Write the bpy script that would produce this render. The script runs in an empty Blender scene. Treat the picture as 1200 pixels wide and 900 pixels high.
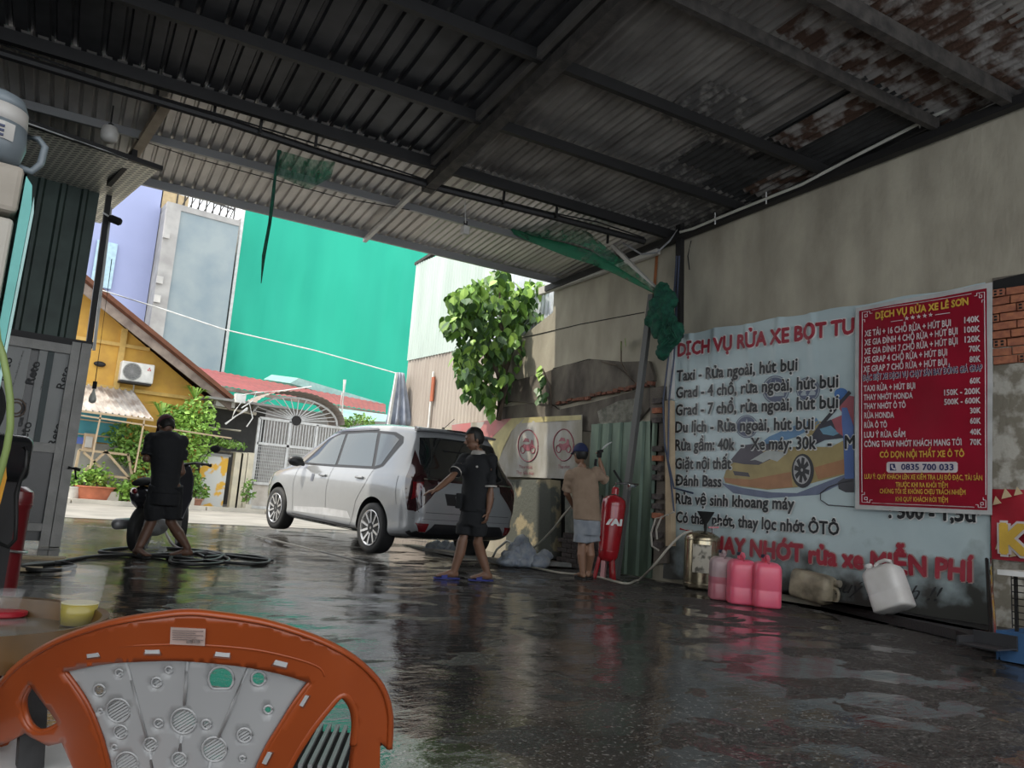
import bpy, bmesh, math, random
import numpy as np
from mathutils import Vector, Matrix, noise
from mathutils.bvhtree import BVHTree
random.seed(7)
SC = bpy.context.scene
COL = SC.collection
# ------------------------------------------------------------------ camera
F, CX, CY, CAMH = 920.0, 600.0, 450.0, 0.80          # focal length in pixels of a 1200x900 frame
PITCH, ROLL = math.radians(8.8), math.radians(4.3)
_up = np.array([math.sin(ROLL)*math.cos(PITCH), -math.cos(ROLL)*math.cos(PITCH), math.sin(PITCH)])
def _ray(x, y): return np.array([(x-CX)/F, (y-CY)/F, 1.0])
_y = _ray(-85, 541.4); _y -= _up*(_y@_up); _y /= np.linalg.norm(_y)
_x = np.cross(_y, _up)
if _x[0] < 0: _x = -_x
RW = np.array([_x, _y, _up])                          # camera axes (x right, y down, z ahead) -> world
cam = bpy.data.cameras.new('camera'); cam.sensor_width = 36; cam.lens = F/1200*36; cam.clip_start = .02; cam.clip_end = 500
camo = bpy.data.objects.new('camera', cam); COL.objects.link(camo)
m = Matrix.Identity(4)
for r in range(3):
    m[r][0] = RW[r][0]; m[r][1] = -RW[r][1]; m[r][2] = -RW[r][2]
m[0][3], m[1][3], m[2][3] = 0, 0, CAMH
camo.matrix_world = m
SC.camera = camo
# ------------------------------------------------------------------ light
SC.view_settings.view_transform = 'Standard'; SC.view_settings.look = 'None'
SC.view_settings.exposure = 1.25; SC.view_settings.gamma = 1
SC.view_settings.use_curve_mapping = False
wd = bpy.data.worlds.new('sky'); SC.world = wd; wd.use_nodes = True
nt = wd.node_tree; bg = nt.nodes['Background']
tc = nt.nodes.new('ShaderNodeTexCoord'); nz = nt.nodes.new('ShaderNodeTexNoise'); nz.inputs['Scale'].default_value = 2.2; nz.inputs['Detail'].default_value = 5
cr = nt.nodes.new('ShaderNodeValToRGB'); cr.color_ramp.elements[0].position = .3; cr.color_ramp.elements[0].color = (.62, .74, .90, 1)
cr.color_ramp.elements[1].position = .6; cr.color_ramp.elements[1].color = (1, .99, .96, 1)
nt.links.new(tc.outputs['Generated'], nz.inputs['Vector']); nt.links.new(nz.outputs['Fac'], cr.inputs['Fac']); nt.links.new(cr.outputs['Color'], bg.inputs['Color'])
bg.inputs['Strength'].default_value = 0.95
sn = bpy.data.lights.new('sun', 'SUN'); sn.energy = 1.9; sn.angle = math.radians(1.5); sn.color = (1, .93, .80)
so = bpy.data.objects.new('sun', sn); COL.objects.link(so)
so.rotation_euler = Vector((.50, -.12, -.80)).to_track_quat('-Z', 'Y').to_euler()

# ------------------------------------------------------------------ helpers
V = Vector
def _dir(x, y): return RW @ _ray(x, y)
def G(x, y, z=0.0):                                    # ground point seen at a pixel
    d = _dir(x, y); t = (z-CAMH)/d[2]; return V((d[0]*t, d[1]*t, z))
def AX(x, y, X): d = _dir(x, y); t = X/d[0]; return V((X, d[1]*t, CAMH+d[2]*t))
def AY(x, y, Y): d = _dir(x, y); t = Y/d[1]; return V((d[0]*t, Y, CAMH+d[2]*t))
def AD(x, y, D): d = _dir(x, y); return V((d[0]*D, d[1]*D, CAMH+d[2]*D))
MATS = {}
def M(name, col, rough=.6, metal=0, col2=None, scale=6, stretch=(1,1,1), lo=.35, hi=.65, bump=0, bscale=60, trans=0, alpha=1, emit=0, coat=0, detail=4, spec=.5):
    if name in MATS: return MATS[name]
    mt = bpy.data.materials.new(name); mt.use_nodes = True; MATS[name] = mt
    n = mt.node_tree; b = n.nodes['Principled BSDF']
    b.inputs['Base Color'].default_value = (*col, 1); b.inputs['Roughness'].default_value = rough; b.inputs['Metallic'].default_value = metal
    b.inputs['Transmission Weight'].default_value = trans; b.inputs['Alpha'].default_value = alpha; b.inputs['Coat Weight'].default_value = coat
    b.inputs['Specular IOR Level'].default_value = spec
    mt.diffuse_color = (*col, 1)
    if emit: b.inputs['Emission Color'].default_value = (*col, 1); b.inputs['Emission Strength'].default_value = emit
    t = n.nodes.new('ShaderNodeTexCoord'); mp = n.nodes.new('ShaderNodeMapping'); mp.inputs['Scale'].default_value = stretch
    n.links.new(t.outputs['Object'], mp.inputs['Vector'])
    if col2 is None and metal < .5 and not trans:
        col2 = tuple(c*.8 for c in col)
    if col2 is not None:
        z = n.nodes.new('ShaderNodeTexNoise'); z.inputs['Scale'].default_value = scale; z.inputs['Detail'].default_value = detail
        r = n.nodes.new('ShaderNodeValToRGB'); r.color_ramp.elements[0].position = lo; r.color_ramp.elements[1].position = hi
        r.color_ramp.elements[0].color = (*col, 1); r.color_ramp.elements[1].color = (*col2, 1)
        n.links.new(mp.outputs[0], z.inputs['Vector']); n.links.new(z.outputs['Fac'], r.inputs['Fac']); n.links.new(r.outputs[0], b.inputs['Base Color'])
    if bump:
        z = n.nodes.new('ShaderNodeTexNoise'); z.inputs['Scale'].default_value = bscale; z.inputs['Detail'].default_value = 5
        u = n.nodes.new('ShaderNodeBump'); u.inputs['Strength'].default_value = bump; u.inputs['Distance'].default_value = .01
        n.links.new(mp.outputs[0], z.inputs['Vector']); n.links.new(z.outputs['Fac'], u.inputs['Height']); n.links.new(u.outputs[0], b.inputs['Normal'])
    return mt
def tag(o, label=None, cat=None, group=None, kind=None):
    if label: o['label'] = label
    if cat: o['category'] = cat
    if group: o['group'] = group
    if kind: o['kind'] = kind
    return o
def thing(name, label, cat, loc=(0,0,0), rotz=0, group=None, kind=None):
    o = bpy.data.objects.new(name, None); COL.objects.link(o); o.location = loc; o.rotation_euler = (0,0,rotz); o.empty_display_size = .1
    return tag(o, label, cat, group, kind)
def rootloc(p):
    l = V((0,0,0))
    while p is not None: l += p.location; p = p.parent
    return l
def link_mesh(name, me, mat, parent=None, smooth=False, world=True, origin=None):
    if mat is not None:
        for mm in (mat if isinstance(mat, (list, tuple)) else [mat]): me.materials.append(mm)
    o = bpy.data.objects.new(name, me); COL.objects.link(o)
    if parent is not None:
        o.parent = parent
        if world:
            l = rootloc(parent)
            if l.length: me.transform(Matrix.Translation(-l))
    elif world and len(me.vertices):
        if origin is None:
            a = np.empty(len(me.vertices)*3); me.vertices.foreach_get('co', a); a = a.reshape(-1,3)
            lo, hi = a.min(0), a.max(0); origin = V(((lo[0]+hi[0])/2, (lo[1]+hi[1])/2, lo[2]))
        me.transform(Matrix.Translation(-V(origin))); o.location = origin
    if smooth is True:
        me.shade_smooth()
    elif smooth:
        me.shade_smooth(); me.set_sharp_from_angle(angle=math.radians(smooth))
    me.update()
    return o
def frame(d, up=(0,0,1)):
    d = V(d).normalized(); u = V(up)
    if abs(d.dot(u)) > .98: u = V((1,0,0)) if abs(d.x) < .9 else V((0,1,0))
    a = d.cross(u).normalized(); b = a.cross(d).normalized()
    return a, b, d
class MB:
    def __init__(s): s.v = []; s.f = []
    def add(s, vs, fs):
        n = len(s.v); s.v += [tuple(p) for p in vs]; s.f += [tuple(i+n for i in f) for f in fs]; return s
    def boxm(s, mat, sx, sy, sz):
        vs = [mat @ V((x*sx/2, y*sy/2, z*sz/2)) for z in (-1,1) for x, y in ((-1,-1),(1,-1),(1,1),(-1,1))]
        return s.add(vs, [(3,2,1,0),(4,5,6,7),(0,1,5,4),(1,2,6,5),(2,3,7,6),(3,0,4,7)])
    def box(s, c, size, rz=0, rx=0, ry=0):
        from mathutils import Euler
        return s.boxm(Matrix.Translation(V(c)) @ Euler((rx,ry,rz)).to_matrix().to_4x4(), *size)
    def bar(s, a, b, w, h=None, up=(0,0,1)):
        a, b = V(a), V(b); x, y, d = frame(b-a, up); mt = Matrix((x, y, d)).transposed().to_4x4(); mt.translation = (a+b)/2
        return s.boxm(mt, w, h or w, (b-a).length)
    def tube(s, pts, r, n=8, caps=True, closed=False):
        pts = [V(p) for p in pts]; k = len(pts); rs = r if isinstance(r, (list, tuple)) else [r]*k
        base = len(s.v); prev = None
        for i, p in enumerate(pts):
            d = (pts[(i+1) % k]-pts[i-1]) if closed else (pts[min(i+1,k-1)]-pts[max(i-1,0)])
            if d.length < 1e-9: d = V((0,0,1))
            if prev is None: a, b, _ = frame(d)
            else:
                d.normalize(); a = (prev - d*prev.dot(d))
                a = a.normalized() if a.length > 1e-6 else frame(d)[0]; b = d.cross(a)
            prev = a
            for j in range(n):
                t = 2*math.pi*j/n; s.v.append(tuple(p + (a*math.cos(t)+b*math.sin(t))*rs[i]))
        for i in range(k if closed else k-1):
            for j in range(n):
                i2 = (i+1) % k
                s.f.append((base+i*n+j, base+i*n+(j+1)%n, base+i2*n+(j+1)%n, base+i2*n+j))
        if caps and not closed:
            s.f.append(tuple(base+j for j in range(n))[::-1]); s.f.append(tuple(base+(k-1)*n+j for j in range(n)))
        return s
    def lathe(s, prof, o=(0,0,0), axis=(0,0,1), n=24):
        a, b, d = frame(axis); o = V(o); base = len(s.v); k = len(prof)
        for r, z in prof:
            for j in range(n):
                t = 2*math.pi*j/n; s.v.append(tuple(o + d*z + (a*math.cos(t)+b*math.sin(t))*max(r,1e-4)))
        for i in range(k-1):
            for j in range(n):
                s.f.append((base+i*n+j, base+i*n+(j+1)%n, base+(i+1)*n+(j+1)%n, base+(i+1)*n+j))
        s.f.append(tuple(base+j for j in range(n))[::-1]); s.f.append(tuple(base+(k-1)*n+j for j in range(n)))
        return s
    def ball(s, c, rx, ry=None, rz=None, n=12, k=8):
        ry = ry or rx; rz = rz or rx; base = len(s.v); c = V(c)
        for i in range(k+1):
            ph = math.pi*(i/k-.5)
            for j in range(n):
                t = 2*math.pi*j/n; s.v.append(tuple(c+V((rx*math.cos(ph)*math.cos(t), ry*math.cos(ph)*math.sin(t), rz*math.sin(ph)))))
        for i in range(k):
            for j in range(n): s.f.append((base+i*n+j, base+i*n+(j+1)%n, base+(i+1)*n+(j+1)%n, base+(i+1)*n+j))
        return s
    def prism(s, pts, off):                            # flat outline pushed along off
        pts = [V(p) for p in pts]; off = V(off); n = len(pts)
        return s.add(pts + [p+off for p in pts], [tuple(range(n))[::-1], tuple(range(n, 2*n))] + [(i, (i+1)%n, n+(i+1)%n, n+i) for i in range(n)])
    def loft(s, rings, cap=True, closed=True):
        n = len(rings[0]); base = len(s.v)
        for r in rings: s.v += [tuple(p) for p in r]
        for i in range(len(rings)-1):
            for j in range(n if closed else n-1): s.f.append((base+i*n+j, base+i*n+(j+1)%n, base+(i+1)*n+(j+1)%n, base+(i+1)*n+j))
        if cap and closed: s.f.append(tuple(base+j for j in range(n))[::-1]); s.f.append(tuple(base+(len(rings)-1)*n+j for j in range(n)))
        return s
    def mesh(s, name='m', fix=True, weld=False):
        me = bpy.data.meshes.new(name); me.from_pydata(s.v, [], s.f)
        if fix or weld:
            bm = bmesh.new(); bm.from_mesh(me)
            if weld: bmesh.ops.remove_doubles(bm, verts=bm.verts, dist=1e-4)
            if fix: bmesh.ops.recalc_face_normals(bm, faces=bm.faces)
            bm.to_mesh(me); bm.free()
        return me
    def build(s, name, mat, parent=None, smooth=False, world=True, fix=True, origin=None):
        return link_mesh(name, s.mesh(name, fix), mat, parent, smooth, world, origin)
def corr(o, u, v, width, length, pitch, depth, nrm, kind='trap', seg=1):
    """corrugated sheet: u across the ribs, v along them"""
    o, u, v, nrm = V(o), V(u).normalized(), V(v).normalized(), V(nrm).normalized(); b = MB(); prof = []
    if kind == 'trap':
        x = 0
        while x < width-1e-4:
            for fx, fz in ((0,0), (.62,0), (.72,1), (.90,1)):
                if x+fx*pitch <= width: prof.append((x+fx*pitch, fz*depth))
            x += pitch
        prof.append((width, 0))
    else:
        n = max(2, int(width/pitch*8))
        prof = [(width*i/n, depth*.5*(1+math.sin(2*math.pi*width*i/n/pitch))) for i in range(n+1)]
    rows = [[o+u*x+v*(length*k/seg)+nrm*z for x, z in prof] for k in range(seg+1)]
    return b.loft(rows, cap=False, closed=False)
_txt = {}
def text_mesh(body, offset=0, shear=0):
    key = (body, offset, shear)
    if key in _txt: return _txt[key]
    def one(s, off=0):
        c = bpy.data.curves.new('t', 'FONT'); c.body = s; c.size = 1; c.shear = shear; c.resolution_u = 2
        o = bpy.data.objects.new('t', c); COL.objects.link(o); bpy.context.view_layer.update()
        me = bpy.data.meshes.new_from_object(o); bpy.data.objects.remove(o)
        vs = [tuple(v.co) for v in me.vertices]; fs = [tuple(p.vertices) for p in me.polygons]; bpy.data.meshes.remove(me); bpy.data.curves.remove(c)
        return vs, fs
    HORN = dict(zip('ƠớỚờỜƯưửỬứỨơữ', 'OóÓòÒUuủỦúÚoũ'))
    plain = ''.join(HORN.get(ch_, ch_) for ch_ in body).replace('Đ', 'D')
    vs, fs = one(plain)
    for i, ch in enumerate(body):                      # the bar of the barred D, the horn of O and U
        if ch == 'Đ' or ch in HORN:
            pre, _ = one(plain[:i+1]); x1 = max(p[0] for p in pre); n = len(vs); g = 0
            if ch == 'Đ': x0 = x1-.66; q = [(x0-.05-g,.305-g),(x0+.30+g,.305-g),(x0+.30+g,.375+g),(x0-.05-g,.375+g)]
            else: h = .58 if ch.isupper() else .36; q = [(x1-.07,h-g),(x1+.03+g,h+.01-g),(x1+.09+g,h+.06),(x1+.10+g,h+.15+g),(x1+.02-g,h+.15+g),(x1+.01-g,h+.08+g),(x1-.07,h+.07+g)]
            vs += [(a_+shear*b_, b_, 0) for a_, b_ in q]; fs += [tuple(range(n, n+len(q)))]
    xs = [p[0] for p in vs]
    if offset:                                         # heavier strokes: the same glyphs laid again a little to each side
        k_ = 8 if offset > .055 else 5; v0, f0 = list(vs), list(fs)
        for i in range(k_):
            a_ = 2*math.pi*(i+.5)/k_; n = len(vs); vs = vs + [(q[0]+offset*math.cos(a_), q[1]+offset*math.sin(a_), -.0003*(i+1)) for q in v0]; fs = fs + [tuple(j+n for j in f) for f in f0]
    _txt[key] = (vs, fs, min(xs), max(xs)); return _txt[key]
def text_on(name, body, A, B, h, mat, parent, nrm, off=0.0, bold=.02, outline=None, omat=None, shear=0, f=None, lift=.004, vert=None):
    """writing between baseline points A and B, capitals h high, lying on a surface with normal nrm"""
    A, B = V(A), V(B); u = (B-A); L = u.length; u.normalize(); n = V(nrm).normalized(); w = V(vert) if vert else V((0,0,1))
    _, _, bx0, bx1 = text_mesh(body, 0, shear)
    objs = []
    for k, (of, mt, li) in enumerate(([(outline, omat, lift*.5)] if outline else []) + [(bold, mat, lift)]):
        vs, fs, x0, x1 = text_mesh(body, of, shear); b = MB()
        pts = []
        for x, y, _z in vs:
            p = A + u*((x-bx0)/(bx1-bx0)*L) + w*(y/.70*h)
            p += n*(li + _z + (f(p) if f else 0)); pts.append(p)
        b.add(pts, fs); objs.append(b.build(name if not (outline and k == 0) else name+'_outline', mt, parent, fix=False))
    return objs
def evalmesh(o):
    dg = bpy.context.evaluated_depsgraph_get(); me = bpy.data.meshes.new_from_object(o.evaluated_get(dg)); bpy.data.objects.remove(o); return me
def remesh(mb, voxel, smooth_it=3, decimate=None):
    me = mb.mesh('r'); o = bpy.data.objects.new('r', me); COL.objects.link(o)
    a = o.modifiers.new('a', 'REMESH'); a.mode = 'VOXEL'; a.voxel_size = voxel
    if smooth_it: c = o.modifiers.new('c', 'SMOOTH'); c.iterations = smooth_it; c.factor = .5
    if decimate: d = o.modifiers.new('d', 'DECIMATE'); d.ratio = decimate
    return evalmesh(o)
def subsurf(me, lv=2):
    o = bpy.data.objects.new('s', me); COL.objects.link(o); a = o.modifiers.new('a', 'SUBSURF'); a.levels = lv; return evalmesh(o)
def rounded(me, w=.01, seg=2):
    o = bpy.data.objects.new('s', me); COL.objects.link(o); a = o.modifiers.new('a', 'BEVEL'); a.width = w; a.segments = seg; a.limit_method = 'ANGLE'; return evalmesh(o)
def copy_tree(o, parent=None):
    c = o.copy(); COL.objects.link(c); c.parent = parent
    for ch in list(o.children): copy_tree(ch, c)
    return c
def catenary(a, b, sag, n=14):
    a, b = V(a), V(b); return [a.lerp(b, i/n) - V((0,0,sag*4*(i/n)*(1-i/n))) for i in range(n+1)]
def smoothstep(a, b, x):
    t = min(1, max(0, (x-a)/(b-a))); return t*t*(3-2*t)
def ground_z(x, y): return .12*smoothstep(9.8, 13.0, y)
# ------------------------------------------------------------------ roof plane
A7 = math.radians(7)
PD, QD = V((math.cos(A7), -math.sin(A7), 0)), V((math.sin(A7), math.cos(A7), 0))
def RP(p, q, dz=0): c = PD*p + QD*q; c.z = 4.59 - .0806*(q-8.37) + dz; return c
QS = (RP(0, 1)-RP(0, 0)).normalized(); RN = PD.cross(QS).normalized()
def px_roof(x, y, dz=0):                               # (p, q) of the roof plane seen at a pixel
    d = V(_dir(x, y)); o = V((0,0,CAMH)); P0 = RP(0, 0, dz); t = RN.dot(P0-o)/RN.dot(d); X = o+d*t; return X.dot(PD), X.dot(QD)
# ------------------------------------------------------------------ materials
m_plaster = M('beige_plaster', (.43,.395,.31), .85, col2=(.25,.225,.175), scale=1.9, stretch=(1,1.3,.5), lo=.3, hi=.72, bump=.7, bscale=14, detail=8)
m_plaster_dark = M('stained_concrete', (.17,.15,.12), .9, col2=(.055,.045,.038), scale=3, stretch=(1,1,.5), bump=.9, bscale=18, detail=8)
m_conc = M('grey_concrete', (.36,.35,.32), .9, col2=(.2,.2,.18), scale=4, bump=.5, bscale=25)
m_mossy = M('mossy_render', (.095,.10,.085), .9, col2=(.32,.27,.17), scale=3, lo=.55, hi=.62, bump=.8, bscale=20, detail=8)
m_brick = M('red_brick', (.42,.16,.08), .9, col2=(.28,.10,.06), scale=20, bump=.6, bscale=80)
m_brickdark = M('dark_brick', (.12,.10,.09), .9, col2=(.06,.05,.05), scale=20, bump=.6, bscale=80)
m_mortar = M('mortar', (.14,.12,.10), .95, bump=.8, bscale=50)
m_black = M('black_void', (.012,.012,.012), .9)
m_steel_dark = M('dark_painted_steel', (.018,.017,.017), .55, .3, bump=.2, bscale=40)
m_steel_rust = M('rusty_steel', (.07,.062,.055), .7, .2, col2=(.03,.027,.025), scale=9, bump=.4, bscale=50)
m_steel_grey = M('grey_steel', (.28,.28,.28), .5, .5)
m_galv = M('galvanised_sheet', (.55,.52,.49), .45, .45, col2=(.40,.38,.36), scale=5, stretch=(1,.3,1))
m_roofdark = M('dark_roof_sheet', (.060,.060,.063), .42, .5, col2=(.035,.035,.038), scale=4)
m_roofold = M('old_roof_sheet', (.27,.255,.235), .6, .3, col2=(.14,.13,.12), scale=3, stretch=(1,.6,1), bump=.5, bscale=50, detail=8)
m_roofworn = M('worn_roof_sheet', (.10,.095,.09), .65, .2, col2=(.26,.245,.225), scale=9, lo=.50, hi=.64, bump=.8, bscale=60, detail=9)
m_roofrust = M('rusted_roof_sheet', (.25,.235,.22), .75, .1, col2=(.06,.030,.018), scale=5, lo=.42, hi=.56, bump=1, bscale=50, detail=9)
m_roofblack = M('blackened_roof_sheet', (.022,.022,.022), .7, .1, col2=(.04,.04,.04), scale=6)
m_white_paint = M('white_paint', (.7,.7,.68), .5)
m_gsheet = M('green_sheet', (.085,.125,.085), .42, .4, col2=(.05,.075,.055), scale=5, stretch=(1,1,.3))
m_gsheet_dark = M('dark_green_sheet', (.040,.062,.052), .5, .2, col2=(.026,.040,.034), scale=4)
# ------------------------------------------------------------------ floor
def floor_material():
    mt = bpy.data.materials.new('wet_asphalt'); mt.use_nodes = True; n = mt.node_tree; b = n.nodes['Principled BSDF']; L = n.links.new
    t = n.nodes.new('ShaderNodeTexCoord')
    def noise_(scale, det=4, st=(1,1,1), dist=0):
        mp = n.nodes.new('ShaderNodeMapping'); mp.inputs['Scale'].default_value = st; L(t.outputs['Object'], mp.inputs['Vector'])
        z = n.nodes.new('ShaderNodeTexNoise'); z.inputs['Scale'].default_value = scale; z.inputs['Detail'].default_value = det; z.inputs['Distortion'].default_value = dist
        L(mp.outputs[0], z.inputs['Vector']); return z.outputs['Fac']
    def ramp(src, a, b_, ca=(0,0,0,1), cb=(1,1,1,1)):
        r = n.nodes.new('ShaderNodeValToRGB'); r.color_ramp.elements[0].position = a; r.color_ramp.elements[1].position = b_; r.color_ramp.elements[0].color = ca; r.color_ramp.elements[1].color = cb
        L(src, r.inputs['Fac']); return r.outputs['Color']
    def math_(op, a, b_):
        q = n.nodes.new('ShaderNodeMath'); q.operation = op
        for i, s in enumerate((a, b_)):
            if isinstance(s, (int, float)): q.inputs[i].default_value = s
            else: L(s, q.inputs[i])
        return q.outputs[0]
    at = n.nodes.new('ShaderNodeAttribute'); at.attribute_name = 'wet'
    wet = at.outputs['Fac']                            # how much water the washing leaves there
    pud = ramp(math_('ADD', noise_(1.7, 5, (1,1.4,1), .3), math_('MULTIPLY', wet, .16)), .548, .570)
    film = ramp(math_('ADD', noise_(3.2, 6, (1,1,1), .3), math_('MULTIPLY', wet, .20)), .53, .60)
    grain = noise_(80, 3); lump = noise_(14, 6); wave = noise_(7.5, 3, (1,1.9,1), .6)
    col = ramp(noise_(2.2, 8), .3, .7, (.020,.018,.016,1), (.046,.042,.038,1))
    sp_ = ramp(noise_(60, 3), .56, .70, (0,0,0,1), (.16,.15,.14,1)); mx_ = n.nodes.new('ShaderNodeMix'); mx_.data_type = 'RGBA'; mx_.blend_type = 'ADD'; mx_.inputs[0].default_value = 1; L(col, mx_.inputs[6]); L(sp_, mx_.inputs[7]); L(mx_.outputs[2], b.inputs['Base Color'])
    r0 = math_('SUBTRACT', .56, math_('MULTIPLY', film, .42)); dry = math_('SUBTRACT', 1, pud)
    L(math_('ADD', math_('MULTIPLY', r0, dry), .03), b.inputs['Roughness'])
    hgt = math_('ADD', math_('MULTIPLY', grain, .42), math_('MULTIPLY', lump, .9))
    bd = n.nodes.new('ShaderNodeBump'); bd.inputs['Distance'].default_value = .040; L(hgt, bd.inputs['Height'])
    L(math_('ADD', math_('MULTIPLY', dry, .95), .04), bd.inputs['Strength'])
    b2 = n.nodes.new('ShaderNodeBump'); b2.inputs['Distance'].default_value = .02; L(math_('ADD', math_('MULTIPLY', dry, .58), .14), b2.inputs['Strength'])
    L(wave, b2.inputs['Height']); L(bd.outputs[0], b2.inputs['Normal']); L(b2.outputs[0], b.inputs['Normal'])
    b.inputs['Specular IOR Level'].default_value = .45
    return mt
m_floor = floor_material()
b = MB(); NX, NY = 230, 350; X0, X1, Y0, Y1 = -3.2, 8.2, -3.5, 14.0
wetv = []
for j in range(NY+1):
    for i in range(NX+1):
        x = X0+(X1-X0)*i/NX; y = Y0+(Y1-Y0)*j/NY
        h = noise.noise(V((x*.9, y*.9, 0)))*.014 + noise.noise(V((x*3, y*3, 4)))*.006 + noise.noise(V((x*7, y*7, 9)))*.0022
        z = h*(1-smoothstep(9, 12, y)) - .004
        z += ground_z(x, y) - .05*smoothstep(.4, 0, abs(x-7.45))*(1-smoothstep(5.3, 5.8, y))*0
        b.v.append((x, y, z))
        w = smoothstep(6.6, 2.6, x + .25*(y-6)*0) * smoothstep(0.5, 3.2, y)
        wetv.append(max(w, .75*smoothstep(8, 10, y)))
for j in range(NY):
    for i in range(NX): a = j*(NX+1)+i; b.f.append((a, a+1, a+NX+2, a+NX+1))
me = b.mesh('floor', fix=False)
att = me.attributes.new('wet', 'FLOAT', 'POINT'); att.data.foreach_set('value', wetv)
link_mesh('floor', me, m_floor, None, True, origin=(0,0,0))['kind'] = 'structure'
# shallow washwater lying between the lumps on the left
# ------------------------------------------------------------------ street and far pavement
m_street = M('street_asphalt', (.30,.28,.25), .8, col2=(.20,.19,.17), scale=1.2, bump=.4, bscale=40)
m_walk = M('concrete_walk', (.62,.58,.50), .85, col2=(.48,.45,.39), scale=2, bump=.3, bscale=30)
MB().box((6,17.3,.06), (90,6.8,.12)).build('street', m_street)['kind'] = 'structure'
o = MB().box((6,21.7,.09), (90,2.2,.2)).build('far_sidewalk', m_walk); o['kind'] = 'structure'
for i in range(14):
    MB().box((-4+i*1.5,20.55,.135), (1.47,.16,.18)).build('curb_stone', m_walk, o)
MB().box((6,42,.05), (120,38,.1)).build('ground_beyond', m_conc)['kind'] = 'structure'
MB().box((24.2,6,.0), (31.6,15,.1)).build('ground_beside', m_conc)['kind'] = 'structure'
# ------------------------------------------------------------------ right wall (X = 7.7)
W = 7.7
wall = thing('wall_right', None, None, (W,3,0), kind='structure')
def wz(Y): q = W*QD.x + Y*QD.y; return 4.59 - .0806*(q-8.37)
b = MB()
top = [AX(650,322,W), AX(648,366,W), AX(607,398,W), AX(592,440,W), AX(588,492,W)]
out = [(-1.0,0), (12.9,0), (12.9,2.15)] + [(p.y,p.z) for p in reversed(top)] + [(9.6, wz(9.6)-.02), (-1.0, wz(-1.0)-.02)]
b.prism([V((W, y, z)) for y, z in out], (.22,0,0)); b.build('plaster_face', m_plaster, wall)
# broken lower band with the old concrete showing
def wprism(pts, X, th, name, mat, parent, **k):
    return MB().prism([AX(x, y, X) for x, y in pts], (th,0,0)).build(name, mat, parent, **k)
wprism([(583,452),(600,447),(640,436),(660,428),(694,421),(730,424),(760,423),(766,440),(766,446),(700,463),(655,475),(598,470),(583,474)], 7.64, .08, 'concrete_band', m_plaster_dark, wall)
wprism([(583,478),(640,470),(655,480),(700,470),(766,452),(768,470),(742,500),(700,505),(683,505),(583,505)], 7.66, .06, 'concrete_band', m_plaster_dark, wall)
wprism([(700,482),(724,470),(748,466),(752,484),(740,500),(704,502)], 7.645, .03, 'concrete_patch', M('pale_flaked_render', (.25,.24,.20), .95, col2=(.10,.10,.08), scale=8, bump=1, bscale=30), wall)
for k in range(17):                                   # broken bricks in the crack under the band
    t = k/16; x = 655+t*108; y = 473-t*24+random.uniform(-1.5,1.5); p = AX(x, y, 7.63)
    MB().box(p, (.06, random.uniform(.08,.14), random.uniform(.03,.055)), rx=random.uniform(-.2,.2)).build('brick', M('old_brick', (.20,.075,.045), .95, col2=(.10,.05,.035), scale=20, bump=.6), wall)
# hairline cracks and ledge lines
for pts in ([(577,403),(620,394),(680,380),(755,366)], [(648,432),(690,421),(725,424)], [(810,282),(806,300),(808,316)]):
    MB().tube([AX(x, y, 7.695) for x, y in pts], .007, 5).build('crack', m_black, wall)
MB().prism([AX(x, y, 7.692) for x, y in ((769,290),(772,291),(768,345),(765,345))], (-.004,0,0)).build('rust_streak', M('rust_stain', (.30,.10,.03), .8), wall)
# column of brick ends at the edge of the broken part
wprism([(762,455),(778,452),(782,660),(762,660)], 7.62, .06, 'brick_core', m_mortar, wall)
for k in range(16):
    y = 470+k*11.2
    if k in (3, 4, 9, 13): continue
    p = AX(771, y, 7.60); MB().box(p, (.06,.16,.07), rx=random.uniform(-.05,.05)).build('brick', m_brick if k in (1, 6, 12) else m_brickdark, wall)
# low wall behind the washing gear: pier, dark recess, bricks
wprism([(596,562),(645,562),(646,655),(592,652)], 7.45, .2, 'pier', m_mossy, wall)
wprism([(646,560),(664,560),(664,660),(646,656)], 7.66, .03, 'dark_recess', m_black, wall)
wprism([(662,582),(700,580),(700,627),(662,624)], 7.52, .15, 'render_block', M('green_grey_render', (.12,.13,.11), .9, col2=(.2,.2,.17), scale=8, bump=.6), wall)
wprism([(660,624),(700,626),(704,668),(658,662)], 7.56, .1, 'brick_core', m_mortar, wall)
c0 = AX(662,660,7.53); brk = None
for r in range(7):
    for c in range(5):
        yy = c0.y - (.0 if r % 2 else .1) - c*.215 + .1; zz = .03 + r*.068
        if brk is None: brk = MB().box((0,0,0), (.06,.2,.056)).build('brick', m_brickdark, wall, world=False); o = brk
        else: o = brk.copy(); COL.objects.link(o)
        o.location = V((7.53+random.uniform(-.008,.008), yy-.05, zz)) - wall.location
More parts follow.
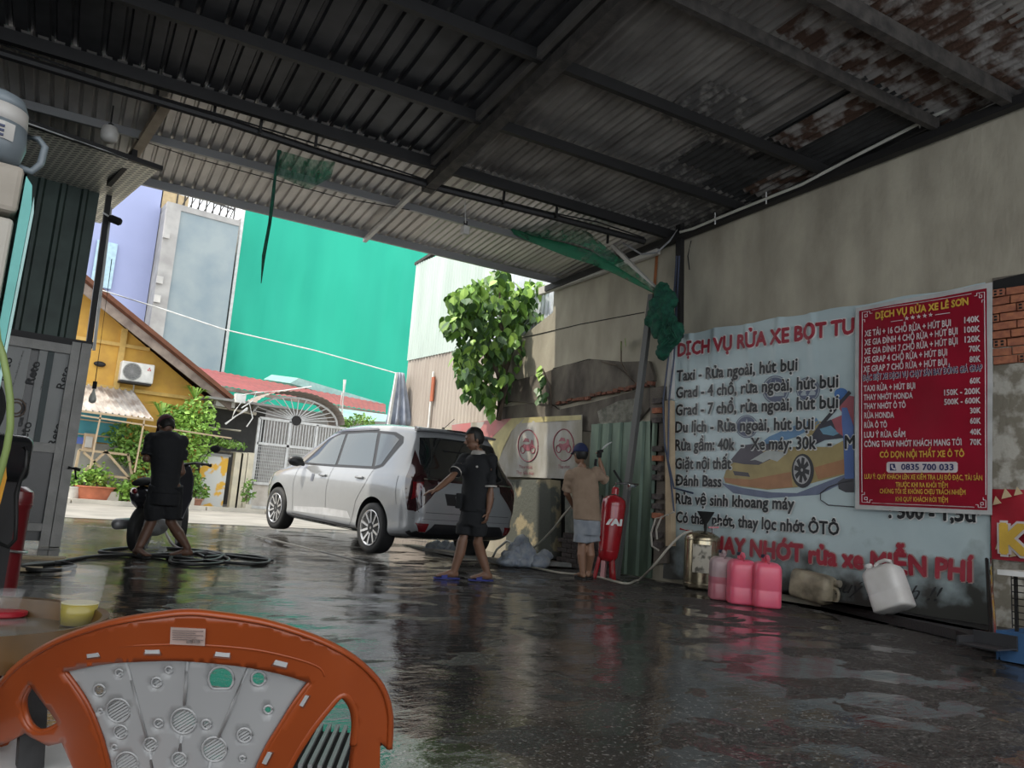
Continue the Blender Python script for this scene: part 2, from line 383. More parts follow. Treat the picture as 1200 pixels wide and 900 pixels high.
# exposed hollow bricks by the right picture edge
wprism([(1163,326),(1215,318),(1215,408),(1163,412)], 7.69, .02, 'brick_core', m_mortar, wall)
yr0 = AX(1165,350,7.66).y; zr0 = AX(1165,345,7.66).z
for r in range(9):
    yy = yr0 + (.05 if r % 2 else .0); zc_ = zr0-r*.079
    for c in range(4):
        hollow = (r+c) % 3 == 0; w_ = .10 if hollow else .19
        MB().box((7.67+random.uniform(-.012,.008), yy-w_/2, zc_), (.08, w_, .066), rx=random.uniform(-.03,.03)).build('brick', m_brick, wall)
        if hollow:
            h = MB()
            for hy in (-.024,.024):
                for hz in (-.015,.015): h.box((7.629, yy-w_/2+hy, zc_+hz), (.02,.024,.018))
            h.build('brick_hole', m_black, wall)
        yy -= w_+.014
wprism([(1160,408),(1220,402),(1220,770),(1166,770)], 7.66, .04, 'rough_render', M('flaking_render', (.20,.18,.14), .95, col2=(.42,.40,.35), scale=5, lo=.45, hi=.55, bump=1, bscale=25, detail=9), wall)
wprism([(1164,329),(1210,318),(1210,334),(1164,342)], 7.665, .04, 'dark_gap', m_black, wall)
# low kerb along the wall foot
MB().prism([V((7.72,5.62,0)), V((7.72,-.9,0)), V((5.9,-.9,0)) if False else V((6.55,1.2,0)), V((6.50,2.75,0)), G(1120,750), G(905,697), G(880,691)], (0,0,.08)).build('wall_kerb', M('wet_dark_concrete', (.022,.020,.020), .45, bump=.5), wall)
# ------------------------------------------------------------------ left wall, screen wall
lw = thing('wall_left', None, None, (-3.1,4,0), kind='structure')
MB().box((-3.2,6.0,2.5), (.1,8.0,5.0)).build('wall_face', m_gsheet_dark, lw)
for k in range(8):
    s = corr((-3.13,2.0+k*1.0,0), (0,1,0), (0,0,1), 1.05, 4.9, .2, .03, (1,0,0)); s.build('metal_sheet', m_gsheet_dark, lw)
fw = thing('wall_front', None, None, (-.9,9.98,2.2), kind='structure')
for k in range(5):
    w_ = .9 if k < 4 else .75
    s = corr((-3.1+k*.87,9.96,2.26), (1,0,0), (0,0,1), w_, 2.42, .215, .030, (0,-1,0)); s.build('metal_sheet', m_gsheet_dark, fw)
MB().bar((-3.1,9.93,2.24), (1.30,9.93,2.24), .07, .07).build('rail', m_steel_dark, fw)
MB().bar((1.27,9.97,2.1), (1.22,9.97,4.42), .06, .06).build('edge_post', m_steel_dark, fw)
MB().bar((1.33,10.0,2.2), (1.27,10.0,3.9), .04, .03).build('flashing', M('pale_flashing', (.5,.5,.48), .5, .3), fw)
# soffit of quilted foil running through above the screen wall
m_foil = bpy.data.materials.new('quilted_foil'); m_foil.use_nodes = True
n = m_foil.node_tree; bs = n.nodes['Principled BSDF']; t = n.nodes.new('ShaderNodeTexCoord'); mp = n.nodes.new('ShaderNodeMapping'); mp.inputs['Rotation'].default_value = (0,0,.6)
bt = n.nodes.new('ShaderNodeTexBrick'); bt.inputs['Scale'].default_value = 9; bt.inputs['Color1'].default_value = (.24,.24,.21,1); bt.inputs['Color2'].default_value = (.18,.18,.16,1); bt.inputs['Mortar'].default_value = (.75,.73,.64,1); bt.inputs['Mortar Size'].default_value = .13; bt.inputs['Brick Width'].default_value = .8; bt.inputs['Row Height'].default_value = .5
n.links.new(t.outputs['Object'], mp.inputs[0]); n.links.new(mp.outputs[0], bt.inputs['Vector']); n.links.new(bt.outputs['Color'], bs.inputs['Base Color']); bs.inputs['Roughness'].default_value = .4; bs.inputs['Metallic'].default_value = .2
sf = MB()
def at_z(x, y, z): return G(x, y, z)
pts = [at_z(x, y, 4.02) for x, y in ((0,133),(150,187),(189,197),(130,247),(118,262))]
pts = pts + [V((-3.05, pts[-1].y, 4.02)), V((-3.05, pts[0].y, 4.02))]
sf.prism(pts, (0,0,.02)); sf.build('foil_soffit', m_foil, fw)
MB().bar(at_z(0,133,4.0), at_z(190,198,4.0), .05, .05).build('soffit_rail', m_steel_dark, fw)
# aluminium cabin with film-covered sheets under the screen wall
cab = thing('cabin_partition', 'grey framed cabin partition with printed protective film left of the entrance', 'partition', (-.4,9.9,0))
m_alu = M('dull_aluminium', (.25,.245,.23), .5, .4, bump=.2); m_film = M('film_sheet', (.30,.305,.29), .45, .0, col2=(.25,.255,.245), scale=2)
MB().box((1.235,9.90,1.12), (.10,.12,2.24)).build('corner_post', m_alu, cab)
MB().box((1.135,9.90,1.12), (.09,.08,2.24)).build('door_stile', m_alu, cab)
MB().box((-.95,9.90,2.15), (4.1,.06,.1)).build('top_rail', m_alu, cab)
MB().box((-.95,9.90,1.05), (4.1,.06,.1)).build('mid_rail', m_alu, cab)
MB().box((-.95,9.90,.20), (4.1,.06,.08)).build('bottom_rail', m_alu, cab)
MB().box((-.9,9.97,1.15), (4.2,.03,2.2)).build('backing', MATS.get('x') or M('dark_glass_panel', (.03,.033,.035), .25), cab)
for x0, x1 in ((-3.0,-1.4),(-1.37,-.3),(-.27,.72),(.80,1.09)):
    MB().box(((x0+x1)/2,9.93,1.60), (x1-x0,.02,1.02)).build('film_panel', m_film, cab)
    MB().box(((x0+x1)/2,9.93,.62), (x1-x0,.02,.80)).build('lower_panel', M('dark_glass_panel', (.03,.033,.035), .25), cab)
m_ink = M('film_ink', (.015,.015,.015), .6); m_band = M('film_band', (.03,.05,.05), .5)
MB().box((AY(52,462,9.915).x,9.915,1.60), (.06,.02,1.02)).build('printed_band', m_band, cab)
for x, z, s in [(AY(a_, b_, 9.9).x, AY(a_, b_, 9.9).z, .25) for a_, b_ in ((37,450),(73,456),(27,522),(63,523),(4,446))]:
    text_on('lettering', 'Reto', (x+.02,9.918,z), (x+.05,9.918,z+s), .082, m_ink, cab, (0,-1,0), bold=.02, vert=(-1,0,.1))
    text_on('lettering', 'TIÊU CHUẨN CHẤT LƯỢNG', (x+.10,9.918,z-.05), (x+.14,9.918,z+s+.1), .012, m_ink, cab, (0,-1,0), bold=0, vert=(-1,0,.1))
text_on('lettering', 'Gia Phát', AY(26,500,9.918), AY(31,472,9.918), .040, m_ink, cab, (0,-1,0), vert=(-1,0,.1))
b = MB()
for r in (.055,.085): b.tube([AY(19,478,9.915)+V((r*math.cos(a), 0, r*1.1*math.sin(a))) for a in [i*math.pi/10 for i in range(20)]], .010, 5, closed=True)
b.build('ring_mark', M('film_brown', (.14,.09,.06), .6), cab)
# ------------------------------------------------------------------ ceiling
ceil = thing('ceiling', None, None, tuple(RP(3,6)), kind='structure')
def sheet(p0, p1, q0, q1, mat, kind, pitch, depth, dz=0, tilt=0):
    o = RP(p0, q0, dz+.035); L = (RP(p0,q1)-RP(p0,q0)).length
    u = PD + V((0,0,tilt)); return corr(o, u, QS, p1-p0, L, pitch, depth, (0,0,1), kind).build('roof_sheet', mat, ceil)
PB, PR = 3.27, 8.6
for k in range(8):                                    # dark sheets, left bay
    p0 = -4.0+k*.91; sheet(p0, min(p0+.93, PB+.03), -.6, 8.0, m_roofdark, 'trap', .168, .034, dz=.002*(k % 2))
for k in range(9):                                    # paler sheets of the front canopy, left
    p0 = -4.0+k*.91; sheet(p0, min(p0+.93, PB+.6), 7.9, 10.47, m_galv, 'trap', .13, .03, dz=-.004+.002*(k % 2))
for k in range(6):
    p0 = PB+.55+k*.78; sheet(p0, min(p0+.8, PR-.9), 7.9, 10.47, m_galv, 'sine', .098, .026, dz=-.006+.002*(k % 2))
rows = [(6.78, 8.0), (5.6, 6.86), (4.4, 5.68), (3.2, 4.5), (1.6, 3.3), (0, 1.7), (-.6, .1)]
pat = [[m_roofold, m_roofold, m_roofold, m_roofworn, m_roofworn, m_roofworn, m_roofrust],
       [m_roofold, m_roofold, m_roofold, m_roofworn, m_roofblack, m_roofworn, m_roofblack],
       [m_roofold, m_roofold, m_roofold, m_roofblack, m_roofblack, m_roofblack, m_roofblack],
       [m_roofold, m_roofold, m_roofrust, m_roofrust, m_roofrust, m_roofworn, m_roofold],
       [m_roofold]*4+[m_roofworn, m_roofold, m_roofblack], [m_roofold]*7, [m_roofold]*7]
for (q0, q1), ms in zip(rows, pat):
    p0 = PB+.02
    for k, mt in enumerate(ms):
        w_ = [.72,.78,.70,.74,.66,.74,1.1][(k+int(q0*3)) % 7]
        if p0 > PR: break
        sheet(p0, min(p0+w_+.03, PR+.1), q0, q1, mt, 'sine', .105, .030, dz=random.uniform(0,.014)); p0 += w_
# extra lapped patches
for p0, p1, q0, q1, mt in ((4.75,5.5,5.2,5.9,m_roofworn),(6.2,6.75,5.75,6.3,m_roofblack),(5.5,6.2,6.0,6.5,m_roofblack),(6.0,6.4,4.5,5.6,m_roofrust),(6.6,7.1,5.7,6.6,m_roofrust),(5.55,5.72,4.5,5.6,m_roofold)):
    sheet(p0, p1, q0, q1, mt, 'sine', .105, .030, dz=-.018)
def purlin(p0, p1, q, w_=.06, h=.11, mat=None, dz=0):
    MB().bar(RP(p0, q, -h/2+.03+dz), RP(p1, q, -h/2+.03+dz), w_, h).build('purlin', mat or m_steel_dark, ceil)
for q in (-.4, 1.1, 2.4): purlin(-4, 8.4, q)
purlin(PB, 7.35, 3.80, .09, .16, m_steel_rust); purlin(-4, 7.1, 4.45, .06, .12, m_steel_rust)
purlin(-4, 7.0, 5.67); purlin(-4, 6.9, 6.85); purlin(-4, 6.85, 7.97, .07, .12)
purlin(-4, 6.7, 9.2, .05, .09, m_steel_grey); purlin(-4, 6.55, 10.37, .05, .10, m_steel_grey)
# rafters along the fall of the roof
def rafter(p, q0, q1, w_=.1, h=.14, mat=None, dz=-.10):
    MB().bar(RP(p, q0, dz), RP(p, q1, dz), w_, h).build('rafter', mat or m_steel_dark, ceil)
rafter(3.27, -.6, 8.35, .13, .12, m_steel_rust, -.14); rafter(3.15, -.6, 8.0, .05, .10, M('dull_steel', (.12,.11,.10), .6, .2), -.02)
rafter(3.22, 8.3, 10.4, .05, .06, M('pale_steel', (.55,.53,.5), .5, .3), -.09)
pa, pb = px_roof(198,112), px_roof(132,212)
MB().bar(RP(pa[0], pa[1], -.06), RP(.14, 9.9, -.08), .10, .07).build('rafter', M('lit_wood', (.42,.34,.25), .7, bump=.4), ceil)
MB().bar(at_z(158,180,4.1), at_z(128,214,4.0), .05, .09).build('rafter', m_steel_dark, ceil)
for k in range(8):                                    # wall-side rafter pieces and top beam
    pass
MB().bar((7.6,-.8,wz(-.8)-.12), (7.6,9.7,wz(9.7)-.12), .10, .09).build('wall_beam', m_steel_dark, ceil)
MB().bar((7.62,9.9,wz(9.9)-.1), (7.62,7.3,wz(7.3)-.18), .07, .12).build('canopy_beam', M('pale_beam', (.5,.48,.44), .6), ceil)
MB().bar(AX(768,338,7.4), AX(716,286,7.4), .06, .05).build('canopy_brace', MATS['pale_beam'], ceil)
# roof screws on the purlins
sc_ = MB()
for q in (4.45, 5.67, 6.85, 7.97, 9.2, 10.37):
    p = -3.4
    while p < 6.5:
        sc_.box(RP(p, q+.055, -.02), (.016,.016,.03)); p += .26
tag(sc_.build('roof_screws', m_galv, ceil), kind='stuff')
# ------------------------------------------------------------------ the street outside
m_yellow = M('yellow_render', (.62,.36,.07), .85, col2=(.46,.25,.06), scale=1.6, lo=.45, hi=.7, bump=.4, bscale=10, detail=8)
m_yband = M('yellow_band', (.64,.42,.13), .85)
m_tile = M('clay_tile', (.17,.065,.035), .85, bump=.4, bscale=30)
m_fascia = M('weathered_fascia', (.17,.13,.11), .85, col2=(.30,.24,.20), scale=4)
m_lav = M('lavender_render', (.36,.40,.62), .85, col2=(.33,.37,.58), scale=.6)
m_bgrey = M('blue_grey_render', (.24,.30,.33), .9, col2=(.32,.37,.38), scale=.8, detail=8)
m_bconc = M('pale_concrete', (.45,.44,.42), .9, col2=(.33,.32,.31), scale=1.5)
m_net = M('green_scaffold_net', (.015,.42,.28), .8, col2=(.012,.36,.25), scale=.5, stretch=(1,1,.2), bump=.6, bscale=2)
m_redroof = M('red_metal_roof', (.27,.055,.055), .6, .1, col2=(.20,.045,.045), scale=2)
m_teal = M('teal_metal_roof', (.30,.52,.48), .5, .2)
m_leaf = M('leaf_green', (.10,.22,.035), .5, col2=(.20,.34,.06), scale=3)
m_leafd = M('leaf_dark', (.035,.09,.025), .45, col2=(.07,.16,.03), scale=4)
m_leafy = M('leaf_yellowgreen', (.32,.50,.09), .5, col2=(.18,.36,.06), scale=5)
for mm in (m_leaf, m_leafd, m_leafy):
    mm.node_tree.nodes['Principled BSDF'].inputs['Transmission Weight'].default_value = 0
m_bark = M('bark', (.12,.09,.065), .9, bump=.8, bscale=40)
m_wood = M('pale_wood', (.52,.40,.26), .8, bump=.3)
m_whitew = M('whitewash', (.62,.60,.56), .85, col2=(.45,.44,.42), scale=2)
m_gatew = M('pale_gate_paint', (.62,.63,.63), .6, .1)
def leafcloud(blobs, size, count, seed, lift=.5):
    rnd = random.Random(seed); b = MB()
    tot = sum(w for *_, w in blobs)
    for c, r, w in blobs:
        for k in range(int(count*w/tot)):
            while True:
                d = V((rnd.uniform(-1,1), rnd.uniform(-1,1), rnd.uniform(-1,1)))
                if .25 < d.length < 1: break
            p = V(c) + V((d.x*r[0], d.y*r[1], d.z*r[2])); s = size*rnd.uniform(.6,1.25)
            a = V((rnd.uniform(-1,1), rnd.uniform(-1,1), rnd.uniform(-.8,lift))).normalized()
            q = a.cross(V((rnd.uniform(-1,1), rnd.uniform(-1,1), rnd.uniform(-1,1)))).normalized(); up = a.cross(q)*.12*s
            b.add([p, p+a*s*.45+q*s*.28+up, p+a*s, p+a*s*.45-q*s*.28+up], [(0,1,2),(0,2,3)])
    return b
# yellow gabled house
Y = 22.0
tag(MB().box((-5.5,22.6,1.6), (13.4,.3,2.9)).build('reflection_wall', m_whitew), 'unseen pale wall added left of the yellow house for the car window reflections', 'wall')  # added out of view so the car windows reflect something pale
h = thing('house', 'yellow rendered house with brown gable roof behind the plants', 'house', (3.5,Y,0))
b = MB(); b.prism([V((x, Y, z)) for x, z in ((1.4,.15),(5.75,.15),(5.75,3.1),(2.9,5.0),(1.4,6.0))], (0,4,0)); b.build('wall', m_yellow, h)
for z0 in (4.12, 3.0):
    MB().box(((1.4+(5.7 if z0 < 4 else 4.2))/2,Y-.03,z0), ((4.3 if z0 < 4 else 2.8),.08,.09)).build('moulding', m_yband, h)
for x0 in (3.55,):
    MB().box((x0,Y-.04,3.6), (.14,.08,1.9)).build('pilaster', m_yband, h)
b = MB(); p0, p1 = V((1.2,Y-.6,6.15)), V((6.3,Y-.6,2.95)); b.prism([p0, p1, p1+V((0,0,.12)), p0+V((0,0,.12))], (0,5,0)); b.build('roof', m_tile, h)
b = MB(); b.prism([p0-V((0,.02,.26)), p1-V((0,.02,.2)), p1+V((0,-.02,.02)), p0+V((0,-.02,.02))], (0,.06,0)); b.build('fascia', m_fascia, h)
for k in range(46):
    c = p0.lerp(p1, (k+.5)/46) + V((0,-.05,.14)); MB().box(c, (.13,.16,.10), ry=.56).build('roof_tile', m_tile, h)
MB().box((6.15,Y-.5,2.92), (.5,.2,.16)).build('gutter_end', m_whitew, h)
MB().ball((2.75+.35,Y-.06,3.55), .14, .05, .07).build('wall_lamp', m_steel_dark, h)
ac = thing('air_conditioner', 'white outdoor air conditioner unit on the yellow wall', 'air conditioner', tuple(AY(160,448,Y-.2)))
c = AY(160,437,Y-.2)
link_mesh('casing', rounded(MB().box(c, (.78,.3,.50)).mesh(), .03), M('ac_white', (.75,.74,.70), .5), ac)
b = MB()
for r in (.06,.10,.14,.18,.215): b.tube([c+V((-.13+r*math.cos(a), -.165, r*math.sin(a))) for a in [i*math.pi/12 for i in range(24)]], .006, 4, closed=True)
for k in range(12): a = k*math.pi/6; b.bar(c+V((-.13,-.165,0)), c+V((-.13+.215*math.cos(a),-.165,.215*math.sin(a))), .008)
b.build('fan_grille', M('grille_grey', (.35,.35,.34), .6), ac)
MB().lathe([(.20,0),(.20,.01)], c+V((-.13,-.152,0)), (0,-1,0), 24).build('fan_opening', M('fan_shade', (.12,.12,.12), .7), ac)
b = MB()
for dx, dz in ((.26,.14),(.235,.095),(.285,.095)): b.prism([c+V((dx,-.155,dz+.025)), c+V((dx+.02,-.155,dz)), c+V((dx,-.155,dz-.025)), c+V((dx-.02,-.155,dz))], (0,-.004,0))
b.build('emblem', M('emblem_red', (.6,.03,.03), .5), ac)
MB().box(c+V((-.02,-.02,-.28)), (.74,.36,.04)).build('bracket', m_steel_dark, ac)
MB().tube([c+V((0,.1,-.3)), c+V((.02,.12,-.8))], .02, 6).build('drain_pipe', m_whitew, ac)
# corrugated awning
aw = thing('awning', 'sunlit corrugated metal awning below the air conditioner', 'awning', tuple(AY(130,470,21.2)))
a0, a1 = AY(60,446,21.9), AY(158,452,21.9); L = (a1.x-a0.x); fall = V((.25,-1.5,-.75))
corr(a0, (1,0,0), fall, L, fall.length, .14, .04, (0,0,1), 'trap').build('roof_sheet', M('awning_sheet', (.60,.56,.52), .5, .3, col2=(.30,.25,.22), scale=3), aw)
MB().bar(a0+fall, a0+fall+V((L,0,-.02)), .05).build('front_rail', m_wood, aw)
MB().bar(a0+fall+V((L-1.6,0,-.1)), a0+fall+V((L+1.9,0,-.25)), .035).build('front_rail', m_wood, aw)
for dx in (L-1.15, L-.2): MB().bar(a0+fall+V((dx,0,0)), a0+fall+V((dx-.05,0,-1.3)), .035).build('post', m_wood, aw)
# front garden wall, blue sheet
gw = thing('garden_wall', 'grey garden wall with a blue sheet fence on top', 'wall', (2.6,21.4,.15))
MB().box((2.6,21.45,.85), (3.0,.12,1.4)).build('wall_body', M('garden_wall_grey', (.45,.43,.41), .9, col2=(.34,.33,.31), scale=2), gw)
MB().box((2.55,21.36,1.98), (2.5,.05,.80)).build('blue_sheet', M('blue_sheet', (.05,.24,.32), .6, col2=(.08,.32,.36), scale=2), gw)
for z in (1.75, 2.1): MB().bar((1.3,21.30,z), (3.8,21.30,z-.03), .03).build('rail', m_wood, gw)
mb_ = MB().box(AY(104,518,21.2), (.24,.16,.40)).build('meter_box', M('meter_tan', (.55,.40,.26), .7), gw)
MB().box(AY(104,518,21.1), (.15,.02,.26)).build('meter_plate', m_whitew, gw)
sg = MB().box(AY(92,516,21.2), (.26,.02,.16)).build('house_number_plate', M('plate_blue', (.08,.14,.45), .5)); tag(sg, 'small blue number plate on the garden wall', 'plate')
# timber X-brace railing
xr = thing('timber_railing', 'pale timber railing with crossed braces above the planters', 'railing', tuple(AY(122,590,20.9)))
def px_bar(a, c, Y_, w_, name, mat, par): return MB().bar(AY(*a, Y_), AY(*c, Y_), w_).build(name, mat, par)
for a, c, n_ in (((93,527),(151,533),'top_rail'),((93,527),(88,552),'post'),((150,532),(155,560),'post'),((124,529),(152,561),'brace'),((125,528),(99,552),'brace'),((98,530),(118,548),'brace'),((122,557),(155,561),'bottom_rail')):
    px_bar(a, c, 20.95, .055, n_, m_wood, xr)
# plants and pots on the pavement
def pot(px, py, r, hh, mat, label, name='flower_pot', cat='pot', grp=None):
    p = AY(px, py, 20.95); p.z = .19
    b = MB(); b.lathe([(r*.72,0),(r,hh),(r*1.06,hh),(r*1.06,hh-.03),(r*.98,hh-.03)], p, n=20); o = b.build(name, mat, smooth=40); tag(o, label, cat, grp); return p
pr = pot(108,590,.44,.34,M('terracotta', (.52,.17,.09), .8),'wide terracotta trough planter at the left of the pavement')
pw = pot(82,590,.22,.30,M('white_pot', (.72,.70,.66), .7),'white round flower pot left of the terracotta planter')
pb_ = pot(226,596,.22,.20,M('brown_pot', (.36,.18,.12), .8),'small brown pot beside the yellow peeling door')
pc_ = pot(213,592,.15,.28,M('red_pot', (.60,.10,.05), .7),'red plastic pot behind the motorbike')
def bush(px, py, blobs, size, n_, seed, mat, label, name, stems=4, Y_=20.95, kind='plant'):
    base = AY(px, py, Y_); base.z = .2
    t = thing(name, label, kind, tuple(base)); bl = [(AY(x, y, Y_+dy), (rx, rx*.8, rz), w) for x, y, rx, rz, dy, w in blobs]
    leafcloud(bl, size, n_, seed).build('foliage', mat, t, fix=False)['kind'] = 'stuff'
    for k in range(stems):
        e = V(bl[k % len(bl)][0]); MB().tube([base, base.lerp(e, .5)+V((.05*(-1)**k,0,.05)), e], [.03,.02,.01], 5).build('stem', m_bark, t)
    return t
bush(108,582,[(100,560,.34,.28,0,2),(118,562,.36,.26,0,2),(112,552,.25,.22,0,1)],.13,420,1,m_leafy,'bright green leafy shrub in the terracotta planter','potted_shrub')
bush(146,592,[(138,580,.3,.22,0,1),(150,574,.34,.3,0,2),(160,580,.26,.22,0,1)],.14,420,2,m_leafy,'low bright green bush right of the terracotta planter','low_bush')
bush(82,578,[(83,566,.22,.2,0,1)],.12,120,3,m_leaf,'small plant in the white round pot','potted_plant', 2)
bush(228,590,[(226,566,.3,.35,0,2),(236,576,.2,.2,0,1)],.12,330,4,m_leaf,'leafy plant in the small brown pot by the peeling door','potted_plant', 3)
bush(210,592,[(218,505,.55,.5,.1,4),(232,482,.45,.4,.2,2),(205,490,.4,.3,.2,2),(228,530,.40,.4,0,2),(240,500,.35,.35,0,1),(200,545,.35,.5,0,1)],.15,1500,5,m_leafy,'tall sunlit pale green shrub behind the washing man','tall_shrub', 6)
bush(185,592,[(150,510,.5,.32,.2,3),(165,530,.55,.4,.2,3),(145,530,.3,.45,.2,1),(175,552,.5,.35,0,2)],.14,1100,6,m_leaf,'dark climbing vine on the garden wall left of the tall shrub','climbing_vine', 6)
def spiky(px, py, Y_, n_, L, label, seed, gy=.2):
    rnd = random.Random(seed); p = AY(px, py, Y_); t = thing('spiky_plant', label, 'plant', tuple(p)); 
    for k in range(n_):
        a = rnd.uniform(0, 6.28); u = V((math.cos(a), math.sin(a)*.6, 0)); s = u.cross(V((0,0,1)))*.03; l = L*rnd.uniform(.7,1)
        q = [p, p+u*l*.35+V((0,0,l*.5)), p+u*l*.8+V((0,0,l*.42))]
        MB().add([q[0]-s, q[0]+s, q[1]+s*1.3, q[1]-s*1.3, q[2]], [(0,1,2,3),(3,2,4)]).build('leaf', m_leafy, t, fix=False)
    return t
spiky(189,488,21.2,26,.75,'spiky yellow green plant above the garden wall',8); spiky(228,468,21.3,24,.7,'spiky green plant under the end of the brown gable roof',9)
bush(262,530,[(255,518,.35,.10,0,1),(272,521,.4,.10,0,1)],.12,260,10,m_leaf,'thin creeper lying on the beam above the peeling door','creeper', 2, 21.3)
bush(290,590,[(291,575,.16,.32,0,1)],.12,120,11,m_leaf,'slim plant standing beside the pale gate pier','potted_plant', 2, 20.9)
for px, py, s, lab in ((131,592,(.30,.2,.24),'pale concrete block in front of the low bush'),(216,597,(.50,.25,.22),'long concrete block beside the brown pot'),(294,592,(.16,.16,.14),'small white block by the slim plant')):
    p = AY(px, py, 20.6); tag(MB().box((p.x,20.85,.19+s[2]/2), s).build('concrete_block', m_walk), lab, 'block')
# peeling door, piers
m_peel = M('peeling_paint', (.60,.61,.60), .8, col2=(.75,.43,.06), scale=2.4, lo=.52, hi=.56, detail=8)
dr = thing('painted_gate_leaf', 'white metal gate leaf with yellow peeling paint between plant and piers', 'gate', tuple(AY(245,590,21.3)))
p0, p1 = AY(229,588,21.3), AY(261,588,21.3); zt = AY(245,532,21.3).z
MB().box(((p0.x+p1.x)/2,21.3,(zt+.2)/2), (p1.x-p0.x,.05,zt-.2)).build('sheet', m_peel, dr)
MB().box(((p0.x+p1.x)/2,21.28,zt), (p1.x-p0.x+.1,.08,.06)).build('top_rail', m_steel_grey, dr)
m_pier = M('cream_pier', (.66,.60,.46), .85, col2=(.52,.48,.38), scale=3)
for k, (x, w_) in enumerate(((272,.20),(279,.18),(287,.18))):
    p = AY(x,590,21.3-.05*k); z = AY(x,530,21.3).z
    tag(MB().box((p.x,21.3,(z+.2)/2), (w_,.22,z-.2)).build('gate_pier', m_pier), ['cream pier nearest the peeling door','narrow cream pier in the middle of three','cream pier next to the pale barred gate'][k], 'pier')
# dark shed front between the house and the gate
sh = thing('shed_front', 'dark shed front with pipes and beams left of the barred gate', 'shed', (6.6,21.8,.15))
MB().box((6.7,22.6,1.7), (1.9,.1,2.9)).build('back_board', M('shed_dark', (.10,.10,.10), .9), sh)
MB().box((6.7,21.9,3.02), (2.2,1.4,.06)).build('shed_roof', M('shed_roof', (.26,.25,.24), .8), sh)
for a, c, r in (((240,474),(300,485),.05),((240,500),(282,505),.03),((238,513),(284,522),.03),((240,527),(290,532),.04)):
    MB().tube([AY(*a,21.5), AY(*c,21.5)], r, 6).build('pipe', M('pale_pipe', (.5,.46,.38), .6), sh)
# barred gate with fan arch
gt = thing('barred_gate', 'pale barred double gate with mesh lower panels behind the car', 'gate', tuple(AY(355,590,21.5)))
GY = 21.5
gl, gr = AY(292,590,GY).x, AY(425,590,GY).x; z0, z1, z2, z3 = .2, AY(300,566,GY).z, AY(300,519,GY).z, AY(300,489,GY).z
b = MB(); k = gl
while k < gr: b.bar((k,GY,z2), (k,GY,z3), .022); k += .085
tag(b.build('bars', m_gatew, gt), kind='stuff')
b = MB(); k = gl
while k < gr:
    b.bar((k,GY,z1), (k,GY,z2), .012); k += .05
z = z1
while z < z2: b.bar((gl,GY,z), (gr,GY,z), .012); z += .09
tag(b.build('mesh_infill', m_gatew, gt), kind='stuff')
for z, n_ in ((z0+.05,'bottom_rail'),(z1,'middle_rail'),(z2,'middle_rail'),(z3,'top_rail')): MB().bar((gl,GY,z), (gr,GY,z), .07).build(n_, m_gatew, gt)
for x in (gl, gl+(gr-gl)*.26, (gl+gr)/2, gl+(gr-gl)*.76, gr): MB().bar((x,GY,z0), (x,GY,z3), .07).build('stile', m_gatew, gt)
for k in range(4):
    w_ = (gr-gl)/4; MB().box((gl+w_*(k+.5),GY+.03,(z0+z1)/2), (w_-.1,.03,z1-z0-.1)).build('lower_panel', M('gate_panel', (.55,.52,.48), .8, col2=(.42,.38,.34), scale=3), gt)
ar = thing('arched_canopy', 'arched corrugated canopy with fan shaped ironwork over the barred gate', 'canopy', tuple(AY(348,492,GY)))
cx = AY(347,493,GY); R_ = (AY(395,495,GY).x-AY(300,490,GY).x)/2*1.05
arc = [cx+V((-R_*math.cos(t), 0, R_*.52*math.sin(t))) for t in [i*math.pi/16 for i in range(17)]]
MB().tube(arc, .03, 6).build('arch_bar', m_gatew, ar)
for i in range(1, 16): MB().bar(cx, arc[i], .022).build('fan_bar', m_gatew, ar)
MB().lathe([(.14,0),(.14,.04)], cx, (0,-1,0), 16).build('fan_hub', m_steel_dark, ar)
b = MB(); out2 = [V(p)*1 for p in arc]
rr = []
for k in range(3): rr.append([cx+V((-(R_+.12)*math.cos(t), -.25+k*.6, (R_+.12)*.56*math.sin(t)+.03+(.025 if i % 2 else 0))) for i, t in enumerate([i*math.pi/48 for i in range(49)])])
b.loft(rr, cap=False, closed=False); b.build('arched_sheet', M('brown_sheet', (.34,.29,.25), .7, .2), ar)
# red roofed house
rh = thing('red_roof_house', 'low grey house under a long red metal roof', 'house', (9.5,24,.1))
MB().box((9.8,25.5,1.7), (8.0,3,3.2)).build('wall', M('house_grey', (.36,.35,.34), .9), rh)
a, c2, d2 = AY(262,453,23.4), AY(452,484,23.4), AY(212,427,28)
e2 = AY(452,474,28)
b = MB(); n_ = 60
lo_ = [a.lerp(c2, i/n_)+V((0,0,.03*(i%2))) for i in range(n_+1)]; hi_ = [d2.lerp(e2, i/n_)+V((0,0,.03*(i%2))) for i in range(n_+1)]
b.loft([lo_, hi_], cap=False, closed=False); b.build('roof', m_redroof, rh)
b = MB(); b.bar(a-V((0,0,.06)), c2-V((0,0,.06)), .06, .1); b.build('eave_board', m_fascia, rh)
th = thing('teal_roof_house', 'teal metal roofed house behind the red roof', 'house', (12,26.5,.1))
p = [AY(340,449,27.9), AY(350,443,27.9), AY(450,473,27.9), AY(450,482,27.9)]
MB().prism(p, (0,3,.4)).build('roof', m_teal, th); MB().box((13.2,31,2), (4,1,4)).build('wall', m_whitew, th)
tag(MB().prism([AY(380,479,22.6), AY(392,478,22.6), AY(455,486,22.6), AY(455,494,22.2), AY(392,492,22.2)], (0,.5,.05)).build('small_teal_canopy', m_teal), 'small turquoise canopy right of the arched canopy', 'canopy')
bush(430,497,[(425,492,.4,.16,0,1),(405,495,.25,.16,0,1)],.13,300,12,m_leaf,'climber between the arched canopy and the grey tarp','climber', 2, 21.8)
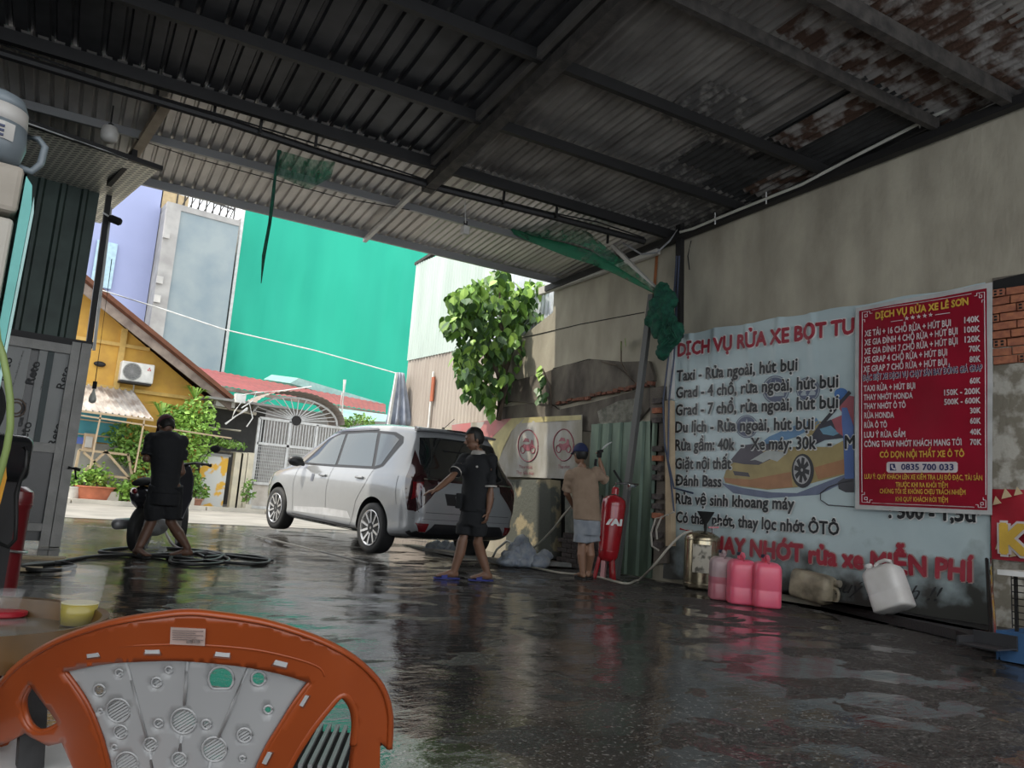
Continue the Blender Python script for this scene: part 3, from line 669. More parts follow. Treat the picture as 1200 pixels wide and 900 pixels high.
# utility gear
up_ = thing('utility_box', 'white utility box with cables on a bracket left of the gate', 'utility box', tuple(AY(281,472,21.2)))
MB().box(AY(281,467,21.2), (.26,.2,.24)).build('box', m_white_paint, up_)
for pts in ([(284,463),(300,460),(296,470),(283,478)],[(284,470),(275,482),(272,490),(290,480)],[(300,460),(330,458),(365,453)],[(291,468),(296,490),(289,500)]):
    MB().tube([AY(x, y, 21.1) for x, y in pts], .018, 5).build('cable', m_white_paint, up_)
MB().tube([AY(264,497,21.1), AY(290,478,21.1)], .03, 6).build('strut', m_white_paint, up_)
tag(MB().tube([AY(400,492,21.6), AY(404,445,21.6)], .05, 8).tube([AY(397,488,21.6), AY(401,460,21.6)], .02, 6).build('utility_pole', m_white_paint), 'thin pale pole standing behind the car roof', 'pole')
tag(MB().tube([AY(112,338,21), AY(190,362,21), AY(262,386,21), AY(370,411,21), AY(470,439,21)], .018, 5).build('overhead_cable', m_white_paint), 'pale cable crossing in front of the tall buildings', 'cable')
# tall buildings
BY = 35
lb = thing('lavender_building', 'lavender blue windowless tower at the far left', 'building', (4,BY,.1))
xl_ = AY(172,400,BY-1).x-.03; MB().box((xl_/2-2.25,BY+4,6.2+2.5), (xl_+4.5,8,17.3)).build('wall', m_lav, lb)
MB().box(AY(122,310,BY-.1), (.75,.1,1.9)).build('window', M('pale_window', (.45,.65,.75), .3), lb)
gb = thing('grey_building', 'blue grey tower with a raw concrete corner strip', 'building', (8,BY-1,.1))
zt = AY(240,254,BY-1).z
x0, xm, x1 = AY(172,400,BY-1).x, AY(188,410,BY-1).x, AY(258,430,BY-1).x
MB().box(((xm+x1)/2,BY+3,zt/2), (x1-xm,8,zt)).build('wall', m_bgrey, gb); MB().box(((x0+xm)/2,BY+2.9,zt/2), (xm-x0,8,zt)).build('concrete_strip', m_bconc, gb)
MB().box(((x0+x1)/2,BY+3,zt+.1), (x1-x0,8.1,.25)).build('parapet', m_bconc, gb)
for x, y in ((195,275),(184,350),(187,328)): MB().box(AY(x, y, BY-1.2), (.25,.1,.3)).build('vent', m_whitew, gb)
b = MB(); 
for k in range(9): xa = xm+k*(x1-xm)/8; b.bar((xa,BY,zt), (xa,BY,zt+1.2), .05); b.bar((xa,BY,zt), (min(xa+.5,x1),BY,zt+1.2), .04)
b.bar((xm,BY,zt+1.2), (x1,BY,zt+1.0), .06); b.build('roof_truss', m_steel_rust, gb)
MB().box(((x0+xm)/2+.2,BY+1,zt+.6), (1.1,2,.8)).build('roof_shed', M('tan_sheet', (.5,.38,.22), .8), gb)
nb = thing('netted_building', 'tall building wrapped in green scaffold netting', 'building', (15,BY+1,.1))
xg = AY(260,430,BY).x
b = MB(); n_ = 40; rows = []
for z in [i*17/24 for i in range(25)]:
    rows.append([V((xg+.1+i*14/n_, BY+.25*noise.noise(V((i*.5, z*.25, 0)))+.10*noise.noise(V((i*1.7,z*1.1,4))), z-(.07*i if z > 16.9 else 0)*1)) for i in range(n_+1)])
b.loft(rows, cap=False, closed=False); b.build('scaffold_net', m_net, nb, smooth=True)
MB().box((xg+7.2,BY+4,6.6), (13.8,7,13)).build('wall', m_conc, nb)
MB().box((xg+.02,BY-.1,6.7), (.12,.1,13.4)).build('edge_strip', m_white_paint, nb)
# corrugated building on the right
cb = thing('corrugated_building', 'building clad in pale green and tan corrugated sheets right of the street opening', 'building', (8.2,13,0))
m_pg = M('pale_green_sheet', (.52,.60,.55), .5, .25, col2=(.42,.49,.45), scale=2, stretch=(1,1,.2)); m_tan = M('tan_corrugated_sheet', (.42,.37,.32), .6, .2, col2=(.34,.29,.25), scale=2, stretch=(1,1,.25))
m_bw = M('blue_white_sheet', (.62,.66,.72), .5, .2)
for k in range(6):
    y0 = 14.95-k*1.0
    corr((8.02,y0,3.74), (0,-1,0), (0,0,1), 1.02, 2.18+.12*k, .10, .028, (-1,0,0), 'sine').build('metal_sheet', m_pg if k < 3 else m_bw, cb)
for k in range(6):
    y0 = 14.95-k*1.0
    corr((8.05,y0,.1), (0,-1,0), (0,0,1), 1.02, 3.72, .12, .03, (-1,0,0), 'sine').build('metal_sheet', m_tan, cb)
MB().bar((8.03,15.0,5.93), (8.03,9.6,6.55), .10, .06).build('roof_trim', m_steel_rust, cb)
MB().box((10.6,12.4,3.0), (4.9,5.0,5.8)).build('body', m_conc, cb)
MB().box(AX(507,456,7.98), (.03,.10,.5)).build('rust_streak', M('rust_paint', (.40,.12,.06), .8), cb); MB().box(AX(504,478,7.985), (.02,.05,1.5)).build('white_streak', m_white_paint, cb)
# tarp
b = MB(); rows = []
for k in range(9):
    t = k/8; c = AY(469,437,14.8).lerp(AY(468,500,14.8), t); r = .07+.17*t
    rows.append([c+V((r*(1+.30*math.cos(9*a+t*2))*math.cos(a), r*(1+.30*math.cos(9*a+t*2))*math.sin(a), 0)) for a in [i*2*math.pi/54 for i in range(54)]])
b.loft(rows); tag(b.build('draped_tarp', M('grey_blue_tarp', (.22,.25,.32), .6, col2=(.35,.38,.44), scale=4), smooth=True), 'grey blue tarp hanging in folds beside the corrugated building', 'tarp')
tag(MB().bar(AY(455,500,14.7), AY(465,437,14.7), .05).build('tarp_pole', m_white_paint), 'white pole slanting beside the grey tarp', 'pole')
# tree on the wall
tr = thing('wall_tree', 'broad leaved green tree growing out of the right wall beyond the roof', 'tree', tuple(AX(584,490,7.6)))
base = AX(584,492,7.55); rnd = random.Random(11)
blobs = [(590,372,44,40,10),(575,345,40,22,4),(625,352,20,26,4),(548,352,26,16,3),(536,382,20,11,2),(562,412,30,22,4),(600,410,28,26,4),(585,445,20,18,2),(548,430,16,16,2),(558,455,14,14,1.5),(575,472,8,12,.6),(583,325,12,12,1.2),(530,375,14,8,1),(637,337,9,12,1)]
def leafmesh(s):
    return MB().add([(0,0,0),(.30*s,.18*s,.05*s),(.38*s,.50*s,.03*s),(0,1.0*s,-.10*s),(-.38*s,.50*s,.03*s),(-.30*s,.18*s,.05*s),(0,.45*s,-.04*s)], [(0,1,6),(1,2,6),(2,3,6),(3,4,6),(4,5,6),(5,0,6)]).mesh('leaf', fix=False)
lms = []
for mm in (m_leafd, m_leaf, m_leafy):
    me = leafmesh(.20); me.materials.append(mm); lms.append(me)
tot = sum(x[-1] for x in blobs); cnt = 0; rest = [MB(), MB(), MB()]
allp = []
for (x, y, rx, ry, w_) in blobs:
    for k in range(int(1450*w_/tot)):
        while True:
            u, v_ = rnd.uniform(-1,1), rnd.uniform(-1,1)
            if u*u+v_*v_ < 1: break
        dd = rnd.uniform(-1,1)*math.sqrt(1-u*u-v_*v_)
        allp.append((AY(x+u*rx, y+v_*ry, 10.75+dd*.75), dd, v_))
rnd.shuffle(allp); allp.sort(key=lambda a: a[1])
for i, (p, dd, v_) in enumerate(allp):
    t_ = rnd.random() - .25*(v_ < -.2) ; mi = 2 if t_ < .08 else (1 if t_ < .48 else 0)  # paler greens towards the top: sunlight put into the leaf colours
    rot = Matrix.Rotation(rnd.uniform(0,6.28), 4, 'Z') @ Matrix.Rotation(rnd.uniform(-1.9,-.5), 4, 'X') @ Matrix.Rotation(rnd.uniform(-.6,.6), 4, 'Y') @ Matrix.Scale(rnd.uniform(.6,1.2), 4)
    if i < 290:
        o = bpy.data.objects.new('leaf', lms[mi]); COL.objects.link(o); o.parent = tr; o.matrix_basis = Matrix.Translation(p-tr.location) @ rot
    else:
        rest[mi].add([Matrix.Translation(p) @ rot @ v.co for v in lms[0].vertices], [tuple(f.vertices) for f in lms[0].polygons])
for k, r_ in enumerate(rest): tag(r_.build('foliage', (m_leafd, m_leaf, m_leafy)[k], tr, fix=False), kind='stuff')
for k, (x, y) in enumerate(((590,372),(625,352),(548,352),(562,412),(600,410),(585,330),(575,472),(536,382))):
    e = AY(x, y, 10.75); MB().tube([base, AX(586+k,455,7.5), e.lerp(AX(588,420,7.5), .5), e], [.045,.035,.025,.012], 6).build('branch', m_bark, tr)
sp = thing('wall_sapling', 'small drooping sapling rooted in the broken band of the wall', 'plant', tuple(AX(645,470,7.6)))
for k in range(16):
    p = AX(636+random.uniform(-6,8), 428+k*2.6, 7.5); o = bpy.data.objects.new('leaf', lms[2 if k < 5 else 0]); COL.objects.link(o); o.parent = sp
    o.matrix_basis = Matrix.Translation(p-sp.location) @ Matrix.Rotation(random.uniform(-.8,.8)-1.2, 4, 'Z') @ Matrix.Rotation(-2.0, 4, 'X') @ Matrix.Scale(.75, 4)
MB().tube([AX(646,478,7.6), AX(645,455,7.5), AX(636,432,7.5)], .012, 5).build('stem', m_bark, sp)
sp = thing('wall_sapling', 'thin bare sapling with one leaf to the right on the wall', 'plant', tuple(AX(745,452,7.6)))
for pts in ([(748,452),(736,440),(728,425),(728,400)],[(736,440),(722,428),(705,424)]): MB().tube([AX(x, y, 7.6) for x, y in pts], .010, 5).build('stem', m_bark, sp)
for x, y in ((728,400),(733,396)):
    o = bpy.data.objects.new('leaf', lms[2]); COL.objects.link(o); o.parent = sp; o.matrix_basis = Matrix.Translation(AX(x, y, 7.58)-sp.location) @ Matrix.Rotation(-1.6, 4, 'X') @ Matrix.Rotation(-.8, 4, 'Y') @ Matrix.Scale(.7, 4)
# ------------------------------------------------------------------ banners
m_bluev = M('pale_blue_vinyl', (.49,.59,.60), .36, col2=(.40,.49,.51), scale=1.5)
# grime along the foot of the vinyl
def add_grime(mt, z0, z1, col, scale=3):
    n = mt.node_tree; b = n.nodes['Principled BSDF']; src = b.inputs['Base Color'].links[0].from_socket
    t = n.nodes.new('ShaderNodeTexCoord'); sp = n.nodes.new('ShaderNodeSeparateXYZ'); n.links.new(t.outputs['Object'], sp.inputs[0])
    z = n.nodes.new('ShaderNodeTexNoise'); z.inputs['Scale'].default_value = scale; z.inputs['Detail'].default_value = 8; n.links.new(t.outputs['Object'], z.inputs['Vector'])
    mr = n.nodes.new('ShaderNodeMapRange'); mr.inputs[1].default_value = z0; mr.inputs[2].default_value = z1; n.links.new(sp.outputs['Z'], mr.inputs[0])
    a = n.nodes.new('ShaderNodeMath'); a.operation = 'ADD'; n.links.new(mr.outputs[0], a.inputs[0]); n.links.new(z.outputs['Fac'], a.inputs[1])
    r = n.nodes.new('ShaderNodeValToRGB'); r.color_ramp.elements[0].position = .62; r.color_ramp.elements[1].position = 1.0
    r.color_ramp.elements[0].color = (1,1,1,1); r.color_ramp.elements[1].color = (0,0,0,1); n.links.new(a.outputs[0], r.inputs[0])
    mx = n.nodes.new('ShaderNodeMix'); mx.data_type = 'RGBA'; n.links.new(r.outputs[0], mx.inputs[0]); n.links.new(src, mx.inputs[6]); mx.inputs[7].default_value = (*col, 1)
    n.links.new(mx.outputs[2], b.inputs['Base Color'])
add_grime(m_bluev, 0.0, 1.25, (.05,.05,.045))
def bfold(p):                                          # folds of the big vinyl
    y, z = p.y, p.z; t = max(0, (z-2.35)/.85)
    f = sum(.028*math.exp(-((y-y0+(3.19-z)*k)/.045)**2)*t for y0, k in ((6.72,.10),(6.3,-.05),(5.83,.12),(5.37,-.10),(4.97,.08)))
    d = .018*math.sin(9*(y*.75+z*1.0))*math.exp(-((y-3.55)/.55)**2)*smoothstep(2.0, .6, z)
    return f + d + .010*noise.noise(V((0, y*1.3, z*1.3)))+.012
ban = thing('banner', 'large pale blue vinyl banner listing wash services on the right wall', 'banner', (7.66,5.1,.04))
b = MB(); rows = []; NB = 150
for j in range(71):
    z = .04+(3.19-.04)*j/70; row = []
    for i in range(NB+1):
        y = 7.0-(7.0-3.16)*i/NB; zz = z - .02*math.sin(i/NB*math.pi*5)**2*(j/70)**6
        if j == 0: zz += .10*smoothstep(0,.3,i/NB)*(1-i/NB)
        row.append(V((7.675-bfold(V((0,y,zz))), y, zz)))
    rows.append(row)
b.loft(rows, cap=False, closed=False); b.build('vinyl_sheet', m_bluev, ban, smooth=True)
NW = (-1,0,0); BX = 7.675
def bl(name, body, a, c, cap, mat, om, bold=.025, shear=0, outl=.085, par=None):
    A, B = AX(a[0], a[1], BX), AX(c[0], c[1], BX); top = AX(a[0], a[1]-cap, BX)
    hh = (top.z-A.z)
    text_on(name, body, A, B, hh, mat, par or ban, NW, bold=bold, outline=outl, omat=om, shear=shear, f=bfold, lift=.022)
m_txred = M('print_red', (.36,.03,.05), .45); m_txblk = M('print_black', (.02,.022,.025), .45); m_txwht = M('print_white', (.78,.78,.76), .45)
m_p = {}
def P(name, c): return M('print_'+name, c, .45)
# faded picture on the banner: bonnet-up car, attendant, round emblems
def flat(pts, name, mat, lift, par=None, X=BX, f=bfold):
    me = MB().prism([AX(x, y, X) for x, y in pts], (-.001,0,0)).mesh()
    bm = bmesh.new(); bm.from_mesh(me)
    for v in bm.verts: v.co.x += -lift-(f(v.co) if f else 0)
    bmesh.ops.triangulate(bm, faces=bm.faces); bm.to_mesh(me); bm.free()
    return link_mesh(name, me, mat, par or ban)
def ell(cx_, cy_, rx, ry, n_=28, a0=0, a1=2*math.pi): return [(cx_+rx*math.cos(a0+(a1-a0)*i/n_), cy_+ry*math.sin(a0+(a1-a0)*i/n_)) for i in range(n_)]
pr_ = 'printed_picture'
flat([(846,566),(872,572),(905,577),(935,578),(1002,552),(1002,560),(960,580),(900,584),(860,578)], pr_, P('shade',(.15,.18,.27)), .003)
flat([(849,560),(853,548),(862,541),(885,530),(930,524),(975,524),(1002,510),(1002,553),(935,571),(900,574),(868,570),(851,566)], pr_, P('yellow_body',(.38,.30,.13)), .004)
flat([(849,560),(880,562),(928,553),(930,571),(900,573),(868,569),(851,565)], pr_, P('orange_body',(.40,.20,.10)), .005)
flat([(860,552),(878,554),(880,559),(862,557)], pr_, P('grille',(.09,.08,.09)), .0055)
flat([(856,541),(872,522),(900,518),(917,524),(905,538),(890,545),(872,544)], pr_, P('engine_bay',(.09,.08,.10)), .0055)
flat([(880,540),(900,528),(925,530),(912,541),(903,538),(895,542),(886,539)], pr_, P('foam',(.44,.47,.45)), .006)
flat([(902,512),(930,500),(958,490),(962,496),(935,512),(915,518),(890,522)], pr_, P('windscreen',(.12,.25,.42)), .006)
flat([(940,525),(960,498),(975,492),(1002,505),(1002,512),(968,516),(955,522)], pr_, P('car_opening',(.05,.05,.07)), .0055)
flat([(962,503),(975,499),(985,508),(978,511),(966,509)], pr_, P('seat_blue',(.16,.33,.45)), .006)
flat([(936,523),(958,494),(964,494),(943,525)], pr_, P('yellow_body',(.38,.30,.13)), .006)
flat([(955,548),(1002,535),(1002,552),(960,562)], pr_, P('orange_body',(.40,.20,.10)), .006)
flat(ell(942,552,13,20), pr_, P('tyre',(.035,.035,.04)), .0065); flat(ell(941,551,10,16.5), pr_, P('rim',(.42,.42,.42)), .007)
for k in range(8): a = k*math.pi/4+.2; flat([(941+2*math.cos(a-.9),551+3*math.sin(a-.9)),(941+9*math.cos(a-.2),551+15*math.sin(a-.2)),(941+9*math.cos(a+.2),551+15*math.sin(a+.2)),(941+2*math.cos(a+.9),551+3*math.sin(a+.9))], pr_, P('tyre',(.035,.035,.04)), .0075)
flat([(981,470),(988,462),(1002,465),(1002,520),(990,512),(982,506),(976,492),(990,486),(984,478)], pr_, P('shirt_red',(.36,.10,.12)), .0075)
flat([(988,478),(994,478),(1002,500),(1002,562),(991,562),(990,520),(988,495)], pr_, P('overall_blue',(.10,.17,.40)), .008)
flat(ell(987,462,8,7), pr_, P('cap_blue',(.06,.16,.40)), .008)
flat([(983,565),(990,560),(1002,560),(1002,577),(992,577),(984,573)], pr_, P('boots',(.07,.07,.08)), .008)
flat([(963,496),(996,458),(999,461),(966,499)], pr_, P('lance',(.04,.04,.05)), .0085)
b = MB(); pts = [AX(x, y, BX) for x, y in ((999,563),(985,566),(972,571),(963,578),(963,586),(972,592),(1002,594))]
b.tube([p+V((-.010-bfold(p),0,0)) for p in pts], .006, 5); b.build('printed_hose', P('boots',(.07,.07,.08)), ban)
for cx_, cy_, rx in ((910,457,16),(948,457,14),(876,500,13)):
    flat(ell(cx_, cy_, rx, rx*1.04), 'printed_emblem', P('emblem',(.10,.12,.19)), .003)
    flat(ell(cx_, cy_, rx*.93, rx*.97), 'printed_emblem', P('emblem_pale',(.38,.43,.45)), .0035)
    flat(ell(cx_, cy_, rx*.86, rx*.9), 'printed_emblem', P('emblem',(.10,.12,.19)), .004)
    flat([(cx_-rx*.6,cy_+rx*.35),(cx_-rx*.15,cy_-rx*.2),(cx_,cy_-rx*.75),(cx_+rx*.15,cy_-rx*.2),(cx_+rx*.65,cy_+rx*.2),(cx_+rx*.6,cy_+rx*.45),(cx_-rx*.6,cy_+rx*.5)], 'printed_emblem', P('emblem_pale',(.38,.43,.45)), .0045)
tl = 'text_line'
bl(tl, 'DỊCH VỤ RỬA XE BỌT TU', (796.3,417.9), (1002.4,391), 14.5, m_txred, m_txwht, .045, outl=.10)
for body, a, c in (('Taxi - Rửa ngoài, hút bụi',(795,447.2),(936.2,434.2)),('Grad - 4 chổ, rửa ngoài, hút bụi',(794.4,466.8),(984,454)),('Grad - 7 chổ, rửa ngoài, hút bụi',(793.8,487),(984,478.3)),
                   ('Du lịch - Rửa ngoài, hút bụi',(793.4,507),(955.4,503.2)),('Rửa gầm: 40k  -  Xe máy: 30k   -   M',(793.4,528),(1003.5,526)),('Giặt nội thất',(793.4,549.6),(858.6,549.6)),
                   ('Đánh Bass',(793.4,568.8),(847,570.7)),('Rửa vệ sinh khoang máy',(793.4,590.2),(932.4,597.5)),('Có thay nhớt, thay lọc nhớt ÔTÔ',(794.4,611.9),(985,627.2))):
    bl(tl, body, a, c, 12.5, m_txblk, m_txwht, .03)
bl(tl, 'THAY NHỚT rửa xe MIỄN PHÍ', (826,644.7), (1142.4,681.6), 17.5, m_txred, M('print_pink', (.45,.33,.31), .5), .05, outl=.09)
bl(tl, 'Quý khách !!', (971,693), (1108,705), 15, m_txblk, None, .0, shear=.45, outl=None)
bl(tl, ': 500 - 1,5tr', (1043,606.5), (1150,612), 17, m_txblk, m_txwht, .04)
# red price poster
def pf(p): return .006*math.sin(p.y*7+p.z*1.5)+.008*noise.noise(V((0,p.y*2,p.z*2)))
pos = thing('price_poster', 'red price list poster with white border hung over the blue banner', 'poster', (7.6,3.8,1.03))
QX = 7.60
b = MB(); rows = []
for j in range(25):
    row = []
    for i in range(25):
        u, v_ = i/24, j/24; xb, yb = 1002.5+(1162.5-1002.5)*u, 596.7+(603.5-596.7)*u; xt, yt = 1002+(1163.5-1002)*u, 361+(331-361)*u
        p = AX(xb+(xt-xb)*v_, yb+(yt-yb)*v_, QX); p.x -= pf(p); row.append(p)
    rows.append(row)
b.loft(rows, cap=False, closed=False); bord = b.build('vinyl_sheet', M('poster_white', (.50,.50,.49), .4), pos, smooth=True)
b = MB(); rows = []
for j in range(25):
    row = []
    for i in range(25):
        u, v_ = i/24, j/24; xb, yb = 1007.5+(1157-1007.5)*u, 591.5+(598-591.5)*u; xt, yt = 1006.5+(1157-1006.5)*u, 364.5+(338-364.5)*u
        p = AX(xb+(xt-xb)*v_, yb+(yt-yb)*v_, QX); p.x -= pf(p)+.003; row.append(p)
    rows.append(row)
m_pred = M('poster_red', (.30,.008,.026), .3, col2=(.23,.007,.020), scale=2)
b.loft(rows, cap=False, closed=False); b.build('red_field', m_pred, pos, smooth=True)
m_pw = M('poster_print_white', (.62,.56,.56), .5); m_py = M('poster_print_yellow', (.66,.42,.06), .5); m_pn = M('poster_print_navy', (.03,.035,.12), .5)
def pl(body, a, c, cap, mat, om=None, bold=.03, outl=None, name='text_line'):
    A, B = AX(a[0], a[1], QX), AX(c[0], c[1], QX); top = AX(a[0], a[1]-cap, QX)
    text_on(name, body, A, B, top.z-A.z, mat, pos, NW, bold=bold, outline=outl, omat=om, f=pf, lift=.014)
pl('DỊCH VỤ RỬA XE LÊ SƠN', (1027,374.2), (1135.8,357.3), 7.6, m_py, bold=.045)
for a, c, cap, body, pa_, pc_, pb2 in (((1014,394.7),(1115,382.2),7,'XE TẢI + 16 CHỖ RỬA + HÚT BỤI',(1131.4,379.2),(1149.1,377.4),'140K'),((1014,405.3),(1123,392),7,'XE GIA ĐÌNH 4 CHỖ RỬA + HÚT BỤI',(1131.4,390.4),(1149.5,389),'100K'),
    ((1014,415.7),(1123,403.6),7,'XE GIA ĐÌNH 7 CHỖ RỬA + HÚT BỤI',(1131.7,401.8),(1149.7,400.4),'120K'),((1013.6,425.8),(1110.6,416.6),7,'XE GRAP 4 CHỖ RỬA + HÚT BỤI',(1136.7,412.8),(1149.7,411.9),'70K'),
    ((1013,436.5),(1110.4,428.1),7,'XE GRAP 7 CHỖ RỬA + HÚT BỤI',(1137.2,424.9),(1149.7,424),'80K'),((1013.6,459),(1073,455.5),6.6,'TAXI RỬA + HÚT BỤI',(1137.6,449.8),(1149.7,449.2),'60K'),
    ((1013.6,469.4),(1070,466.7),6.6,'THAY NHỚT HONDA',(1107.7,463.7),(1149.7,461.4),'150K - 200K'),((1013.6,479.7),(1061.7,477.9),6.6,'THAY NHỚT Ô TÔ',(1107.7,474.7),(1149.7,472.4),'500K - 600K'),
    ((1014,490.4),(1048.1,489.6),6.6,'RỬA HONDA',(1137.9,484.8),(1150,484.2),'30K'),((1014,501.6),(1040,501),6.6,'RỬA Ô TÔ',(1137.9,496.7),(1150,496.5),'60K'),
    ((1014,513),(1061,512),6.6,'LƯU Ý RỬA GẦM',(1137.9,509.5),(1150.5,509.5),'40K'),((1014,523.9),(1127.8,521.9),6.8,'CÔNG THAY NHỚT KHÁCH MANG TỚI',(1137.9,521.5),(1150.8,521.5),'70K')):
    pl(body, a, c, cap, m_pw); pl(pb2, pa_, pc_, cap, m_pw, name='price')
pl('ĐẶC BIỆT XE DỊCH VỤ CHẠY SÂN BAY ĐỒNG GIÁ GRAP', (1012.2,446.6), (1151.5,434.7), 6.8, m_pn, m_pw, bold=.01, outl=.06)
pl('CÓ DỌN NỘI THẤT XE Ô TÔ', (1031.8,536.3), (1131,535.4), 7, m_py)
for body, a, c in (('LƯU Ý: QUÝ KHÁCH LÊN XE KIỂM TRA LẠI ĐỒ ĐẠC, TÀI SẢN',(1014,561),(1151.8,563)),('TRƯỚC KHI RA KHỎI TIỆM',(1050,570.5),(1111.8,571.7)),('CHÚNG TÔI SẼ KHÔNG CHỊU TRÁCH NHIỆM',(1031.3,578.1),(1132.3,579.9)),('KHI QUÝ KHÁCH RỜI TIỆM',(1050,587.4),(1111.8,588.8))):
    pl(body, a, c, 5.4, m_py, bold=.02)
flat([(1041,541.3),(1121,541.3),(1123,543),(1123,552),(1121,554),(1041,554),(1039,552),(1039,543)], 'phone_plate', m_pw, .006, pos, QX, pf)
flat([(1043,543.5),(1051,543.5),(1051,551.5),(1043,551.5)], 'phone_icon', m_pn, .008, pos, QX, pf)
flat([(1044.5,545),(1046,544.5),(1047,546.5),(1046.3,547.4),(1048,549),(1049.2,548.4),(1050,550),(1049,550.8),(1046,549.5),(1044.6,547.2)], 'phone_icon', m_pw, .0095, pos, QX, pf)
pl('0835 700 033', (1056.7,550.6), (1118.4,551.2), 7, m_pn, name='phone_number')
for k in range(5): cx_, cy_ = 1063+k*6.9, 373.2-k*1.05; flat([(cx_+(2.9 if i % 2 == 0 else 1.2)*math.sin(i*math.pi/5), cy_-(2.9 if i % 2 == 0 else 1.2)*math.cos(i*math.pi/5)) for i in range(10)], 'star', m_pw, .007, pos, QX, pf)
for pts in (((1044,377),(1058,375)),((1096,369),(1113,366.5))): b = MB(); b.bar(*[AX(x, y, QX-.012) for x, y in pts], .006); b.build('rule', m_pw, pos)
def pbar(a, c, w_=.007):
    A, B = AX(*a, QX), AX(*c, QX); n_ = 6; ps = [A.lerp(B, i/n_) for i in range(n_+1)]
    return [p+V((-.006-pf(p),0,0)) for p in ps]
b = MB()
for a, c in (((1010.5,375),(1010.5,577)),((1154.5,352),(1155.5,580)),((1022,363.5),(1139,344.5)),((1022,589.5),(1142,594.5))): b.tube(pbar(a, c), .004, 4)
for cx_, cy_, sx, sy, sk in ((1010.5,366,1,1,-.16),(1154.5,342.5,-1,1,-.16),(1010.5,588.5,1,-1,.04),(1155.5,595,-1,-1,.04)):
    for pts in (((0,9),(0,0),(9,0),(9,3),(12,3)),((3,6),(3,3),(6,3),(6,6),(3,6)),((0,9),(3,9),(3,12)),((6,0),(6,2))):
        q = [(cx_+sx*u, cy_+sy*v_+sk*sx*u) for u, v_ in pts]
        for i in range(len(q)-1): b.tube(pbar(q[i], q[i+1]), .0035, 4)
b.build('fret_border', m_pw, pos)
# red banner at the picture edge
rb = thing('red_banner', 'red banner with yellow letter K cut by the right picture edge', 'banner', (7.6,2.9,1.0))
pts = [AX(1161,573,7.62), AX(1162,655,7.62)]
y0, za, zb = pts[0].y, pts[0].z, pts[1].z
rows = [[V((7.62-.012*math.sin(i*.9+j*.7), y0-i*.06, zb+(za-zb)*j/8)) for i in range(22)] for j in range(9)]
MB().loft(rows, cap=False, closed=False).build('vinyl_sheet', M('banner_red', (.36,.015,.03), .4), rb, smooth=True)
A = AX(1175,647,7.58); B = A+V((0,-.62,0))
text_on('lettering', 'KEM', A, B, .24, m_py, rb, NW, bold=.06, outline=.12, omat=m_pw, lift=.02)
for x, y, r in ((1167,588,.05),(1178,580,.06),(1192,577,.05),(1170,640,.05),(1186,650,.04)):
    c = AX(x, y, 7.585); MB().prism([c+V((0,0,r)), c+V((0,r*.5,-r*.6)), c+V((0,-r*.9,-r*.2))], (-.004,0,0)).build('printed_gift', M('print_gold', (.55,.42,.25), .5), rb)
# motorbike oil banner on the low wall
m_moto = M('weathered_white_vinyl', (.38,.37,.35), .5, col2=(.20,.18,.13), scale=2.5, stretch=(1,1,.4), bump=.3, bscale=30, detail=8)
mo = thing('motorbike_banner', 'weathered white and red banner with two motorbike emblems on the low wall', 'banner', (7.6,10,1.25))
def mf(p): return .010*math.sin(p.y*4)+.012*noise.noise(V((0,p.y*3,p.z*3)))+.01
OX = 7.60
def msheet(q, name, mat, lift, n_=24):
    rows = [[None]*(n_+1) for _ in range(13)]
    for j in range(13):
        for i in range(n_+1):
            u, v_ = i/n_, j/12; xb, yb = q[0][0]+(q[1][0]-q[0][0])*u, q[0][1]+(q[1][1]-q[0][1])*u; xt, yt = q[3][0]+(q[2][0]-q[3][0])*u, q[3][1]+(q[2][1]-q[3][1])*u
            p = AX(xb+(xt-xb)*v_, yb+(yt-yb)*v_, OX); p.x -= mf(p)+lift; rows[j][i] = p
    return MB().loft(rows, cap=False, closed=False).build(name, mat, mo, smooth=True)
msheet([(530,556),(682,562),(683,486),(530,497)], 'vinyl_sheet', m_moto, 0)
flat([(530,498),(572,493),(600,490.5),(590,500),(575,515),(565,535),(530,548)], 'printed_red', M('faded_red', (.42,.12,.12), .5, col2=(.36,.16,.15), scale=3), .004, mo, OX, mf)
flat([(600,490.5),(616,489.5),(600,505),(590,525),(583,545),(572,552),(566,535),(576,515),(590,500)], 'printed_yellow', M('faded_yellow', (.42,.36,.16), .5), .004, mo, OX, mf)
flat([(616,489.5),(682,486.5),(682,492),(612,496)], 'printed_yellow', M('faded_yellow', (.42,.36,.16), .5), .004, mo, OX, mf)
m_moR = M('faded_maroon', (.28,.07,.09), .5)
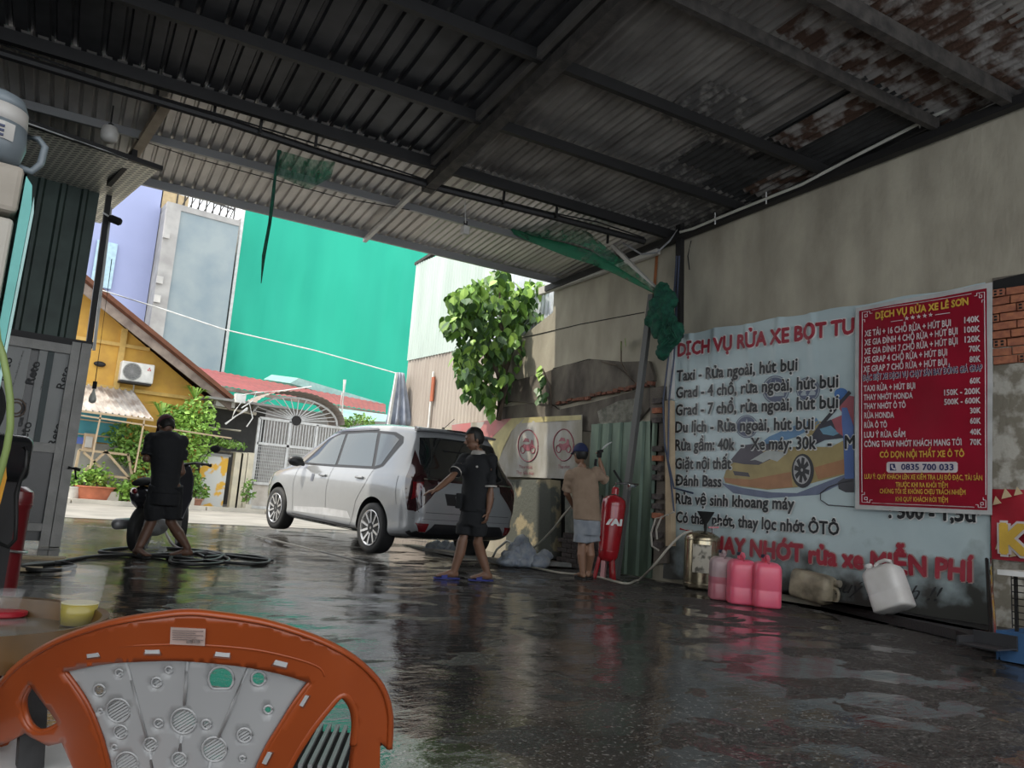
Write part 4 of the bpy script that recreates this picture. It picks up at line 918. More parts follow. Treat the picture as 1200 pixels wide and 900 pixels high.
for cx_, cy_ in ((620,522.5),(661,521.5)):
    b = MB(); ps = [AX(x, y, OX) for x, y in ell(cx_, cy_, 11.8, 18.5, 32)]; b.tube([p+V((-mf(p)-.004,0,0)) for p in ps], .010, 5, closed=True); b.build('emblem_ring', m_moR, mo)
    for wx in (-6.2, 5.6):
        b = MB(); ps = [AX(x, y, OX) for x, y in ell(cx_+wx, cy_+4.5, 2.7, 4.3, 16)]; b.tube([p+V((-mf(p)-.004,0,0)) for p in ps], .009, 5, closed=True); b.build('emblem_wheel', m_moR, mo)
    flat([(cx_-7,cy_+1),(cx_-5,cy_-2),(cx_-1,cy_-1),(cx_+3,cy_-2.5),(cx_+4,cy_-7),(cx_+6,cy_-6.5),(cx_+7,cy_+2),(cx_+4,cy_+4),(cx_+2,cy_+6),(cx_-3,cy_+6),(cx_-5,cy_+3)], 'emblem_motorbike', m_moR, .005, mo, OX, mf)
    flat([(cx_-6,cy_-4),(cx_-3,cy_-9),(cx_+1,cy_-8),(cx_+2,cy_-4),(cx_-2,cy_-5)], 'emblem_motorbike', m_moR, .005, mo, OX, mf)
def ml(body, a, c, cap):
    A, B = AX(*a, OX), AX(*c, OX); text_on('text_line', body, A, B, AX(a[0], a[1]-cap, OX).z-A.z, m_moR, mo, NW, bold=.0, f=mf, lift=.006)
ml('Thay nhớt', (609,549), (625,549.5), 4); ml('Thay dầu máy', (606,555.5), (627,556.5), 4); ml('Thay nhớt', (654,548.5), (668,549), 4)
# ------------------------------------------------------------------ wall gear
gsh = thing('leaning_sheet', 'green corrugated metal sheet standing against the wall behind the red tank', 'metal sheet', tuple(AX(725,668,7.5)))
o_ = AX(684,655,7.62); o_.z = .02
corr(o_, (0,-1,0), (0,0,1), 1.32, 2.03, .215, .035, (-1,0,0)).build('corrugated_face', m_gsheet, gsh)
MB().bar(o_+V((.04,-.02,1.9)), o_+V((.04,-1.3,1.9)), .05).build('back_rail', m_steel_dark, gsh)
pp = G(722,676); pt = AX(764,345,7.35)
tag(MB().bar(pp, pt, .085, .06).build('diagonal_post', M('post_grey', (.10,.10,.095), .6, .2, col2=(.30,.29,.27), scale=3, lo=.6, hi=.7)), 'grey steel post leaning from the floor up to the green netting', 'post')
b = MB().bar(AX(797,262,7.6), AX(796,396,7.6), .09, .07)
tag(b.build('wall_upright', m_steel_dark), 'dark steel upright on the wall above the left end of the blue banner', 'post')
tag(MB().bar(AX(787,400,7.58), AX(786,468,7.58), .07).build('white_batten', m_whitew), 'white batten beside the left edge of the blue banner', 'batten')
tag(MB().bar(AX(785,470,7.58), AX(786,640,7.58), .09).build('brown_batten', m_wood), 'brown weathered batten below the white batten', 'batten')
for k, pts in enumerate(([(793,300),(788,380),(782,430),(777,470),(779,520),(786,560),(790,600)],[(796,300),(790,420),(784,470),(783,540),(790,572),(812,578)])):
    tag(MB().tube([AX(x, y, 7.5) for x, y in pts], .013, 5).build('hanging_cable', M('navy_cable', (.03,.045,.09), .5)), ['dark blue cable hanging down the left of the banner','dark cable bending onto the left edge of the banner'][k], 'cable')
for k, pts in enumerate(([(783,603),(768,608),(763,625),(764,640),(772,645)],[(790,600),(775,606),(769,620),(770,632)])):
    tag(MB().tube([AX(x, y, 7.3) for x, y in pts], .012, 6).build('looped_hose', M('pale_hose', (.45,.42,.36), .5)), ['pale hose looping down beside the brick edge','shorter pale hose loop beside the banner foot'][k], 'hose')
# conduit along the wall top
pts = [AX(x, y, 7.52) for x, y in ((1210,78),(1160,98),(1152,106),(1100,133),(1078,144),(1000,184),(940,216),(880,240),(838,257),(812,268),(797,272))]
cd = thing('conduit', 'pale conduit pipe clipped along the top of the right wall', 'conduit', tuple(pts[-1]))
MB().tube(pts, .018, 8).build('pipe', M('pale_conduit', (.48,.47,.42), .5), cd)
for x, y in ((1078,144),(898,233),(838,257)): MB().bar(AX(x, y-8, 7.52), AX(x, y+6, 7.52), .012).build('clip', m_white_paint, cd)
tag(MB().tube([AX(797,264,7.6), AX(785,282,7.5), AX(770,296,7.4), AX(752,298,7.3), AX(730,285,7.2)], .014, 6).build('wall_cable', M('grey_cable', (.25,.25,.25), .6)), 'grey cable sagging from the upright to the canopy beam', 'cable')
# pipe hung under the purlin
bp = []
for x, y in ((-40,48),(0,62),(133,103),(267,143),(400,187),(520,222),(640,252),(700,268),(755,283)):
    pq = px_roof(x, y, -.16); bp.append(RP(pq[0], pq[1], -.16))
hp = thing('hanging_pipe', 'long black pipe hung below the roof across the whole bay', 'pipe', tuple(bp[4]))
MB().tube(bp, .045, 8).build('pipe', m_steel_dark, hp)
for x, y0_, y1_ in ((250,118,140),(305,138,152),(370,150,168),(590,218,236),(652,232,252),(712,250,282),(182,100,126)):
    pq = px_roof(x, y1_, -.16); MB().bar(RP(pq[0], pq[1], -.2), RP(pq[0], pq[1], .02), .025).build('hanger', m_steel_dark, hp)
MB().tube([p+V((0,0,.06+.03*math.sin(i*2))) for i, p in enumerate(bp)], .010, 5).build('cable', m_black, hp)
def px_r(x, y, dz=-.1): pq = px_roof(x, y, dz); return RP(pq[0], pq[1], dz)
tag(MB().tube([px_r(*p) for p in ((160,163),(220,183),(300,205),(400,232),(480,246))], .006, 5).build('thin_roof_wire', m_black), 'thin black wire strung under the front canopy', 'wire')
tag(MB().tube([G(20,140,3.98), G(150,186,3.98)], .008, 5).build('white_roof_wire', m_white_paint), 'white wire along the rail of the foil soffit', 'wire')
for (x, y, lab) in ((545,270,'square white lamp hanging below the canopy near the green net'),(128,158,'round white lamp hanging below the canopy at the left')):
    top = px_r(x+(5 if x < 300 else 0), y-34, -.05); c = px_r(x, y, -.3)
    t = thing('hanging_lamp', lab, 'lamp', tuple(c))
    if x > 300: link_mesh('lamp_shade', rounded(MB().box(c, (.10,.10,.12)).mesh(), .02), M('lamp_white', (.6,.58,.54), .4), t)
    else: MB().lathe([(.03,.10),(.07,.08),(.085,.02),(.08,-.05),(.05,-.08)], c, (0,0,1), 20).build('lamp_shade', M('lamp_white', (.6,.58,.54), .4), t, smooth=True)
    MB().tube([c+V((0,0,.08)), top], .008, 5).build('cord', m_white_paint if x > 300 else m_black, t); MB().lathe([(.025,.05),(.025,.12)], c, n=10).build('socket', m_steel_dark, t)
t = thing('hanging_bulb', 'clear bulb on a black socket hanging beside the cabin', 'bulb', tuple(AY(109,470,9.6)))
c = AY(109,464,9.6); MB().lathe([(.010,.08),(.016,.04),(.032,0),(.040,-.035),(.034,-.065),(.01,-.08)], c, n=16).build('glass', M('bulb_glass', (.55,.55,.5), .25), t, smooth=True)
MB().lathe([(.022,.08),(.022,.16)], c, n=10).build('socket', m_black, t); MB().tube([c+V((0,0,.15)), c+V((0,.2,1.6))], .005, 5).build('cord', m_black, t)
t = thing('security_camera', 'small black camera on the edge post of the screen wall', 'camera', tuple(AY(135,262,9.85)))
c = AY(135,258,9.8); MB().lathe([(.03,-.07),(.045,-.05),(.045,.05),(.03,.07)], c, (1,-.4,-.3), 14).build('body', m_black, t); MB().bar(c, c+V((-.12,.1,.08)), .02).build('bracket', m_white_paint, t)
t = thing('tap_handle', 'black lever sticking out of the cabin corner post', 'tap', tuple(AY(86,552,9.8))); MB().tube([AY(80,548,9.8), AY(88,549,9.8), AY(94,551,9.8)], .02, 6).tube([AY(88,549,9.8), AY(89,562,9.8)], .015, 6).build('lever', m_black, t)
# green netting
def net_material(name, dens, scale):
    mt = bpy.data.materials.new(name); mt.use_nodes = True; n = mt.node_tree; b = n.nodes['Principled BSDF']; b.inputs['Base Color'].default_value = (.010,.13,.06,1); b.inputs['Roughness'].default_value = .7
    t = n.nodes.new('ShaderNodeTexCoord'); w = n.nodes.new('ShaderNodeTexNoise'); w.inputs['Scale'].default_value = scale; w.inputs['Detail'].default_value = 6
    r = n.nodes.new('ShaderNodeMapRange'); r.inputs[1].default_value = .35; r.inputs[2].default_value = .65; r.inputs[3].default_value = dens-.25; r.inputs[4].default_value = dens+.25
    n.links.new(t.outputs['Object'], w.inputs['Vector']); n.links.new(w.outputs['Fac'], r.inputs[0]); n.links.new(r.outputs[0], b.inputs['Alpha']); return mt
m_netf = net_material('green_net_fine', .62, 9); m_netd = net_material('green_net_dense', .92, 6)
nt_ = thing('green_netting', 'green netting stretched from the hanging pipe to the post on the right', 'netting', tuple(AX(770,345,7.3)))
def lerp_px(tab, n_):
    out = []; 
    for i in range(n_+1):
        s = i/n_*(len(tab)-1); k = min(int(s), len(tab)-2); f = s-k; out.append(tuple(tab[k][j]*(1-f)+tab[k+1][j]*f for j in range(len(tab[0]))))
    return out
# (upper px, lower px, X distance)
up2 = lerp_px([(524,228,5.4),(570,248,5.8),(620,264,6.2),(660,264,6.55),(690,272,6.8),(720,298,7.0),(745,318,7.15),(768,338,7.3)], 28)
lo2 = lerp_px([(526,234,5.4),(574,262,5.75),(625,285,6.1),(662,300,6.45),(694,310,6.75),(722,322,6.95),(746,334,7.15),(768,345,7.3)], 28)
mid_ = [(a[0]+(c[0]-a[0])*.6, a[1]+(c[1]-a[1])*.6-1, a[2]) for a, c in zip(up2, lo2)]
rows = [[AX(*p) + V((0,.25*math.sin(i*.35)*w_,0)) for i, p in enumerate(tab)] for tab, w_ in ((up2,0),([((a[0]+m_[0])/2,(a[1]+m_[1])/2,a[2]) for a, m_ in zip(up2, mid_)],.6),(mid_,.3))]
MB().loft(rows, cap=False, closed=False).build('net_sheet', m_netf, nt_, smooth=True)
rows = []
for tt in (0,.5,1): rows.append([AX(m_[0]+(c[0]-m_[0])*tt, m_[1]+(c[1]-m_[1])*tt, m_[2]) + V((-.05*math.sin(tt*3.1),-.05*math.sin(tt*3.1),0)) for m_, c in zip(mid_, lo2)])
MB().loft(rows, cap=False, closed=False).build('net_fold', m_netd, nt_, smooth=True)
kn = thing('net_bundle', 'knotted bundle of green netting tied to the post by the banner', 'netting', tuple(AX(778,420,7.35)))
b = MB(); rnd = random.Random(3)
for x, y, r in ((777,345,.13),(772,358,.13),(783,352,.12),(765,375,.11),(775,385,.13),(785,378,.10),(790,390,.12),(782,400,.12),(776,412,.09),(796,385,.07),(770,368,.12),(780,368,.12)):
    c = AX(x, y, 7.3); b.ball(c, r, r, r*1.2)
me = remesh(b, .02, 4); 
for v in me.vertices: v.co += v.normal*(.035*noise.noise(v.co*9)+.02*noise.noise(v.co*24))
link_mesh('bundle', me, M('net_green_cloth', (.008,.10,.055), .85, col2=(.004,.045,.03), scale=14, bump=1, bscale=60), kn, True)
for k in range(7):
    p = AX(783+rnd.uniform(-6,8), 372+rnd.uniform(-8,10), 7.17); MB().tube([p, p+V((0,.05,-.12)), p+V((.02,-.03,-.26)), p+V((0,.06,-.32))], .012, 5).build('cord', MATS['net_green_cloth'], kn)
sc2 = thing('net_scrap', 'torn scrap of green net hanging from the pipe at upper left', 'netting', tuple(px_r(328,178,-.2)))
tab1 = [(326,176),(345,181),(365,187),(393,190)]; tab2 = [(322,205),(343,214),(362,222),(388,208)]
c0_ = px_r(355,180,-.2); D0 = (V(c0_)-V((0,0,CAMH))).length / V(_dir(355,180)).length
rows = []
for tt in (0,.33,.66,1): rows.append([AD(a[0]+(c[0]-a[0])*tt, a[1]+(c[1]-a[1])*tt, D0+.08*math.sin(i*1.9+tt*2)) for i, (a, c) in enumerate(zip(lerp_px(tab1, 14), lerp_px(tab2, 14)))])
MB().loft(rows, cap=False, closed=False).build('net_sheet', m_netf, sc2, smooth=True)
MB().tube([AD(x, y, D0) for x, y in ((327,176),(323,200),(320,230),(316,262),(309,300),(306,332))], [.02,.014,.02,.018,.02,.004], 6).build('torn_strip', MATS['net_green_cloth'], sc2)
MB().tube([AD(x, y, D0) for x, y in ((329,176),(321,215),(318,250),(311,290))], .006, 4).build('loose_thread', MATS['net_green_cloth'], sc2)
# ------------------------------------------------------------------ car
def interp(tab, x):
    for (a, u), (c, v_) in zip(tab, tab[1:]):
        if x <= c: return u + (v_-u)*max(0, (x-a)/(c-a))
    return tab[-1][1]
S = 1.05
ZT = [(0,.72),(.03,.90),(.08,1.02),(.14,1.10),(.24,1.27),(.34,1.44),(.42,1.57),(.52,1.645),(.8,1.67),(1.3,1.69),(1.9,1.675),(2.3,1.63),(2.6,1.54),(3.0,1.35),(3.35,1.15),(3.5,1.09),(3.8,1.03),(4.1,.95),(4.28,.84),(4.4,.70),(4.46,.58)]
ZB = [(0,.42),(.05,.34),(.2,.27),(.6,.22),(3.8,.20),(4.3,.24),(4.46,.36)]
WL = [(0,.66),(.03,.74),(.08,.795),(.15,.83),(.3,.862),(.6,.885),(3.6,.885),(4.0,.86),(4.25,.77),(4.4,.62),(4.46,.46)]
WT = [(0,.62),(.08,.70),(.14,.72),(.3,.67),(.5,.635),(.9,.66),(2.2,.66),(2.8,.69),(3.35,.74),(3.6,.70),(4.46,.36)]
ZS = [(0,1.02),(.5,1.03),(2,.99),(3.3,.95),(4.0,.86),(4.46,.60)]
xs = [0,.015,.03,.055,.08,.11,.14,.19,.24,.29,.34,.38,.42,.47,.52,.65,.8,1.0,1.2,1.5,1.8,2.1,2.3,2.45,2.6,2.8,3.0,3.2,3.35,3.5,3.65,3.8,3.95,4.1,4.2,4.28,4.34,4.4,4.43,4.46]
rings = []
for x in xs:
    zt, zb, wl, wt = interp(ZT, x), interp(ZB, x), interp(WL, x), interp(WT, x); zs = min(interp(ZS, x), zt-.05); cab_ = zt-zs
    wt2 = min(wt, wl*.93)
    half = [(0,zb),(.45*wl,zb),(.80*wl,zb+.005),(.94*wl,zb+.04),(.985*wl,zb+.10),(.97*wl,zb+.17),(.985*wl,zb+(zs-zb)*.40),(1.0*wl,zb+(zs-zb)*.62),(.995*wl,zb+(zs-zb)*.80),(.965*wl,zs-.02),(.935*wl,zs+.015)]
    half += [(.935*wl+(wt2*1.0-.935*wl)*t, zs+.015+(zt-.09*min(1,cab_/.3)-zs-.015)*t) for t in (.33,.66,1)]
    half += [(wt2*.93,zt-.035*min(1,cab_/.3)),(wt2*.80,zt-.010),(wt2*.4,zt),(0,zt+.004)]
    ring = [(x, y, z) for y, z in half] + [(x, -y, z) for y, z in half[-2:0:-1]]
    rings.append([V(p)*S for p in ring])
me = MB().loft(rings).mesh(); me = subsurf(me, 1)
WX, WR, WY = (.88, 3.66), .318, .79
body_o = bpy.data.objects.new('car_tmp', me); COL.objects.link(body_o); cut = []
cm = MB()
for wx in WX:
    for sgn in (-1, 1): cm.lathe([(.375*S,.60*S),(.375*S,1.1*S)], (wx*S,0,.335*S), (0,sgn,0), 48)
co_ = bpy.data.objects.new('cut', cm.mesh()); COL.objects.link(co_)
md = body_o.modifiers.new('b', 'BOOLEAN'); md.object = co_; md.operation = 'DIFFERENCE'; md.solver = 'EXACT'
me = evalmesh(body_o); bpy.data.objects.remove(co_)
bm = bmesh.new(); bm.from_mesh(me)
for f in bm.faces:
    c = f.calc_center_median()/S; f.material_index = 0
    for wx in WX:
        d_ = math.hypot(c.x-wx, c.z-.335)
        if d_ < .3756 and abs(c.y) < .86 and abs(c.y) > .59 and (abs(f.normal.y) < .25 and d_ > .36 or abs(abs(c.y)-.60) < .01): f.material_index = 1
    if c.z < .245 and f.normal.z < -.5: f.material_index = 1
    elif c.x < .20 and c.z < .365 and abs(c.y) < .80: f.material_index = 1
bm.to_mesh(me); bm.free()
m_car = M('silver_white_paint', (.31,.32,.33), .22, .2, col2=(.30,.31,.32), coat=.8); m_carblk = M('car_black_trim', (.018,.018,.02), .4); m_glass = M('dark_window_glass', (.015,.018,.02), .03, coat=1)
m_side = bpy.data.materials.new('side_window_glass'); m_side.use_nodes = True; q = m_side.node_tree.nodes['Principled BSDF']; q.inputs['Base Color'].default_value = (.05,.065,.07,1); q.inputs['Roughness'].default_value = .03; q.inputs['Specular IOR Level'].default_value = .8; q.inputs['IOR'].default_value = 1.6
wl_w = V((4.90, 9.62, 0)); ang = math.atan2(1, -.085)
Rz = Matrix.Rotation(ang, 4, 'Z'); org = wl_w - (Rz @ V((.88*S, .80*S, 0)))
car = thing('car', 'silver white seven seat family car with black rear glass standing in the entrance', 'car', (org.x, org.y, 0.006), ang)
car.rotation_euler = (0, -math.atan2(ground_z(0,12.5)-ground_z(0,9.6), 2.9), ang)
body = link_mesh('body', me, [m_car, m_carblk], car, 35, world=False)
bvh = BVHTree.FromPolygons([v.co for v in me.vertices], [p.vertices for p in me.polygons])
def patch(poly, axis, name, mat, off=.004, sub=3, parent=car, mirror=False, smooth=True):
    """polygon in (x,z) seen from the side or (y,z) seen from behind, draped on the bodywork"""
    outs = []
    for sg in ((1,-1) if mirror else (1,)):
        bm = bmesh.new(); vs = [bm.verts.new((p[0]*S, p[1]*S, 0)) for p in poly]; bm.faces.new(vs)
        bmesh.ops.triangulate(bm, faces=bm.faces)
        for _ in range(sub):
            bmesh.ops.subdivide_edges(bm, edges=[e for e in bm.edges if e.calc_length() > .035], cuts=1, use_grid_fill=True); bmesh.ops.triangulate(bm, faces=bm.faces)
        for v in bm.verts:
            if axis == 'y': o3, d3 = V((v.co.x, sg*2*S, v.co.y)), V((0,-sg,0))
            else: o3, d3 = V((-1, v.co.x*sg, v.co.y)), V((1,0,0))
            hit = bvh.ray_cast(o3, d3)
            if hit[0] is None: v.co = V((0,0,-99)); continue
            v.co = hit[0] + hit[1].normalized()*off*(1 if hit[1].dot(d3) < 0 else -1)
        bmesh.ops.delete(bm, geom=[v for v in bm.verts if v.co.z < -50], context='VERTS')
        me2 = bpy.data.meshes.new(name); bmesh.ops.recalc_face_normals(bm, faces=bm.faces); bm.to_mesh(me2); bm.free(); outs.append(link_mesh(name, me2, mat, parent, smooth, world=False))
    return outs
sd = [(3.12,1.02),(2.60,1.42),(2.25,1.535),(1.5,1.575),(.86,1.555),(.66,1.50),(.62,1.42),(.84,1.10),(1.0,1.055),(2.1,1.03)]
patch(sd, 'y', 'window_surround', m_carblk, .003, mirror=True)
patch([(3.0,1.05),(2.55,1.41),(2.27,1.49),(2.13,1.50),(2.07,1.06),(2.6,1.05)], 'y', 'front_window', m_side, .006, mirror=True)
patch([(2.0,1.065),(2.06,1.505),(1.5,1.535),(1.28,1.535),(1.10,1.085)], 'y', 'rear_door_window', m_side, .006, mirror=True)
patch([(1.20,1.53),(.88,1.515),(.72,1.46),(.90,1.12),(1.03,1.09)], 'y', 'quarter_window', m_side, .006, mirror=True)
patch([(2.6,1.50),(2.27,1.56),(1.3,1.60),(1.28,1.575),(2.26,1.535)], 'y', 'rain_visor', M('smoke_visor', (.12,.12,.13), .2), .012, mirror=True)
def seam(pts, axis='y', w_=.006, name='panel_seam', mat=None, off=.0035, **k):
    for a, c in zip(pts, pts[1:]):
        a, c = V((*a,0)), V((*c,0)); t = (c-a).normalized()*w_/2; n_ = V((-t.y,t.x,0)); patch([tuple((a+n_-t)[:2]), tuple((c+n_+t)[:2]), tuple((c-n_+t)[:2]), tuple((a-n_-t)[:2])], axis, name, mat or m_carblk, off, 4, **k)
seam([(2.08,1.04),(2.12,.75),(2.10,.30)]); seam([(3.10,1.0),(3.14,.75),(3.10,.30)]); seam([(1.02,1.06),(1.12,.85),(1.30,.62),(1.38,.34),(1.42,.29)]); seam([(.42,1.0),(.40,.80),(.36,.66)])
seam([(3.1,.295),(1.42,.285)], w_=.008); 
patch([(3.05,.40),(2.15,.46),(1.50,.47),(1.40,.38),(2.1,.36),(3.05,.33)], 'y', 'lower_door_crease', M('crease_highlight_paint', (.60,.61,.63), .12, .35, coat=.8), .004, mirror=True)  # lighter body colour paints the highlight along the lower door crease
patch([(3.20,.27),(1.32,.25),(1.32,.21),(3.2,.225)], 'y', 'side_skirt', m_car, .016, mirror=True)
for hx, hz in ((2.28,.90),(1.28,.93)):
    hit = bvh.ray_cast(V((hx*S,2,hz*S)), V((0,-1,0)))[0]; hm = rounded(MB().box(hit+V((0,.018,0)), (.19,.035,.035)).mesh(), .012); link_mesh('door_handle', hm, m_car, car, True, world=False)
    MB().ball(hit+V((.01,.0,-.012)), .055, .006, .03).build('handle_recess', m_carblk, car, world=False, smooth=True)
c = V((2.93*S,.99*S,1.06*S)); b = MB(); b.ball(c, .07, .13, .085, 16, 10); mi_ = remesh(b.bar(c+V((0,-.02,-.03)), c+V((0,-.15,-.05)), .05), .015, 2); link_mesh('wing_mirror', mi_, m_carblk, car, True, world=False)
c2_ = V((c.x,-c.y,c.z)); b = MB().ball(c2_, .07, .13, .085, 16, 10).bar(c2_+V((0,.02,-.03)), c2_+V((0,.15,-.05)), .05); link_mesh('wing_mirror', remesh(b, .015, 2), m_carblk, car, True, world=False)
# rear end
patch([(-.70,1.005),(.70,1.005),(.655,1.30),(.60,1.50),(.3,1.53),(-.3,1.53),(-.60,1.50),(-.655,1.30)], 'x', 'rear_window', m_glass, .006, 4)
m_lamp = M('tail_lamp_red', (.16,.008,.012), .12, coat=1); m_lampd = M('tail_lamp_dark', (.03,.008,.010), .12, coat=1)
patch([(.64,1.005),(.70,1.25),(.76,1.12),(.79,.98),(.80,.62),(.77,.60),(.50,.90),(.50,1.01)], 'x', 'tail_lamp', m_lampd, .008, 4, mirror=True)
patch([(.70,.96),(.80,.95),(.81,.74),(.77,.78)], 'x', 'lamp_lens', m_lamp, .013, 4, mirror=True)
patch([(.30,1.36),(-.30,1.36),(-.30,1.375),(.30,1.375)], 'x', 'wiper', m_carblk, .012, 3)
patch([(-.60,.975),(.60,.975),(.60,1.005),(-.60,1.005)], 'x', 'light_bar', m_lampd, .012, 4)
patch([(.50,.985),(.70,.985),(.70,1.0),(.50,1.0)], 'x', 'chrome_strip', M('chrome', (.7,.7,.7), .1, 1), .016, 3, mirror=True)
patch([(-.36,.70),(.36,.70),(.40,.84),(-.40,.84)], 'x', 'plate_recess', m_carblk, .004, 3)
patch([(-.24,.705),(.24,.705),(.24,.815),(-.24,.815)], 'x', 'number_plate', M('plate_white', (.6,.6,.58), .5), .012, 2)
seam([(-.74,.60),(.74,.60),(.78,.66)], 'x'); seam([(-.78,.52),(.78,.52)], 'x', .004)
patch([(.60,.47),(.76,.47),(.70,.37),(.62,.37)], 'x', 'reflector', m_lamp, .008, 3, mirror=True)
patch([(-.62,.36),(-.52,.47),(.52,.47),(.62,.36),(.60,.345),(-.60,.345)], 'x', 'bumper_insert', m_carblk, .010, 4)
b = MB(); rr = []
for y in (-.62,-.45,-.2,0,.2,.45,.62): rr.append([V(((.52)*S,y*S,1.665*S-.03*abs(y))), V((.33*S+.08*abs(y),y*S,1.655*S-.05*abs(y))), V((.33*S+.08*abs(y),y*S,1.63*S-.05*abs(y))), V((.50*S,y*S,1.60*S-.03*abs(y)))])
b.loft(rr); b.build('roof_spoiler', m_car, car, True, world=False)
MB().box((.33*S,-.0,1.640*S), (.01,.5,.018)).build('stop_lamp', m_lampd, car, world=False)
MB().tube([(.95*S,-.15,1.69*S),(.72*S,-.15,1.80*S+.03)], .005, 5).lathe([(.03,0),(.012,.03)], (.95*S,-.15,1.685*S), n=10).build('antenna', m_black, car, world=False)
patch([(2.62,.80),(2.54,.80),(2.54,.90),(2.62,.90)], 'y', 'door_sticker', M('sticker_grey', (.12,.13,.16), .5), .005, 2)
patch([(3.95,.80),(4.30,.68),(4.28,.60),(4.0,.66)], 'y', 'head_lamp', M('lamp_glass', (.5,.5,.5), .1), .006, 3, mirror=True)
patch([(-.6,1.02),(.6,1.02),(.55,1.4),(-.55,1.4)], 'x', 'inner_shade', m_glass, .003, 2)
patch([(.36,1.34),(.20,1.16),(.09,.98),(.055,.85),(.055,.61),(.16,.61),(.26,.96)], 'y', 'tail_lamp_side', m_lampd, .008, 4, mirror=True)
# windscreen from the front
bm_pts = [(-.66,1.14),(.66,1.14),(.58,1.55),(-.58,1.55)]
bm = bmesh.new(); vs = [bm.verts.new((p[0]*S, p[1]*S, 0)) for p in bm_pts]; bm.faces.new(vs); bmesh.ops.subdivide_edges(bm, edges=bm.edges, cuts=8, use_grid_fill=True)
for v in bm.verts:
    hit = bvh.ray_cast(V((8, v.co.x, v.co.y)), V((-1,0,0))); v.co = hit[0]+V((.006,0,.004)) if hit[0] is not None else V((3*S, v.co.x, v.co.y))
me2 = bpy.data.meshes.new('w'); bm.to_mesh(me2); bm.free(); link_mesh('windscreen', me2, m_glass, car, True, world=False)
# wheels: sub-parts on a wheel, one built and copied
m_rub = M('tyre_rubber', (.02,.02,.02), .7); m_rim = M('alloy_rim', (.55,.55,.56), .25, .8)
wheel = bpy.data.objects.new('wheel', MB().lathe([(.20,-.09),(.26,-.105),(.312,-.095),(WR,-.06),(WR,.06),(.312,.095),(.26,.105),(.20,.09)], axis=(0,1,0), n=48).mesh()); COL.objects.link(wheel); wheel.data.materials.append(m_rub); wheel.data.shade_smooth(); wheel.parent = car
def rimpart(mb, name, mat, sm=False): o = mb.build(name, mat, wheel, sm, world=False); return o
rimpart(MB().lathe([(.195,.07),(.222,.09),(.226,.106),(.212,.106),(.20,.085)], axis=(0,1,0), n=48), 'rim', m_rim, True)
rimpart(MB().lathe([(.20,.0),(.20,.02)], axis=(0,1,0), n=32), 'brake_disc', M('brake_dark', (.06,.06,.06), .5, .5))
for k in range(5):
    for da in (-.16, .16):
        a = k*2*math.pi/5+da; d_ = V((math.cos(a),0,math.sin(a))); a2 = k*2*math.pi/5+da*1.9; e = V((math.cos(a2),0,math.sin(a2)))
        rimpart(MB().bar(d_*.035+V((0,.075,0)), e*.212+V((0,.098,0)), .030, .022, up=(0,1,0)), 'spoke', m_rim)
rimpart(MB().lathe([(.045,.06),(.045,.085),(.02,.09)], axis=(0,1,0), n=20), 'hub_cap', m_rim)
wheel.scale = (S,S,S); wheel.location = (WX[0]*S, .775*S, WR*S)
for wx, sg, st in ((WX[1],1,.0),(WX[0],-1,0),(WX[1],-1,0)):
    w2 = wheel.copy(); COL.objects.link(w2); w2.location = (wx*S, sg*.775*S, WR*S); w2.rotation_euler = (0,0,0 if sg > 0 else math.pi)
    for ch in list(wheel.children): c3 = ch.copy(); COL.objects.link(c3); c3.parent = w2
# ------------------------------------------------------------------ people
class Fig:
    def __init__(s, bx, by, name_label, floor_z=0):
        s.base = G(bx, by, floor_z); d = V((s.base.x, s.base.y, 0)).normalized(); s.vd = d; s.vr = V((d.y, -d.x, 0))
        s.t = thing('person', name_label, 'person', tuple(s.base))
    def J(s, x, y, b=0):                                # joint seen at pixel (x,y), b metres behind the figure's plane
        r = V(_dir(x, y)); o = V((0,0,CAMH)); P_ = s.base + s.vd*b; t = s.vd.dot(P_-o)/s.vd.dot(r); return o+r*t
    def dirv(s, a, b, c=0): return (s.vr*a + s.vd*b + V((0,0,c))).normalized()
def limb(mb, pts, rs, n=12):
    mb.tube(pts, rs, n)
    for p, r in zip(pts, rs): mb.ball(p, r, r, r, 10, 6)
def ring(c, a, b, ra, rb, n=20): return [c + a*ra*math.cos(2*math.pi*i/n) + b*rb*math.sin(2*math.pi*i/n) for i in range(n)]
def hand(mb, wrist, d, palm_n, curl=.6, side=1, sc=1.0):
    d = V(d).normalized(); pn = V(palm_n); pn = (pn-d*pn.dot(d)).normalized(); sdv = d.cross(pn)*side
    a, b_ = wrist, wrist+d*.085*sc
    mb.loft([ring(wrist-d*.01, sdv, pn, .026*sc, .019*sc, 12), ring(wrist+d*.03*sc, sdv, pn, .036*sc, .016*sc, 12), ring(b_, sdv, pn, .040*sc, .014*sc, 12)])
    for k, L in enumerate((.062,.072,.068,.052)):
        p0 = b_ - d*.008 + sdv*(.029-.0195*k)*sc; p1 = p0 + (d*math.cos(curl*.5)+pn*math.sin(curl*.5))*L*.42*sc; p2 = p1 + (d*math.cos(curl*1.5)+pn*math.sin(curl*1.5))*L*.33*sc; p3 = p2 + (d*math.cos(curl*2.4)+pn*math.sin(curl*2.4))*L*.27*sc
        mb.tube([p0,p1,p2,p3], [.0095*sc,.009*sc,.0085*sc,.007*sc], 8)
    t0 = wrist+d*.022*sc+sdv*.028*sc; t1 = t0+(d*.6+sdv*.65+pn*.3).normalized()*.036*sc; t2 = t1+(d*.85+sdv*.2+pn*.45).normalized()*.03*sc; mb.tube([t0,t1,t2], [.013*sc,.011*sc,.008*sc], 8)
